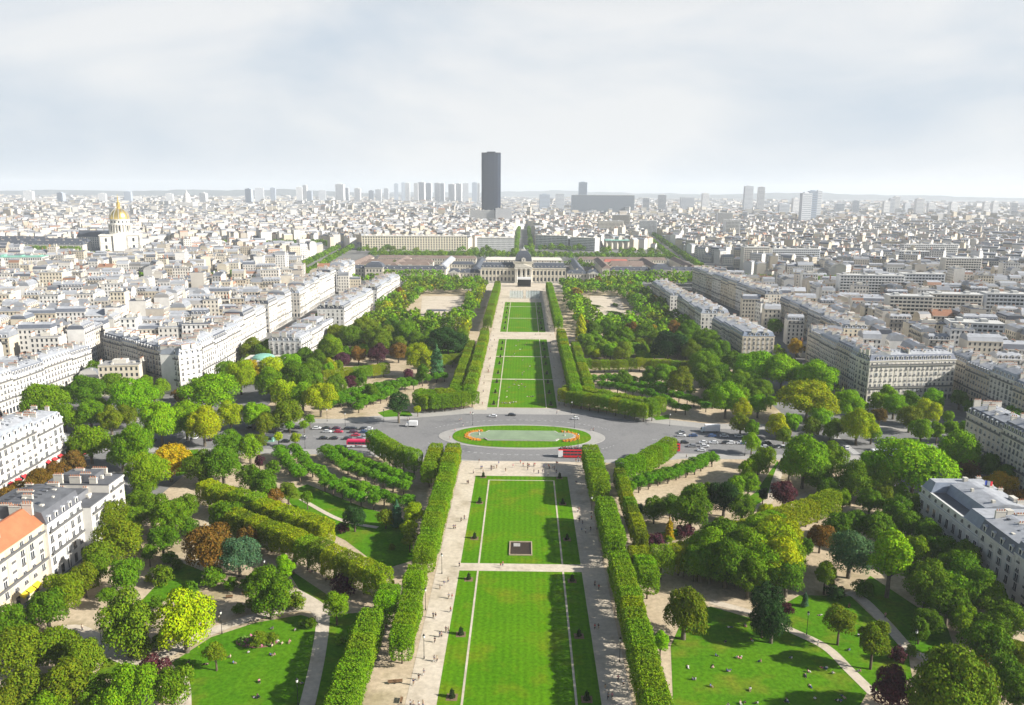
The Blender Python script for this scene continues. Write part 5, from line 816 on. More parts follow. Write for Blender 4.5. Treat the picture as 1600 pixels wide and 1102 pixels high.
# ---- the houses that show largest stand as things of their own
def angular(p): return p[3] * p[5] / ((p[7] ** 2 + p[8] ** 2))
vis = [p for p in PARC if in_frame(p[7], p[8], p[5] * .8, 10)]
vis.sort(key=angular, reverse=True)
OWN = vis[:190]; own = set(id(p) for p in OWN); MASS = [p for p in PARC if id(p) not in own]
sides_ = {}
for p in OWN:
    zone = ('left' if p[7] < 0 else 'right'); roofk = ('zinc mansard', 'flat', 'pitched')[p[6]]; hk = 'low' if p[5] < 14 else ('tall' if p[5] > 21.5 else 'mid-height')
    dist = 'nearest' if p[8] < 420 else ('near' if p[8] < 620 else ('middle' if p[8] < 800 else 'farther'))
    sides_.setdefault((zone, roofk, hk, dist), []).append(p)
def house(p, label, group):
    X_, Y_, rz, w_, d_, h, kind, _, _ = p; T = thing('town_house', label, 'house', (X_, Y_, 0), rz, group)
    wc = rnd.choice(WALLS + white); b = MB(); b.box(0, w_, 0, d_, 0, h, 'wall', bottom=False); b.box(.01, w_ - .01, -.3, .1, h - .4, h + .1, 'wall'); b.box(.01, w_ - .01, d_ - .1, d_ + .3, h - .4, h + .1, 'wall'); b.build('wall', T, wc)
    rf = MB(); rh = rnd.uniform(3, 4.8)
    if kind == 0: rf.frustum((.01, w_ - .01, -.1, d_ + .1), h + .12, (.02, w_ - .02, 1.3, d_ - 1.3), h + rh * .7, 'roof'); rf.frustum((.02, w_ - .02, 1.3, d_ - 1.3), h + rh * .7, (.03, w_ - .03, d_ * .42, d_ * .58), h + rh, 'zinc', cap='zinc')
    elif kind == 2: rf.frustum((.01, w_ - .01, -.1, d_ + .1), h + .12, (.02, w_ - .02, d_ * .47, d_ * .53), h + rh, 'roof', cap='roof')
    else:
        rf.box(.02, w_ - .02, .0, d_, h + .1, h + .5, 'roof'); rf.box(w_ * .3, w_ * .65, d_ * .3, d_ * .7, h + .5, h + 2.6, 'trim')
        for i in range(4): u, v = rnd.uniform(.05, .85) * w_, rnd.uniform(.05, .8) * d_; rf.box(u, u + 1.2, v, v + 1.2, h + .5, h + 1.4, 'trim')
    RO = rf.build('roof', T, rnd.choice(ROOFS) if kind != 2 else rnd.choice([(.30, .15, .09), (.22, .23, .25), (.36, .38, .41)]))
    for u, v in ((.4, d_ * .35), (w_ - .4, d_ * .6), (w_ * .5, d_ * .5)): mesh_object('chimney', rnd.choice(CHIM), RO, loc=(u, v, h + (rh * .5 if kind != 1 else .2)))
    W = MB(); nf = max(1, int((h - 3.5) / 3.1)); fh = (h - 3.6) / nf; nb = max(2, int(w_ / 2.7)); nd = max(2, int(d_ / 3.4))
    for f in range(-1, nf):
        z = 3.6 + f * fh + .6 if f >= 0 else .6
        for (ox, oy, ux, uy, L, n) in ((0, -.05, 1, 0, w_, nb), (w_, d_ + .05, -1, 0, w_, nb)):
            for i in range(n): u = (i + .5) * L / n; W.poly([(ox + ux * (u - .55), oy, z), (ox + ux * (u + .55), oy, z), (ox + ux * (u + .55), oy, z + 1.85), (ox + ux * (u - .55), oy, z + 1.85)], 'glass')
    W.build('window', T, kind='stuff')
    if kind == 0:
        for i in range(nb): mesh_object('dormer', DORM, RO, loc=((i + .5) * w_ / nb, .3, h + .15))
        if True:
            bb = MB(); z = 3.6 + (nf - 1) * fh + .3; bb.box(.3, w_ - .3, -.8, .05, z, z + .15, 'trim'); bb.box(.3, w_ - .3, -.8, -.76, z + .15, z + 1.0, 'rail'); bb.build('balcony', T)
for (zone, roofk, hk, dist), L in sides_.items():
    L.sort(key=lambda p: seen(p[7], p[8], p[5])[0])
    for i, p in enumerate(L):
        house(p, '%s %s-roofed house in the %s %s-hand blocks, %s from the left' % (hk, roofk, dist, zone, ordinal(i + 1)), 'town houses in the blocks %s of the park' % zone)
# ---- the thousands behind them: one mass
def city_mass(name, P_, windows_to=1500, stacks=3):
    n = len(P_); A = np.array([p[:7] for p in P_], float); X_, Y_, rz, w_, d_, h, kind = A.T; z = np.zeros(n)
    rh = nrs.uniform(2.6, 4.8, n); fl = kind == 1; pt = kind == 2
    in1 = np.where(fl, .02, np.where(pt, d_ * .25, 1.3)); z1 = np.where(fl, h + .5, np.where(pt, h + rh * .5, h + rh * .68))
    in2 = np.where(fl, .8, np.where(pt, d_ * .47, d_ * .42)); z2 = np.where(fl, h + .25, h + rh); e = np.where(fl, 0, .02)
    def ringv(inx, iny, zz): return np.stack([np.stack([inx, iny, zz], 1), np.stack([w_ - inx, iny, zz], 1), np.stack([w_ - inx, d_ - iny, zz], 1), np.stack([inx, d_ - iny, zz], 1)], 1)
    V = np.concatenate([ringv(z, z, z), ringv(z, z, h), ringv(e, in1, z1), ringv(e * 2 + np.where(fl, .8, 0), in2, z2)], 1)      # n,16,3
    F = []; mi = []
    for a in range(3):
        for k in range(4): F.append((a * 4 + k, a * 4 + (k + 1) % 4, a * 4 + 4 + (k + 1) % 4, a * 4 + 4 + k)); mi.append(0 if a == 0 else 1)
    F.append((12, 13, 14, 15)); mi.append(1); F = np.array(F); nf_ = len(F)
    wc = np.array(WALLS + white)[nrs.randint(0, len(WALLS) + len(white), n)] * nrs.uniform(.70, 1.02, (n, 1)); rc = np.array(ROOFS + [(.42, .44, .47), (.45, .42, .38), (.35, .19, .12), (.30, .32, .36)])[nrs.randint(0, 10, n)] * nrs.uniform(.5, 1.05, (n, 1))
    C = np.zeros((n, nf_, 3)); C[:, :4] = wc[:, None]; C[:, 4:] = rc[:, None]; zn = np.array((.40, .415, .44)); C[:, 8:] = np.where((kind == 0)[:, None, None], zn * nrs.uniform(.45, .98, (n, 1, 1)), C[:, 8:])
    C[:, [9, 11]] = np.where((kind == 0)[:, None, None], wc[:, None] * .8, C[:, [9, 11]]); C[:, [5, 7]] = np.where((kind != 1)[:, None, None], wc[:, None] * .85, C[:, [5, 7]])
    c, s = np.cos(rz)[:, None], np.sin(rz)[:, None]
    def world(Q): return np.stack([X_[:, None] + Q[..., 0] * c - Q[..., 1] * s, Y_[:, None] + Q[..., 0] * s + Q[..., 1] * c, Q[..., 2]], -1)
    VV = [world(V).reshape(-1, 3)]; FF = [(F[None] + (np.arange(n) * 16)[:, None, None]).reshape(-1, 4)]; MM = [np.tile(mi, n)]; CC = [C.reshape(-1, 3)]; off = n * 16
    # chimney stacks
    for t_ in range(stacks):
        u = (np.full(n, .4), w_ - .4, w_ * nrs.uniform(.3, .7, n))[t_]; v = d_ * nrs.uniform(.3, .7, n); L = nrs.uniform(1.2, 4, n); hh = h + rh * .6 + nrs.uniform(1.0, 2.6, n); t2 = .32
        lo = h + .2; Q = np.stack([np.stack([u + a * t2, v + b_ * L / 2, zz], 1) for zz in (lo, hh) for a, b_ in ((-1, -1), (1, -1), (1, 1), (-1, 1))], 1)
        F5 = np.array([(0, 1, 5, 4), (1, 2, 6, 5), (2, 3, 7, 6), (3, 0, 4, 7), (4, 5, 6, 7)]); VV.append(world(Q).reshape(-1, 3)); FF.append((F5[None] + (np.arange(n) * 8)[:, None, None]).reshape(-1, 4) + off); off += n * 8
        MM.append(np.zeros(n * 5, int)); cc_ = np.where((nrs.rand(n) < .3)[:, None], np.array((.36, .18, .12)), wc * .85); CC.append(np.repeat(cc_, 5, 0))
    # window openings, proud by a few centimetres
    wv = []; wf = 0
    for i in range(n):
        dd = math.hypot(P_[i][7], P_[i][8])
        if dd > windows_to: continue
        nfl = max(1, int((h[i] - 3) / 3.1)); nb = max(2, int(w_[i] / 2.8)); us = (np.arange(nb) + .5) * w_[i] / nb; zs = 3.4 + (np.arange(nfl)) * (h[i] - 3.6) / nfl + .4
        U, Z = [q.ravel() for q in np.meshgrid(us, zs)]; ci, si = math.cos(rz[i]), math.sin(rz[i]); g = .06
        for yy in (-g, d_[i] + g):
            sg = 1 if yy < 0 else -1; hw = .55 * sg
            Q = np.stack([np.stack([U - hw, np.full_like(U, yy), Z], 1), np.stack([U + hw, np.full_like(U, yy), Z], 1), np.stack([U + hw, np.full_like(U, yy), Z + 1.8], 1), np.stack([U - hw, np.full_like(U, yy), Z + 1.8], 1)], 1)
            wv.append(np.stack([X_[i] + Q[..., 0] * ci - Q[..., 1] * si, Y_[i] + Q[..., 0] * si + Q[..., 1] * ci, Q[..., 2]], -1).reshape(-1, 3))
    if wv:
        wv = np.concatenate(wv); k = len(wv) // 4; VV.append(wv); FF.append(np.arange(k * 4).reshape(k, 4) + off); MM.append(np.full(k, 2)); CC.append(np.full((k, 3), .05))
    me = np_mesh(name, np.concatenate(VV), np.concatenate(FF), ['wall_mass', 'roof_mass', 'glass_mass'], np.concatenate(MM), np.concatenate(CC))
    o = mesh_object(name, me); tag(o, kind='stuff'); return o
o = city_mass('city_rooftops', MASS); tag(o, 'dense mass of pale stone houses and zinc roofs filling the city', 'city')
# farther out: coarser houses out to the horizon
FARP = []
for r0, r1, step in ((2950, 4200, 29), (4200, 6200, 42), (6200, 9800, 72)):
    y = -200.0
    for ring in np.arange(r0, r1, step):
        a = -R(40)
        while a < R(41):
            rr = ring + rnd.uniform(-.5, .5) * step; aa = a + rnd.uniform(-.3, .3) * step / ring; x, yy = rr * math.sin(aa), rr * math.cos(aa)
            q = rnd.random(); hh = rnd.gauss(19, 5) if q < .965 else rnd.uniform(26, 44)
            if not (abs(x + 110) < 70 and abs(yy - 2650) < 60): FARP.append((x, yy, rnd.uniform(-.6, .6), step * rnd.uniform(.45, .95), step * rnd.uniform(.3, .5), max(hh, 8), rnd.choice((0, 0, 1, 2)), x, yy))
            a += step / ring * 1.0
o = city_mass('horizon_rooftops', FARP, 0, 0); tag(o, 'far pale rooftops fading into haze toward the horizon', 'city')
# ---- tower blocks on the skyline
material('tower_wall', obj_col=True, rough=.7, noise=.05, nscale=.02)
def tower(px_w, x, y, ztop, label, col, dep=18, group='tower blocks along the skyline'):
    T = thing('tower_block', label, 'tower block', (x, y, 0), R(rnd.uniform(-14, 14)), group); w_ = px_w
    b = MB(); b.box(-w_ / 2, w_ / 2, -dep / 2, dep / 2, 0, ztop, 'wall'); b.box(-w_ * .25, w_ * .2, -dep * .3, dep * .3, ztop, ztop + 3.5, 'wall'); b.build('wall', T, col)
    b = MB(); nf = int(ztop / 6)
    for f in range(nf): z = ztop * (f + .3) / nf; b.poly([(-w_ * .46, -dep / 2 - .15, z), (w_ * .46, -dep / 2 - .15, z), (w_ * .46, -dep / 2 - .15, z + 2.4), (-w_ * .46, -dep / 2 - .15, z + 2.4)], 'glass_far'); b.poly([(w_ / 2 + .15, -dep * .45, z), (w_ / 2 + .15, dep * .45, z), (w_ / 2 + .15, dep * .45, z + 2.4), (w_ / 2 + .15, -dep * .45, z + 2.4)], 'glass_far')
    b.build('window', T, kind='stuff')
for grp, L in TOWERS.items():
    for i, (x, y, zt, w_, c_) in enumerate(L):
        tower(w_, x, y, zt, '%s tower block, %s from the left %s' % ({'w': 'white', 'g': 'grey', 'k': 'dark', 'b': 'blue-grey'}[c_], ordinal(i + 1), grp), {'w': (.76, .75, .73), 'g': (.62, .64, .66), 'k': (.20, .23, .27), 'b': (.42, .48, .56)}[c_], dep=max(14, w_ * .6))
# long dark slab beside the skyscraper
office(-175, -95, 2570, 22, 50, 14, 24, 'broad pale block at the foot of the skyscraper, left one', (.68, .67, .64), R(-3), roofm='concrete', frac=.6, name='office_slab'); office(-92, -40, 2560, 26, 57, 16, 16, 'broad pale block at the foot of the skyscraper, right one', (.62, .63, .64), R(4), roofm='concrete', frac=.6, name='office_slab')
office(215, 500, 3600, 26, 95, 22, 60, 'long dark glass slab right of the skyscraper', (.42, .47, .53), R(2), frac=.85, hf=.7, roofm='concrete', endwall=True, name='office_slab')
# ================================================================ trees
def quads_at(Pn, Nn, size, rs, aspect=1.35):
    """leaf quads at points Pn facing roughly along Nn"""
    n = len(Pn); a = rs.normal(size=(n, 3)); t = np.cross(Nn, a); t /= np.linalg.norm(t, axis=1)[:, None] + 1e-9; b = np.cross(Nn, t)
    s = (size * rs.uniform(.65, 1.35, n))[:, None]; t = t * s * aspect / 2; b = b * s / 2
    V = np.stack([Pn - t, Pn - b * .9 + t * .1, Pn + t, Pn + b * .9 + t * .1], 1).reshape(-1, 3)
    return V, np.arange(n * 4).reshape(n, 4)
def leaf_tint(n, rs):
    v = rs.uniform(.72, 1.22, (n, 1)); c = np.repeat(v, 3, 1); c[:, 0] *= rs.uniform(.8, 1.3, n); c[:, 2] *= rs.uniform(.7, 1.2, n); return c
def unit(n, rs): q = rs.normal(size=(n, 3)); return q / np.linalg.norm(q, axis=1)[:, None]
def crown_points(lobes, n, rs, jit=.135):
    C = np.array([l[:3] for l in lobes]); Rr = np.array([l[3] for l in lobes]); SQ = np.array([l[4] for l in lobes]); k = rs.choice(len(lobes), n * 3, p=(Rr ** 2) / (Rr ** 2).sum())
    d = unit(n * 3, rs); d[:, 2] = np.where(d[:, 2] < -.5, -d[:, 2], d[:, 2]); P_ = C[k] + d * (Rr[k] * (1 + rs.normal(0, jit, n * 3)))[:, None] * np.stack([np.ones(n * 3), np.ones(n * 3), SQ[k]], 1)
    keep = np.ones(n * 3, bool)
    for j in range(len(lobes)):
        q = (P_ - C[j]) / np.array([1, 1, SQ[j]]); keep &= (np.linalg.norm(q, axis=1) > Rr[j] * .84) | (k == j)
    hole = np.sin(P_ @ np.array((1.9, 1.1, .7)) * 6.5 / Rr.max() + .4) * np.sin(P_ @ np.array((-.8, 1.7, 1.3)) * 5.5 / Rr.max()) ; keep &= (hole > -.42) | (rs.rand(n * 3) < .22)
    idx = np.where(keep)[0][:n]; return P_[idx], d[idx]
def make_crown(kind, rx, hz, n, leaf, seed):
    """crown centred on the origin, radius rx, half height hz"""
    rs = np.random.RandomState(seed)
    if kind in 'rtb':
        L = []; m = {'r': 19, 't': 18, 'b': 11}[kind]
        for i in range(m):
            z = 1 - 2 * (i + .5) / m; z = max(z, -.72); a = i * 2.39996 + rs.uniform(-.4, .4); q = math.sqrt(max(0, 1 - z * z)); rr = rs.uniform(.25, .50); f = rs.uniform(.50, .86)
            L.append((rx * q * f * math.cos(a), rx * q * f * math.sin(a), hz * z * rs.uniform(.55, .74), rx * rr, min(1.25, max(.75, hz / rx * rs.uniform(.75, 1.0)))))
        L.append((0, 0, 0, rx * .5, hz / rx)); P_, D = crown_points(L, n, rs)
        Nn = D + rs.normal(0, .42, D.shape)
    elif kind == 'c':
        d = unit(n, rs); z = rs.uniform(-1, 1, n); prof = np.clip(1 - np.abs((z + .25) / 1.25) ** 2.2, .02, 1) ** .7; a = rs.uniform(0, 6.283, n); bump = 1 + .22 * np.sin(a * 5 + z * 14) + rs.normal(0, .08, n)
        P_ = np.stack([rx * prof * bump * np.cos(a), rx * prof * bump * np.sin(a), z * hz], 1); Nn = np.stack([np.cos(a), np.sin(a), np.full(n, .5)], 1) + rs.normal(0, .5, (n, 3))
    elif kind == 'k':
        z = 1 - 2 * np.sqrt(rs.uniform(0, 1, n)); a = rs.uniform(0, 6.283, n); prof = (1 - z) / 2; tier = .78 + .22 * np.cos(z * 22) + .14 * np.sin(a * 6 + z * 9) + rs.normal(0, .08, n)
        P_ = np.stack([rx * prof * tier * np.cos(a), rx * prof * tier * np.sin(a), z * hz], 1); Nn = np.stack([np.cos(a), np.sin(a), np.full(n, .7)], 1) + rs.normal(0, .5, (n, 3))
    else:                                                             # clipped box: flat faces, softened edges, a little shaggy
        d = rs.uniform(-1, 1, (n, 3)); ax = rs.choice(5, n, p=[.2, .2, .2, .2, .2]); Nn = np.zeros((n, 3)); dims = np.array((rx, rx * .92, hz))
        for k, (c_, sg) in enumerate(((0, 1), (0, -1), (1, 1), (1, -1), (2, 1))): m_ = ax == k; d[m_, c_] = sg; Nn[m_, c_] = sg
        q = np.abs(d); far_ = np.sort(q, 1)[:, 1]; d *= (1 - .15 * np.clip((far_ - .62) / .38, 0, 1) ** 2)[:, None]
        P_ = d * dims + rs.normal(0, .17, (n, 3)) + .20 * np.sin(d[:, [1, 2, 0]] * 6 + seed) + .10 * np.sin(d[:, [2, 0, 1]] * 15 + 2 * seed); Nn = Nn * .9 + rs.normal(0, .55, (n, 3))
    Nn = Nn / (np.linalg.norm(Nn, axis=1)[:, None] + 1e-9)
    V, F = quads_at(P_, Nn, leaf, rs)
    m = max(40, n // 7)                                               # foliage inside the crown
    d = unit(m, rs) * rs.uniform(.2, .62, (m, 1)); Pi = d * np.array((rx, rx, hz)); V2, F2 = quads_at(Pi, unit(m, rs), leaf * 2.6, rs)
    V = np.concatenate([V, V2]); F = np.concatenate([F, F2 + len(P_) * 4])
    return np_mesh('crown', V, F, ['leaves'], col=leaf_tint(len(F), rs), colname='leaf')
def make_trunk(h, r, limbs, spread, seed, bark):
    rs = random.Random(seed); b = MB(); b.tube((0, 0, -.1), (0, 0, h * .35), r * 1.25, r, 8, bark); b.tube((0, 0, h * .35), (rs.uniform(-.3, .3), rs.uniform(-.3, .3), h * .82), r, r * .25, 7, bark)
    for i in range(limbs):
        a = 2 * math.pi * i / limbs + rs.uniform(-.4, .4); z0 = h * rs.uniform(.30, .5); L = spread * rs.uniform(.5, .85); b.tube((0, 0, z0), (L * math.cos(a), L * math.sin(a), z0 + h * rs.uniform(.18, .36)), r * .5, r * .14, 5, bark)
    return b.mesh('trunk', True)
CROWN = {}
for key, kind, rx, hz, n, leaf in (('XL', 'r', 9.0, 7.6, 13000, .48), ('L', 'r', 6.4, 5.8, 8600, .41), ('M', 'r', 4.3, 4.2, 5000, .35), ('S', 'r', 2.6, 2.4, 2200, .28), ('T', 't', 3.6, 6.0, 5600, .37), ('B', 'b', 2.2, 1.8, 1600, .25), ('C', 'c', 2.2, 7.5, 3800, .35), ('K', 'k', 2.6, 5.4, 3800, .31), ('X', 'x', 3.3, 3.8, 5400, .29)):
    CROWN[key] = [(make_crown(kind, rx, hz, n, leaf, 31 * i + ord(key[0]) + len(key)), rx, hz) for i in range(5 if key in ('L', 'M', 'X') else 4)]
TRUNK = {'big': [(make_trunk(10, .42, 6, 4.2, i, 'plane_bark'), 10) for i in range(3)], 'mid': [(make_trunk(7, .22, 5, 2.2, 10 + i, 'bark'), 7) for i in range(3)], 'clip': [(make_trunk(6, .19, 4, 1.6, 20 + i, 'bark'), 6) for i in range(2)]}
LEAF = {'g': (.150, .290, .005), 'd': (.095, .200, .006), 'y': (.300, .395, .004), 'm': (.175, .370, .004), 'o': (.140, .215, .008), 'a': (.42, .31, .008), 'r': (.165, .105, .018), 'p': (.085, .030, .042), 'b': (.070, .165, .070), 'D': (.026, .072, .014), 'v': (.105, .280, .006), 'h': (.165, .310, .008), 'H': (.235, .330, .006)}
WORD = {'g': 'mid-green', 'd': 'dark green', 'y': 'yellow-green', 'm': 'bright green', 'o': 'olive green', 'a': 'golden', 'r': 'rust-brown', 'p': 'purple-leaved', 'b': 'blue-green', 'D': 'blackish green', 'v': 'fresh green', 'h': 'clipped green', 'H': 'clipped yellowing'}
NAMES = {'r': {'y': 'plane_tree', 'm': 'plane_tree', 'g': 'plane_tree', 'o': 'chestnut_tree', 'a': 'maple_tree', 'r': 'chestnut_tree', 'p': 'beech_tree', 'b': 'cedar_tree', 'D': 'yew_tree', 'd': 'lime_tree'}}
def tint(code, j=.16):
    c = LEAF[code]; k = rnd.uniform(1 - j, 1 + j); return (c[0] * k * rnd.uniform(.88, 1.14), c[1] * k, c[2] * k * rnd.uniform(.8, 1.2))
def tree(x, y, r, h, code, shape, name, label, group=None, ang=None, trunk=None, ck=None, ry=None):
    if shape in 'rt': r *= 1.04; h *= 1.0
    T = thing(name, label, 'bush' if shape == 'b' else 'tree', (x, y, 0), rnd.uniform(0, 6.28) if ang is None else ang, group)
    if shape == 'r': key = 'XL' if r > 7.2 else 'L' if r > 5 else 'M' if r > 3.1 else 'S'; ch = h * .86
    elif shape == 's': key = 'M' if r > 3.1 else 'S'; ch = h * .68
    else: key, ch = {'t': ('T', h * .8), 'c': ('C', h * .92), 'k': ('K', h * .92), 'b': ('B', h), 'x': ('X', h * .75)}[shape]
    me, rx, hz = rnd.choice(CROWN[key]); cz = h - ch / 2
    o = mesh_object('crown', me, T, tint(code, .07 if shape == 'x' else .16), loc=(0, 0, cz)); o.scale = (r / rx * (1 if ry else rnd.uniform(.9, 1.1)), (ry or r * rnd.uniform(.86, 1.12)) / rx, ch / 2 / hz)
    if shape in 'rts': o.rotation_euler = (rnd.uniform(-.12, .12), rnd.uniform(-.12, .12), 0)
    if shape != 'b':
        tm, th = rnd.choice(TRUNK[trunk or ('big' if r > 4.2 else 'mid')]); o = mesh_object('trunk', tm, T); k = min(1.3, r / (4.5 if th == 10 else 2.6)); o.scale = (k, k, h * .86 / th)
    return T
def zone(x, y):
    s = 'left' if x < 0 else 'right'
    if abs(x) > 139: return 'along the %s streets' % s, 'street trees'
    if y < 322: return 'in the near %s garden' % s, 'garden trees'
    if y < 405: return 'by the %s avenue' % s, 'avenue trees'
    return 'in the %s grove' % s, 'grove trees'
lots = {}
for (x, y, r, h, code, shape) in TREES:
    size = {'b': 'bush', 'k': 'conical tree', 'c': 'columnar tree', 't': 'upright tree', 's': 'small round tree'}.get(shape) or ('big spreading tree' if r > 6 else 'round tree')
    lots.setdefault((zone(x, y)[0], WORD[code], size), []).append((x, y, r, h, code, shape))
for (zn, wd, size), L in lots.items():
    L.sort(key=lambda q: seen(q[0], q[1], q[3] / 2)[0])
    for i, (x, y, r, h, code, shape) in enumerate(L):
        nm = {'b': 'bush', 'k': 'conifer_tree', 'c': 'poplar_tree', 't': 'upright_tree', 's': 'small_tree'}.get(shape) or NAMES['r'][code]
        lab = '%s %s %s' % (wd, size, zn) if len(L) == 1 else '%s %s %s, %s from the left' % (wd, size, zn, ordinal(i + 1))
        tree(x, y, r, h, code, shape, nm, lab, zone(x, y)[1])
TAKEN = [(q[0], q[1], q[2]) for q in TREES]
def along(P_, step, jit=0.0):
    out = []; carry = 0.0
    for (x0, y0), (x1, y1) in zip(P_, P_[1:]):
        L = math.hypot(x1 - x0, y1 - y0); u = carry
        while u < L: out.append((x0 + (x1 - x0) * u / L + rnd.uniform(-jit, jit), y0 + (y1 - y0) * u / L + rnd.uniform(-jit, jit), math.atan2(y1 - y0, x1 - x0))); u += step
        carry = u - L
    return out
ROWTXT = {'A1': 'outer row behind the left curved hedge', 'A2': 'inner row behind the left curved hedge', 'B1': 'short row at the left end of the double avenue', 'B2': 'second row left of the near lawn walk', 'B3': 'third row nearer the left slope lawn', 'C1': 'front row beside the sandy walk, right garden', 'C2': 'rear row beside the sandy walk, right garden', 'D1': 'long row behind the far right hedge', 'D2': 'short row right of the far right hedge', 'E1': 'rear row behind the far left hedge', 'E2': 'front row behind the far left hedge', 'E3': 'short row left of the round clipped tree', 'D3': 'middle row behind the far right hedge', 'D4': 'back row behind the far right hedge', 'E5': 'nearest row behind the far left hedge', 'E4': 'short row behind the far left hedge end'}
for k, P_ in ROWS.items():
    for i, (x, y, a) in enumerate(along(P_, 5.6, .35)):
        r = rnd.uniform(2.5, 3.2); tree(x, y, r, rnd.uniform(5.6, 6.8), 'v', 's', 'young_tree', 'small green tree, %s in the %s' % (ordinal(i + 1), ROWTXT[k]), 'rows of small round trees'); TAKEN.append((x, y, r))
# ---- clipped avenues
def clipped(pts, rx, ry, h, txt, codes='hhhhhhH', group='clipped avenue trees'):
    for i, (x, y, a) in enumerate(pts):
        tree(x + rnd.uniform(-.2, .2), y + rnd.uniform(-.2, .2), rx * rnd.uniform(.94, 1.05), h + rnd.uniform(-.55, .45), rnd.choice(codes), 'x', 'clipped_tree', 'box-clipped tree, %s %s' % (ordinal(i + 1), txt), group, ang=a + (math.pi if rnd.random() < .5 else 0), trunk='clip', ry=ry); TAKEN.append((x, y, rx))
V_ = lambda x, y0, y1, st: [(x, y0 + st * i + st / 2, math.pi / 2) for i in range(int((y1 - y0) / st))]
clipped(V_(29.4, 128, 222, 5.6), 3.1, 3.25, 10.9, 'from the near end of the right walk hedge')
clipped(V_(29.6, 226, 264, 5.6), 3.1, 3.5, 10.8, 'in the middle block of the right walk hedge')
clipped(V_(29.4, 273, 320, 5.6), 3.1, 3.8, 10.4, 'in the block of right walk hedge by the avenue')
clipped(V_(38.6, 232, 300, 6.2), 3.2, 2.3, 9.2, 'in the outer row right of the right walk hedge', 'hHHo')
clipped(V_(36.6, 205, 224, 6.0), 3.1, 3.2, 9.6, 'in the pair outside the right walk hedge', 'mh')
clipped(V_(-29.2, 217, 318, 5.6), 3.1, 3.3, 10.3, 'in the long block of the left walk hedge', 'hhhHh')
clipped(V_(-36.5, 290, 320, 5.6), 3.1, 3.2, 9.6, 'doubling the left walk hedge at the avenue', 'hHh')
clipped(V_(-29.4, 172, 196, 5.6), 3.0, 2.9, 9.6, 'in the near block of the left walk hedge', 'h')
clipped(V_(-30.4, 201, 213, 5.6), 2.7, 3.0, 8.6, 'in the loose pair of the left walk hedge', 'hm')
clipped(V_(-38.4, 128, 186, 5.6), 3.1, 3.3, 9.6, 'in the outer block left of the left walk', 'hhH')
clipped(V_(-36.2, 188, 200, 5.6), 2.8, 3.0, 9.2, 'in the short gap block left of the left walk', 'hm')
for s, nm in ((-1, 'left'), (1, 'right')):
    clipped(V_(s * 29.3, 412, 602, 8.4), 4.6, 3.4, 10.9, 'along the %s walk beyond the avenue' % nm, 'hhHo' if s < 0 else 'hhmH')
    clipped(V_(s * 29.8, 642, 915, 9.6), 5.2, 3.6, 11.3, 'along the far %s walk to the palace' % nm, 'hhho' if s < 0 else 'hm')
    clipped(V_(s * 37.4, 418, 560, 8.4), 4.6, 3.2, 9.8, 'in the second row outside the %s walk' % nm, 'hhHo')
for k, st, rx, ry, h, txt, cs in (('H_curve_left', 5.3, 3.0, 3.4, 10.6, 'in the curved hedge left of the avenue', 'h'), ('H_curve_right', 5.3, 3.0, 3.4, 10.4, 'in the curved hedge right of the avenue', 'hm'), ('H_far_right', 5.4, 3.0, 3.4, 9.6, 'in the hedge across the avenue, right', 'hhH'), ('H_far_left', 5.4, 3.0, 3.6, 9.4, 'in the hedge across the avenue, left', 'h'), ('H_plane_left', 6.2, 3.5, 3.4, 10.6, 'in the slanting yellowing row, left garden', 'HhHho'), ('H_plane_right', 6.4, 3.5, 3.3, 10.0, 'in the slanting yellowing row, right garden', 'HHhm')):
    clipped(along(HEDGES[k], st), rx, ry, h, txt, cs)
for k, sd in (('H_far_right', 'right'), ('H_far_left', 'left')): clipped(along([(p[0] + (3 if sd == 'right' else -3), p[1] + 8.2) for p in HEDGES[k]], 5.6), 3.0, 3.4, 9.8, 'in the rear hedge across the avenue, %s' % sd, 'hhH')
clipped(along(HEDGES['H_plane_two'], 6.0), 3.4, 3.6, 10.4, 'in the upper slanting row, left garden', 'HHhy')
for k, nm in (('H_back_right', 'right'), ('H_back_left', 'left')):
    for j, q in enumerate(HEDGES[k]): clipped(along(q, 6.0), 3.3, 3.0, 8.6, 'in the %s back hedge of the %s grove' % (ORD[j + 1], nm), 'hHHo')
# ---- the groves behind: largest as things, the rest as one mass
import bisect
GRID = {}
def far_from(x, y, r):
    cx, cy = int(x // 12), int(y // 12)
    for i in (-1, 0, 1):
        for j in (-1, 0, 1):
            for (a, b_, q) in GRID.get((cx + i, cy + j), ()):
                if (a - x) ** 2 + (b_ - y) ** 2 < (r * .9 + q * .75) ** 2: return False
    return True
def note(x, y, r): GRID.setdefault((int(x // 12), int(y // 12)), []).append((x, y, r))
for q in TAKEN: note(*q)
FILL = []
def barred(x, y):
    if abs(x) < 45 or (325 < y < 412 and abs(x) < 139): return True
    if 688 < y < 875 and (-112 < x < -58 or 62 < x < 108): return True
    if y < 325 or (y < 530 and abs(x) < 118): return True
    return False
for _ in range(9000):
    x = rnd.uniform(-137, 137); y = rnd.uniform(412, 968); r = rnd.choice((3.2, 3.8, 4.4, 5.0, 5.6))
    if barred(x, y) or not far_from(x, y, r): continue
    if abs(x) > 100 and y > 925: pass
    note(x, y, r); FILL.append((x, y, r))
def fillcode(x, y): return rnd.choice('ggddmoggdmoygdggdmoygggar' if rnd.random() < .5 else ('gmgdm' if x > 0 else 'gogdo'))
FILL.sort(key=lambda q: q[1]); ownf = [q for q in FILL if in_frame(q[0], q[1], 8, 5)][:150]; idf = set(id(q) for q in ownf); lots = {}
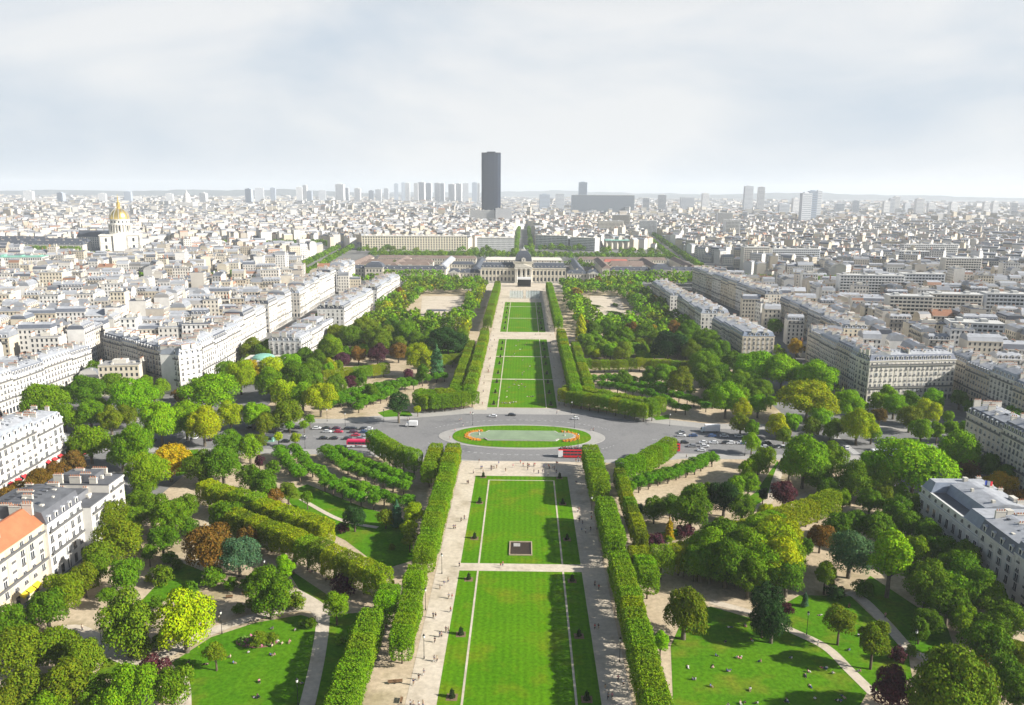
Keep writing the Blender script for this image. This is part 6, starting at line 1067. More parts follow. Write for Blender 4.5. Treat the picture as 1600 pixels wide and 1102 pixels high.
for q in ownf:
    c = fillcode(q[0], q[1]); band_ = 'middle' if q[1] < 560 else 'deep'; lots.setdefault((WORD[c], band_, 'left' if q[0] < 0 else 'right'), []).append((*q, c))
for (wd, bn, sd), L in lots.items():
    L.sort(key=lambda q: seen(q[0], q[1], 6)[0])
    for i, (x, y, r, c) in enumerate(L): tree(x, y, r, r * rnd.uniform(2.1, 2.6) + 1, c, 'r', 'grove_tree', '%s tree %s in the %s grove, %s from the left' % (wd, bn, sd, ordinal(i + 1)), 'grove trees')
REST = [(x, y, r, r * 2.3 + 1, fillcode(x, y)) for (x, y, r) in FILL if id((x, y, r)) not in idf and (x, y, r) not in ownf]
def rowof(x0, y0, x1, y1, off, step, r, codes):
    a = math.atan2(y1 - y0, x1 - x0)
    for (x, y, _) in along([(x0 - math.sin(a) * off, y0 + math.cos(a) * off), (x1 - math.sin(a) * off, y1 + math.cos(a) * off)], step, 1.2): REST.append((x, y, r * rnd.uniform(.8, 1.2), r * rnd.uniform(2.0, 2.6), rnd.choice(codes)))
for (x0, y0, x1, y1, w_) in BELTS:
    for off in (-w_ * .32, w_ * .32) + ((0,) if w_ > 50 else ()): rowof(x0, y0, x1, y1, off, 9, 5.0, 'ggdd')
for s in (-1, 1):
    rowof(s * 180, 400, s * 180, 980, 0, 10, 3.6, 'gdor'); rowof(s * 168, 600, s * 168, 980, 0, 12, 3.4, 'gdo')
rowof(-95, 975, -200, 985, 0, 9, 5, 'mgd'); rowof(95, 975, 240, 985, 0, 9, 5.4, 'mgm'); rowof(-110, 1035, -190, 1035, 0, 9, 5, 'mg'); rowof(110, 1042, 240, 1042, 0, 9, 5.4, 'mg'); rowof(-95, 965, -215, 965, 0, 9, 5, 'mmg'); rowof(100, 962, 200, 962, 0, 8, 6, 'mmg')
for (x, y, r, n) in ((-620, 1540, 80, 45), (-520, 1560, 80, 45), (-440, 1570, 60, 35), (-690, 1590, 60, 20), (-830, 1360, 30, 10), (-745, 1260, 90, 26), (-250, 1450, 60, 18), (60, 1520, 60, 26), (-70, 1440, 60, 16), (190, 1450, 60, 22), (-900, 1780, 120, 40), (-700, 2100, 100, 40), (500, 2500, 90, 26), (-1050, 1330, 60, 16), (-200, 1100, 60, 10), (90, 1180, 40, 10), (-480, 2700, 120, 40), (900, 1500, 80, 20), (640, 900, 40, 8), (420, 560, 25, 6), (-430, 600, 40, 8), (-560, 760, 30, 7), (-330, 900, 40, 8), (330, 480, 25, 6), (480, 640, 20, 5), (-1400, 2500, 120, 30), (-240, 2300, 60, 20)):
    for _ in range(n): a, q = rnd.uniform(0, 6.28), r * math.sqrt(rnd.random()); REST.append((x + q * math.cos(a), y + q * math.sin(a) * .6, rnd.uniform(4, 6.5), rnd.uniform(9, 15), rnd.choice('gdgdo')))
def tree_mass(name, T_, label):
    protos = []
    for i in range(5):
        rs = np.random.RandomState(90 + i); L = []
        for j in range(10): z = 1 - 2 * (j + .5) / 10; a = j * 2.4; q = math.sqrt(1 - z * z); L.append((q * .6 * math.cos(a), q * .6 * math.sin(a), max(z, -.6) * .62, rs.uniform(.36, .5), 1.0))
        P_, D = crown_points(L, 125, rs); Nn = D + rs.normal(0, .5, D.shape); Nn /= np.linalg.norm(Nn, axis=1)[:, None]; protos.append((quads_at(P_, Nn, .36, rs)[0], leaf_tint(len(P_), rs)))
    VV, CC = [], []
    for (x, y, r, h, c) in T_:
        V, t_ = protos[rnd.randrange(5)]; a = rnd.uniform(0, 6.28); ca, sa = math.cos(a), math.sin(a); ch = h * .76
        VV.append(np.stack([x + r * (V[:, 0] * ca - V[:, 1] * sa), y + r * (V[:, 0] * sa + V[:, 1] * ca), h - ch / 2 + V[:, 2] * ch / 2], 1)); CC.append(t_ * np.array(tint(c)))
    V = np.concatenate(VV); k = len(V) // 4; me = np_mesh(name, V, np.arange(k * 4).reshape(k, 4), ['leaves_mass'], col=np.concatenate(CC), colname='leaf'); o = mesh_object(name, me); tag(o, label, 'trees', kind='stuff'); return o
tree_mass('distant_trees', REST, 'far trees of the groves, squares and boulevards in green masses')
material('bed_leaf', (.10, .19, .02), .8, .4, 3); material('bed_flower', (.42, .12, .22), .8, .3, 3)
# ================================================================ cones of yew on the lawn edges
cone = make_crown('k', .95, 1.35, 700, .22, 5)
bedm = MB(); bedm.box(-1.3, 1.3, -1.3, 1.3, .05, .1, 'soil'); bedm = bedm.mesh('bed')
YS = [161.7, 188, 218, 246.6, 277.4, 304.5] + [416, 441, 466, 490, 518, 540, 566, 590] + [655, 684, 712, 741, 770, 800]
for s, nm in ((-1, 'left'), (1, 'right')):
    for i, y in enumerate(YS):
        T = thing('yew_cone', 'dark clipped yew cone on the %s lawn edge, %s from the camera' % (nm, ordinal(i + 1)), 'topiary', (s * 15.7, y, 0), rnd.uniform(-.05, .05), 'yew cones on the lawn edges')
        o = mesh_object('crown', cone, T, (.030, .055, .016), loc=(0, 0, 1.3)); k = rnd.uniform(.78, .98); o.scale = (k, k, k); mesh_object('bed', bedm, T)
# planted oval bed in the lower left lawn
T = thing('flower_bed', 'oval planted bed with pink flowers in the lower left lawn', 'flower bed', (-68.5, 183.2, 0)); b = MB(); b.poly([(5.6 * math.cos(k * .2618), 2.9 * math.sin(k * .2618), .085) for k in range(24)], 'soil'); b.build('soil', T); b = MB(); p = MB()
for k in range(150):
    a, q = rnd.uniform(0, 6.28), math.sqrt(rnd.random()) * .92; x, y, r = 5.5 * q * math.cos(a), 2.8 * q * math.sin(a), rnd.uniform(.18, .5); (b if k % 4 else p).lathe([(r, .08), (r * 1.1, r), (r * .5, r * 1.7), (.03, r * 2.1)], 6, 'bed_leaf' if k % 4 else 'bed_flower', x, y, cap=False)
b.build('plants', T, kind='stuff'); p.build('flowers', T, kind='stuff')
# ================================================================ lamp posts
pm = MB(); pm.lathe([(.16, 0), (.15, .6), (.08, .8), (.06, 5.6), (.1, 5.7)], 8, 'iron'); pm = pm.mesh('post', True)
lm = MB(); lm.lathe([(.12, 5.7), (.26, 5.9), (.3, 6.4), (.2, 6.5)], 8, 'lamp_glass'); lm = lm.mesh('lantern', True); hm = MB(); hm.lathe([(.34, 6.45), (.2, 6.7), (.04, 6.95)], 8, 'iron'); hm = hm.mesh('cap')
LP = sorted(LAMPS, key=lambda p: seen(p[0], p[1])[1], reverse=True)
LP += [(s * 26.6, y) for s in (-1, 1) for y in (200, 255, 430, 480, 530, 580, 660)]
for i, (x, y) in enumerate(LP):
    T = thing('street_lamp', 'slim dark lamp post %s, %s nearest of the lamps' % (zone(x, y)[0] if abs(x) > 30 else 'beside the %s walk' % ('left' if x < 0 else 'right'), ordinal(i + 1)), 'street lamp', (x, y, .05), 0, 'lamp posts')
    mesh_object('post', pm, T); L = mesh_object('lantern', lm, T); mesh_object('cap', hm, L)
# ================================================================ benches
def bench_mesh():
    s = MB(); s.box(-1.0, 1.0, -.25, .25, .42, .47, 'wood'); k = MB(); k.box(-1.0, 1.0, .22, .28, .5, .9, 'wood'); l = MB(); l.box(-.05, .05, -.22, .26, 0, .42, 'iron'); return s.mesh('seat'), k.mesh('backrest'), l.mesh('leg')
BM = bench_mesh()
BEN = [(-30.5, 166.5, 0.2), (-29.0, 166.7, 0.2), (33.6, 186, 1.4), (34.0, 176, 1.4), (-64, 318, 2.4), (52, 310, .6), (57, 314, .6), (48, 306, .6), (-70, 219, .5), (-58, 216, .5), (-84, 205, .2), (-80, 207, .2), (94, 205, 1), (-27.2, 160, 1.57)]
for i, (x, y, a) in enumerate(BEN):
    T = thing('park_bench', 'wooden park bench %s, %s in order from the left' % ('left of the near lawn' if x < 0 else 'right of the near lawn', ordinal(1 + sum(1 for q in BEN if (q[0] < 0) == (x < 0) and q[0] < x))), 'bench', (x, y, .05), a, 'park benches')
    mesh_object('seat', BM[0], T); mesh_object('backrest', BM[1], T)
    for u in (-.8, .8): mesh_object('leg', BM[2], T, loc=(u, 0, 0))
# ================================================================ vehicles
def car_meshes(L=4.2, W=1.74, van=False):
    P_ = [(-L / 2, .35), (-L / 2, .82), (-L / 2 + .15, .92), (-.42 * L, .95), (-.30 * L, 1.44), (.10 * L, 1.46), (.26 * L, .98), (.44 * L, .86), (L / 2, .70), (L / 2, .35)]
    if van: P_ = [(-L / 2, .35), (-L / 2, 1.95), (.22 * L, 1.98), (.38 * L, 1.25), (L / 2, 1.0), (L / 2, .35)]
    b = MB()
    n = len(P_)
    for i in range(n):
        (x0, z0), (x1, z1) = P_[i], P_[(i + 1) % n]; t0 = .80 if z0 > 1.2 else 1; t1 = .80 if z1 > 1.2 else 1; b.poly([(x0, -W / 2 * t0, z0), (x1, -W / 2 * t1, z1), (x1, W / 2 * t1, z1), (x0, W / 2 * t0, z0)][::-1], 'car_paint')
    lo = [p for p in P_ if p[1] < 1.2]; hi = [p for p in P_ if p[1] >= .9]
    for s in (-1, 1):
        b.poly([(x, s * W / 2, z) for x, z in lo][::s], 'car_paint')
        b.poly([(x, s * W / 2 * (.80 if z > 1.2 else 1), z) for x, z in hi][::s], 'car_paint')
    body = b.mesh('body'); g = MB(); e = .012
    if not van:
        for s in (-1, 1):
            q = [(-.38 * L, .98), (-.29 * L, 1.38), (.09 * L, 1.40), (.22 * L, 1.0)]; g.poly([(x, s * (W / 2 * (.825 if z > 1.2 else .985) + e + .02), z) for x, z in q][::s], 'glass')
        for (x0, z0), (x1, z1) in (((.11 * L, 1.43), (.25 * L, 1.01)), ((-.415 * L, .99), (-.305 * L, 1.41))):
            k = .014 if x1 > 0 or x0 > 0 else -.014; g.poly([(x0 + k, -W * .36, z0 + .012), (x0 + k, W * .36, z0 + .012), (x1 + k, W * .42, z1 + .012), (x1 + k, -W * .42, z1 + .012)], 'glass')
    else:
        g.poly([(.235 * L, -W * .36, 1.93), (.235 * L, W * .36, 1.93), (.385 * L, W * .45, 1.27), (.385 * L, -W * .45, 1.27)], 'glass')
        for s in (-1, 1): g.poly([(x, s * (W / 2 * .9 + .03), z) for x, z in ((.06 * L, 1.3), (.06 * L, 1.8), (.2 * L, 1.8), (.32 * L, 1.3))][::s], 'glass')
    wh = MB(); wh.tube((0, -.1, 0), (0, .1, 0), .31, .31, 12, 'tyre'); wh.tube((0, .1, 0), (0, .115, 0), .19, .18, 8, 'chrome')
    hl = MB(); hl.box(-.04, .02, -.17, .17, -.07, .07, 'lamp_glass'); tl = MB(); tl.box(-.02, .03, -.14, .14, -.08, .08, 'tail_red')
    return body, g.mesh('window_glass'), wh.mesh('wheel'), hl.mesh('headlight'), tl.mesh('taillight'), L, W
CM = {'car': car_meshes(), 'small': car_meshes(3.7, 1.66), 'van': car_meshes(5.0, 1.95, True)}
PAINT = {'k': (.02, .022, .028), 'w': (.72, .73, .74), 'r': (.48, .015, .06), 'm': (.08, .02, .05), 'b': (.04, .09, .22), 'g': (.20, .21, .23)}
PW = {'k': 'black', 'w': 'white', 'r': 'crimson', 'm': 'dark plum', 'b': 'blue', 'g': 'grey'}
def car(x, y, a, c, kind, label, group):
    body, gl, wh, hl, tl, L, W = CM[kind]; T = thing('parked_car' if 'parked' in label else 'car', label, 'van' if kind == 'van' else 'car', (x, y, .09), a, group)
    mesh_object('body', body, T, PAINT[c]); mesh_object('window_glass', gl, T)
    for sx_ in (-1, 1):
        for sy in (-1, 1): mesh_object('wheel', wh, T, loc=(sx_ * L * .31, sy * (W / 2 - .08), .31), rz=0 if sy > 0 else math.pi)
    for sy in (-1, 1): mesh_object('headlight', hl, T, loc=(L / 2, sy * W * .36, .68)); mesh_object('taillight', tl, T, loc=(-L / 2, sy * W * .38, .72))
lots = {}; BUSY = [(-74, 341, 8)]
def clear(x, y):
    for _ in range(12):
        hit = [q for q in BUSY if abs(q[0] - x) < 4.6 and abs(q[1] - y) < 2.3]
        if not hit: break
        x += 4.7 if x > hit[0][0] else -4.7
    BUSY.append((x, y)); return x, y
for (x, y, c) in CARS:
    if abs(x) > 60 and abs(x) < 139 and y < 385: y = round((y - 341) / 5.2) * 5.2 + 341 if True else y; y = min(max(y, 340.5), 371)
    x, y = clear(x, y)
    where = 'driving round the oval island' if abs(x) < 45 else ('parked on the avenue %s of the island' % ('left' if x < 0 else 'right') if abs(x) < 139 else 'on the %s-hand side street' % ('left' if x < 0 else 'right')); lots.setdefault((c, where), []).append((x, y))
for (c, where), L in lots.items():
    L.sort(key=lambda q: seen(*q)[0])
    for i, (x, y) in enumerate(L):
        car(x, y, rnd.choice((0, math.pi)) + rnd.uniform(-.12, .12) + (math.pi / 2 if 'street' in where else 0), c, rnd.choice(('car', 'car', 'small')), ('%s car %s' % (PW[c], where)) + ('' if len(L) == 1 else ', %s from the left' % ordinal(i + 1)), 'cars on the avenue')
# white delivery van and box lorry
def box_van(name, label, x, y, a, L, W, H_, cab, cabc):
    T = thing(name, label, 'truck', (x, y, .09), a); b = MB(); b.box(-L / 2, L / 2 - cab - .1, -W / 2, W / 2, .75, H_, 'white_paint'); b.build('cargo_box', T); b = MB()
    n = MB(); n.box(L / 2 - cab, L / 2, -W * .46, W * .46, .45, 1.3, 'car_paint'); n.frustum((L / 2 - cab, L / 2, -W * .46, W * .46), 1.3, (L / 2 - cab, L / 2 - .55, -W * .42, W * .42), 2.35, 'car_paint', cap='car_paint'); n.build('cab', T, cabc)
    g = MB(); g.poly([(L / 2 - .03, -W * .42, 1.38), (L / 2 - .03, W * .42, 1.38), (L / 2 - .47, W * .38, 2.25), (L / 2 - .47, -W * .38, 2.25)], 'glass'); g.build('windscreen', T); b.box(-L / 2 + .2, L / 2 - .2, -W * .35, W * .35, .42, .74, 'tyre'); b.build('chassis', T)
    for u in (-L * .33, L * .36):
        for sy in (-1, 1): o = mesh_object('wheel', CM['car'][2], T, loc=(u, sy * (W / 2 - .1), .42), rz=0 if sy > 0 else math.pi); o.scale = (1.35,) * 3
box_van('delivery_van', 'white box van on the avenue left of the island', -55.0, 373.0, math.pi, 5.8, 2.1, 3.0, 1.5, (.7, .7, .7))
box_van('box_lorry', 'long white box lorry beside the right avenue trees', 92.5, 369.5, math.pi, 9.2, 2.5, 3.9, 1.9, (.62, .70, .72))
def bus(name, label, x, y, a, L, H_, body, open_top=False, low=None, text=None, zoff=.09):
    W = 2.5; T = thing(name, label, 'bus', (x, y, zoff), a)
    b = MB(); b.box(-L / 2, L / 2, -W / 2, W / 2, .38, H_ - .35, body); b.frustum((-L / 2, L / 2, -W / 2, W / 2), H_ - .35, (-L / 2 + .25, L / 2 - .25, -W / 2 + .25, W / 2 - .25), H_, body, cap=('screen_black' if open_top else body)); b.build('body', T)
    g = MB()
    for (z0, z1) in (((1.3, 2.2), (2.75, 3.5)) if open_top else ((1.75, 2.75),)):
        n = int(L / 1.6)
        for i in range(n):
            u = -L / 2 + .5 + i * (L - 1) / n
            for s in (-1, 1): g.poly([(u + .06, s * (W / 2 + .02), z0), (u + (L - 1) / n - .06, s * (W / 2 + .02), z0), (u + (L - 1) / n - .06, s * (W / 2 + .02), z1), (u + .06, s * (W / 2 + .02), z1)][::s], 'glass')
        for s in (-1, 1): g.poly([(s * (L / 2 + .02), -1.05, z0), (s * (L / 2 + .02), 1.05, z0), (s * (L / 2 + .02), 1.05, z1), (s * (L / 2 + .02), -1.05, z1)], 'glass')
    g.build('window', T, kind='stuff')
    if low:
        q = MB()
        for s in (-1, 1): q.box(-L / 2 + .1, L / 2 - .1, min(s * W / 2, s * (W / 2 + .03)), max(s * W / 2, s * (W / 2 + .03)), .45, 1.5, low)
        q.build('side_panel', T)
    for u in (-L * .32, L * .33):
        for sy in (-1, 1): o = mesh_object('wheel', CM['car'][2], T, loc=(u, sy * (W / 2 - .07), .48), rz=0 if sy > 0 else math.pi); o.scale = (1.55, 1.2, 1.55)
    if open_top:
        f = MB(); f.box(-L / 2 - .04, -L / 2 + 2.0, -W / 2 - .035, W / 2 + .035, .42, H_ - .38, 'white_paint'); f.build('front_panel', T)
        sm = MB(); sm.box(-.22, .22, -.22, .22, 0, .25, 'cloth'); sm.box(.16, .24, -.22, .22, .25, .8, 'cloth'); sm = sm.mesh('seat')
        for i in range(int(L / .95) - 1):
            for v in (-.85, -.38, .38, .85): mesh_object('seat', sm, T, rnd.choice([(.05, .05, .09), (.4, .05, .06), (.1, .1, .12)]), loc=(-L / 2 + 1.1 + i * .95, v, H_ + .01))
    if text:                                                          # dark marks on the side, too small in the photograph to read
        for s in (-1, 1):
            q = MB(); u = -2.2
            for i, (wd, ht) in enumerate(((.5, .8), (.3, .7), (.16, .8), (.12, .5), (.34, .55), (.34, .55), (.3, .45), (.34, .5), (.34, .6))): q.box(u, u + wd, s * (W / 2 + .035) - .01, s * (W / 2 + .035) + .01, .62, .62 + ht, 'lettering'); u += wd + .09
            q.build('lettering', T, kind='stuff')
    return T
bus('tour_coach', 'crimson tour coach with white lower side and dark lettering, parked left', -74, 340.5, 0, 12.0, 3.7, 'magenta_paint', low='white_paint', text=True)
bus('double_decker_bus', 'red open-top double-decker bus with white front by the oval island', 21.5, 330.0, 0, 10.6, 3.95, 'red_paint', open_top=True)
bus('double_decker_bus', 'red open-top bus half hidden behind the right curved hedge', 66.5, 340.0, 0, 10.6, 3.95, 'red_paint', open_top=True)
bus('city_bus', 'pale city bus under the trees on the right avenue', 163, 337, .1, 12, 3.1, 'white_paint'); bus('city_bus', 'pale city bus on the street at the far right', 252, 352, .5, 12, 3.1, 'white_paint')
# ================================================================ people
def figure(pose):
    """one continuous body grown from a jointed skeleton; returns body, top, trousers and hair meshes"""
    if pose == 'stand': J = {'hip': (0, 0, .92), 'chest': (0, 0, 1.28), 'neck': (0, 0, 1.47), 'head': (0, .02, 1.63), 'top': (0, .02, 1.73), 'kl': (.10, .04, .50), 'fl': (.11, -.02, .06), 'tl': (.12, .14, .03), 'kr': (-.10, .02, .50), 'fr': (-.11, .0, .06), 'tr': (-.12, .16, .03), 'sl': (.19, 0, 1.40), 'el': (.25, -.03, 1.12), 'hl': (.25, .06, .86), 'sr': (-.19, 0, 1.40), 'er': (-.25, -.03, 1.12), 'hr': (-.25, .06, .86)}
    elif pose == 'walk': J = {'hip': (0, 0, .90), 'chest': (0, .03, 1.26), 'neck': (0, .05, 1.45), 'head': (0, .08, 1.61), 'top': (0, .08, 1.71), 'kl': (.10, .22, .52), 'fl': (.10, .30, .08), 'tl': (.10, .46, .05), 'kr': (-.10, -.02, .48), 'fr': (-.10, -.34, .10), 'tr': (-.10, -.22, .03), 'sl': (.19, .03, 1.38), 'el': (.24, -.14, 1.12), 'hl': (.24, -.16, .88), 'sr': (-.19, .03, 1.38), 'er': (-.24, .12, 1.12), 'hr': (-.22, .30, .96)}
    elif pose == 'sit': J = {'hip': (0, 0, .12), 'chest': (0, -.10, .46), 'neck': (0, -.10, .66), 'head': (0, -.06, .82), 'top': (0, -.06, .92), 'kl': (.16, .40, .42), 'fl': (.14, .62, .08), 'tl': (.14, .76, .05), 'kr': (-.16, .40, .36), 'fr': (-.14, .66, .08), 'tr': (-.14, .80, .05), 'sl': (.19, -.1, .58), 'el': (.27, .04, .36), 'hl': (.2, .28, .38), 'sr': (-.19, -.1, .58), 'er': (-.27, -.2, .34), 'hr': (-.26, -.3, .06)}
    else: J = {'hip': (0, 0, .12), 'chest': (0, -.38, .14), 'neck': (0, -.58, .15), 'head': (0, -.74, .17), 'top': (0, -.86, .18), 'kl': (.12, .42, .30), 'fl': (.12, .74, .08), 'tl': (.12, .84, .12), 'kr': (-.12, .44, .12), 'fr': (-.14, .86, .08), 'tr': (-.14, .92, .16), 'sl': (.19, -.48, .13), 'el': (.36, -.3, .10), 'hl': (.3, -.08, .10), 'sr': (-.19, -.48, .13), 'er': (-.38, -.56, .1), 'hr': (-.3, -.76, .1)}
    RR = {'hip': .15, 'chest': .165, 'neck': .065, 'head': .105, 'top': .08, 'kl': .075, 'kr': .075, 'fl': .05, 'fr': .05, 'tl': .035, 'tr': .035, 'sl': .075, 'sr': .075, 'el': .05, 'er': .05, 'hl': .035, 'hr': .035}
    E_ = [('hip', 'chest'), ('chest', 'neck'), ('neck', 'head'), ('head', 'top'), ('hip', 'kl'), ('kl', 'fl'), ('fl', 'tl'), ('hip', 'kr'), ('kr', 'fr'), ('fr', 'tr'), ('chest', 'sl'), ('sl', 'el'), ('el', 'hl'), ('chest', 'sr'), ('sr', 'er'), ('er', 'hr')]
    def skin(keys, edges, k, mat, name, trim={}):
        me = bpy.data.meshes.new(name); ks = list(keys); me.from_pydata([trim.get(q, J.get(q)) for q in ks], [(ks.index(a), ks.index(b_)) for a, b_ in edges], []); o = bpy.data.objects.new(name, me); COL.objects.link(o); o.modifiers.new('s', 'SKIN'); o.modifiers.new('d', 'SUBSURF').levels = 1
        for i, q in enumerate(ks): v = me.skin_vertices[0].data[i]; r_ = RR.get(q, .06) * k; v.radius = (r_, r_); v.use_root = i == 0
        bpy.context.view_layer.update(); ev = o.evaluated_get(bpy.context.evaluated_depsgraph_get()); m2 = bpy.data.meshes.new_from_object(ev); m2.name = name; m2.materials.clear(); m2.materials.append(MAT[mat]); bpy.data.objects.remove(o); return m2
    mid = lambda a, b_, t: tuple(J[a][i] + (J[b_][i] - J[a][i]) * t for i in range(3))
    body = skin(J.keys(), E_, 1.0, 'skin', 'body')
    topm = skin(['hip', 'chest', 'sl', 'el', 'sr', 'er'], [('hip', 'chest'), ('chest', 'sl'), ('sl', 'el'), ('chest', 'sr'), ('sr', 'er')], 1.32, 'cloth', 'top', {'el': mid('sl', 'el', .95), 'er': mid('sr', 'er', .95)})
    tro = skin(['hip', 'kl', 'fl', 'kr', 'fr'], [('hip', 'kl'), ('kl', 'fl'), ('hip', 'kr'), ('kr', 'fr')], 1.34, 'cloth', 'trousers', {'fl': mid('kl', 'fl', .95), 'fr': mid('kr', 'fr', .95)})
    hb = MB(); hx, hy, hz = J['head']; tx, ty, tz = J['top']
    d_ = Vector((tx - hx, ty - hy, tz - hz)).normalized(); c_ = Vector((hx, hy, hz)) + d_ * .03 - Vector((0, .025, 0)); hb.lathe([(.118, -.03), (.122, .03), (.105, .09), (.06, .13), (.01, .145)], 9, 'cloth'); M_ = d_.to_track_quat('Z', 'Y').to_matrix(); hb.v = [tuple(c_ + M_ @ Vector(v)) for v in hb.v]; hair = hb.mesh('hair', True)
    return body, topm, tro, hair
FIG = {k: figure(k) for k in ('stand', 'walk', 'sit', 'lie')}
TOPS = [('white', (.72, .72, .72)), ('black', (.02, .02, .025)), ('red', (.45, .03, .04)), ('blue', (.06, .12, .32)), ('grey', (.22, .22, .24)), ('navy', (.02, .03, .08)), ('pink', (.6, .25, .3)), ('beige', (.5, .42, .3))]
PANTS = [('dark trousers', (.02, .02, .03)), ('jeans', (.05, .08, .16)), ('khaki trousers', (.28, .22, .14)), ('pale trousers', (.55, .53, .5))]
plots = {}
def place_of(x, y, sit):
    s = 'left' if x < 0 else 'right'
    if sit: return 'sitting on the axis lawn' if abs(x) < 20 else 'sitting on the %s garden grass' % s
    if abs(x) < 20 and y < 300: return 'crossing the near lawn path'
    if abs(x) < 30 and y < 300: return 'walking on the near %s walk' % s
    if abs(x) < 45 and y < 330: return 'on the forecourt, %s side' % s
    if y < 405 and y >= 330: return 'by the avenue on the %s' % s
    if abs(x) < 30: return 'on the far %s walk' % s
    return 'on a path in the %s garden' % s
SIT = SIT + [(48 + (i * 37 % 52), 160 + (i * 23 % 34)) for i in range(14)] + [(-95 + (i * 31 % 40), 164 + (i * 17 % 22)) for i in range(8)] + [(-14 + (i * 29 % 20), 420 + (i * 41 % 180)) for i in range(16)]
STAND = STAND + [((-1) ** i * (20.3 + (i * 7 % 11) * .5), 165 + (i * 47 % 140)) for i in range(16)] + [((-1) ** i * (20.3 + (i * 7 % 11) * .5), 415 + (i * 61 % 400)) for i in range(26)] + [(-16 + i * 3.1, 309 + (i * 5 % 13)) for i in range(11)]
for L, sit in ((STAND, False), (SIT, True)):
    for (x, y) in L: tp, pt = rnd.choice(TOPS), rnd.choice(PANTS); plots.setdefault((place_of(x, y, sit), tp[0], sit), []).append((x, y, tp, pt))
for (pl, tn, sit), L in plots.items():
    L.sort(key=lambda q: seen(q[0], q[1])[0])
    for i, (x, y, tp, pt) in enumerate(L):
        pose = rnd.choice(('sit', 'sit', 'lie')) if sit else rnd.choice(('stand', 'walk', 'walk')); body, tm, tro, hair = FIG[pose]
        if pose == 'lie': pl2 = pl.replace('sitting', 'lying')
        else: pl2 = pl
        lab = 'person in %s top %s' % (tn, pl2) + ('' if len(L) == 1 else ', %s from the left' % ordinal(i + 1))
        z = .09 if 323 < y < 400 else .07
        if (x / 41.5) ** 2 + ((y - 359) / 23.5) ** 2 < 1: z = .215
        o = mesh_object('person', body, None, (.45, .28, .2), loc=(x, y, z), rz=rnd.uniform(0, 6.28) if sit or abs(x) > 30 else rnd.choice((0, math.pi)) + rnd.uniform(-.4, .4)); k = rnd.uniform(.94, 1.06); o.scale = (k, k, k); tag(o, lab, 'person', 'people in the park')
        mesh_object('top', tm, o, tp[1]); mesh_object('trousers', tro, o, pt[1]); mesh_object('hair', hair, o, rnd.choice([(.02, .015, .01), (.08, .05, .03), (.25, .17, .08)]))
# passengers on the open top deck
for i in range(13):
    tp = TOPS[i % len(TOPS)]; body, tm, tro, hair = FIG['sit']; o = mesh_object('person', body, None, (.45, .28, .2), loc=(17.6 + i * .62, 330 + (-.9, .45, -.4, .9)[i % 4], 4.32), rz=math.pi / 2); tag(o, 'person in %s top riding on the open-top bus deck, %s from the front' % (tp[0], ordinal(i + 1)), 'person', 'bus passengers')
    mesh_object('top', tm, o, tp[1]); mesh_object('trousers', tro, o, PANTS[i % 4][1]); mesh_object('hair', hair, o, (.03, .02, .015))
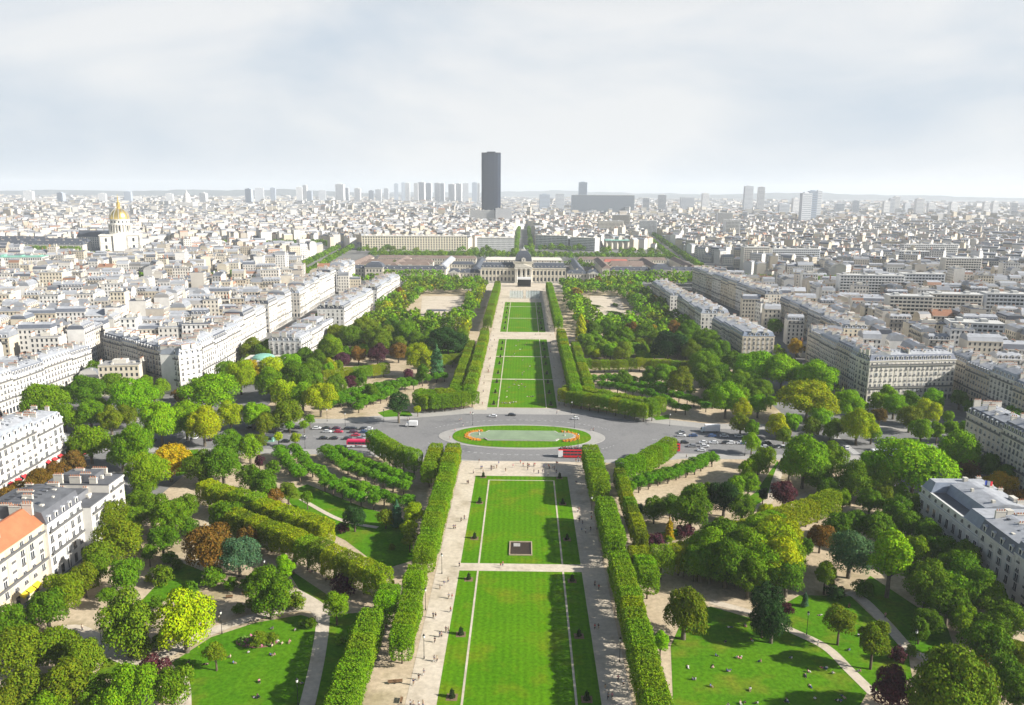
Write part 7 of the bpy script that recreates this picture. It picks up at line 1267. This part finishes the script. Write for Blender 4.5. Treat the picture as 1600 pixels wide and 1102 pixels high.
# ================================================================ stage, glass wall and kiosk
T = thing('stage', 'black screen stage with white top band before the palace', 'stage', (1, 952, 0)); b = MB(); b.box(-8.2, 8.2, 0, 6, 0, 1.2, 'iron'); b.build('platform', T); b = MB(); b.box(-7.8, 7.8, 3.2, 3.6, 1.2, 9.0, 'screen_black'); b.build('screen', T); b = MB(); b.box(-8.2, 8.2, -.2, 6, 9.0, 11.4, 'white_paint'); b.build('canopy', T)
pm2 = MB(); pm2.box(-.25, .25, -.25, .25, 0, 9, 'iron'); pm2 = pm2.mesh('post')
for u in (-7.9, 7.9):
    for v in (.1, 5.7): mesh_object('post', pm2, T, loc=(u, v, 1.2 - 1.2))
T = thing('glass_monument', 'glass and steel memorial panels across the end of the lawn', 'monument', (1.5, 846, 0)); gp = MB(); gp.box(-1.4, 1.4, -.05, .05, 0, 7.5, 'clear_glass'); gp = gp.mesh('panel'); fp = MB(); fp.box(-.12, .12, -.12, .12, 0, 8.2, 'chrome'); fp = fp.mesh('post')
for s in (-1, 1):
    for i in range(5):
        for j in range(3): mesh_object('panel', gp, T, loc=(s * (3 + i * 3.0), j * 6, 0)); mesh_object('post', fp, T, loc=(s * (1.5 + i * 3.0), j * 6, 0))
T = thing('kiosk', 'open grey shelter on posts in the left sand court', 'kiosk', (-82, 728, 0)); b = MB(); b.box(-9, 9, -4, 4, 4.2, 4.7, 'slate'); b.build('roof', T); kp = MB(); kp.box(-.2, .2, -.2, .2, 0, 4.2, 'iron'); kp = kp.mesh('post')
for u in (-8, -3, 3, 8):
    for v in (-3.5, 3.5): mesh_object('post', kp, T, loc=(u, v, .05))
for i, (x, y) in enumerate(((66, 735), (72, 790), (88, 745), (95, 800))):
    tree(x, y, 2.6, 2.4, 'd', 'b', 'hedge_bush', 'low trimmed hedge in the right sand court, %s from the near end' % ORD[i + 1], 'court hedges').scale = (1, 5, 1)
T = thing('kiosk', 'small green park kiosk with flat roof by the left avenue', 'kiosk', (-138 + 20, 348, 0)); b = MB(); b.box(-2, 2, -1.6, 1.6, 0, 2.7, 'copper'); b.build('wall', T); b = MB(); b.box(-2.4, 2.4, -2, 2, 2.7, 2.95, 'slate'); b.build('roof', T); b = MB(); b.box(-1.4, 1.4, -1.64, -1.6, 1.0, 2.2, 'glass'); b.build('window', T)
# ================================================================ the air
hb = MB(); hb.box(-27000, 27000, -27000, 27000, -1.5, 330, 'wall'); ho = hb.build('haze', kind='stuff'); ho['label'] = 'pale summer haze over the city'; hm_ = bpy.data.materials.new('haze'); hm_.use_nodes = True; n = hm_.node_tree.nodes; n.clear()
pv = n.new('ShaderNodeVolumePrincipled'); pv.inputs['Color'].default_value = (.87, .935, 1.0, 1); pv.inputs['Density'].default_value = 8.2e-5; pv.inputs['Anisotropy'].default_value = .05
mo = n.new('ShaderNodeOutputMaterial'); hm_.node_tree.links.new(pv.outputs[0], mo.inputs['Volume']); ho.data.materials.clear(); ho.data.materials.append(hm_)
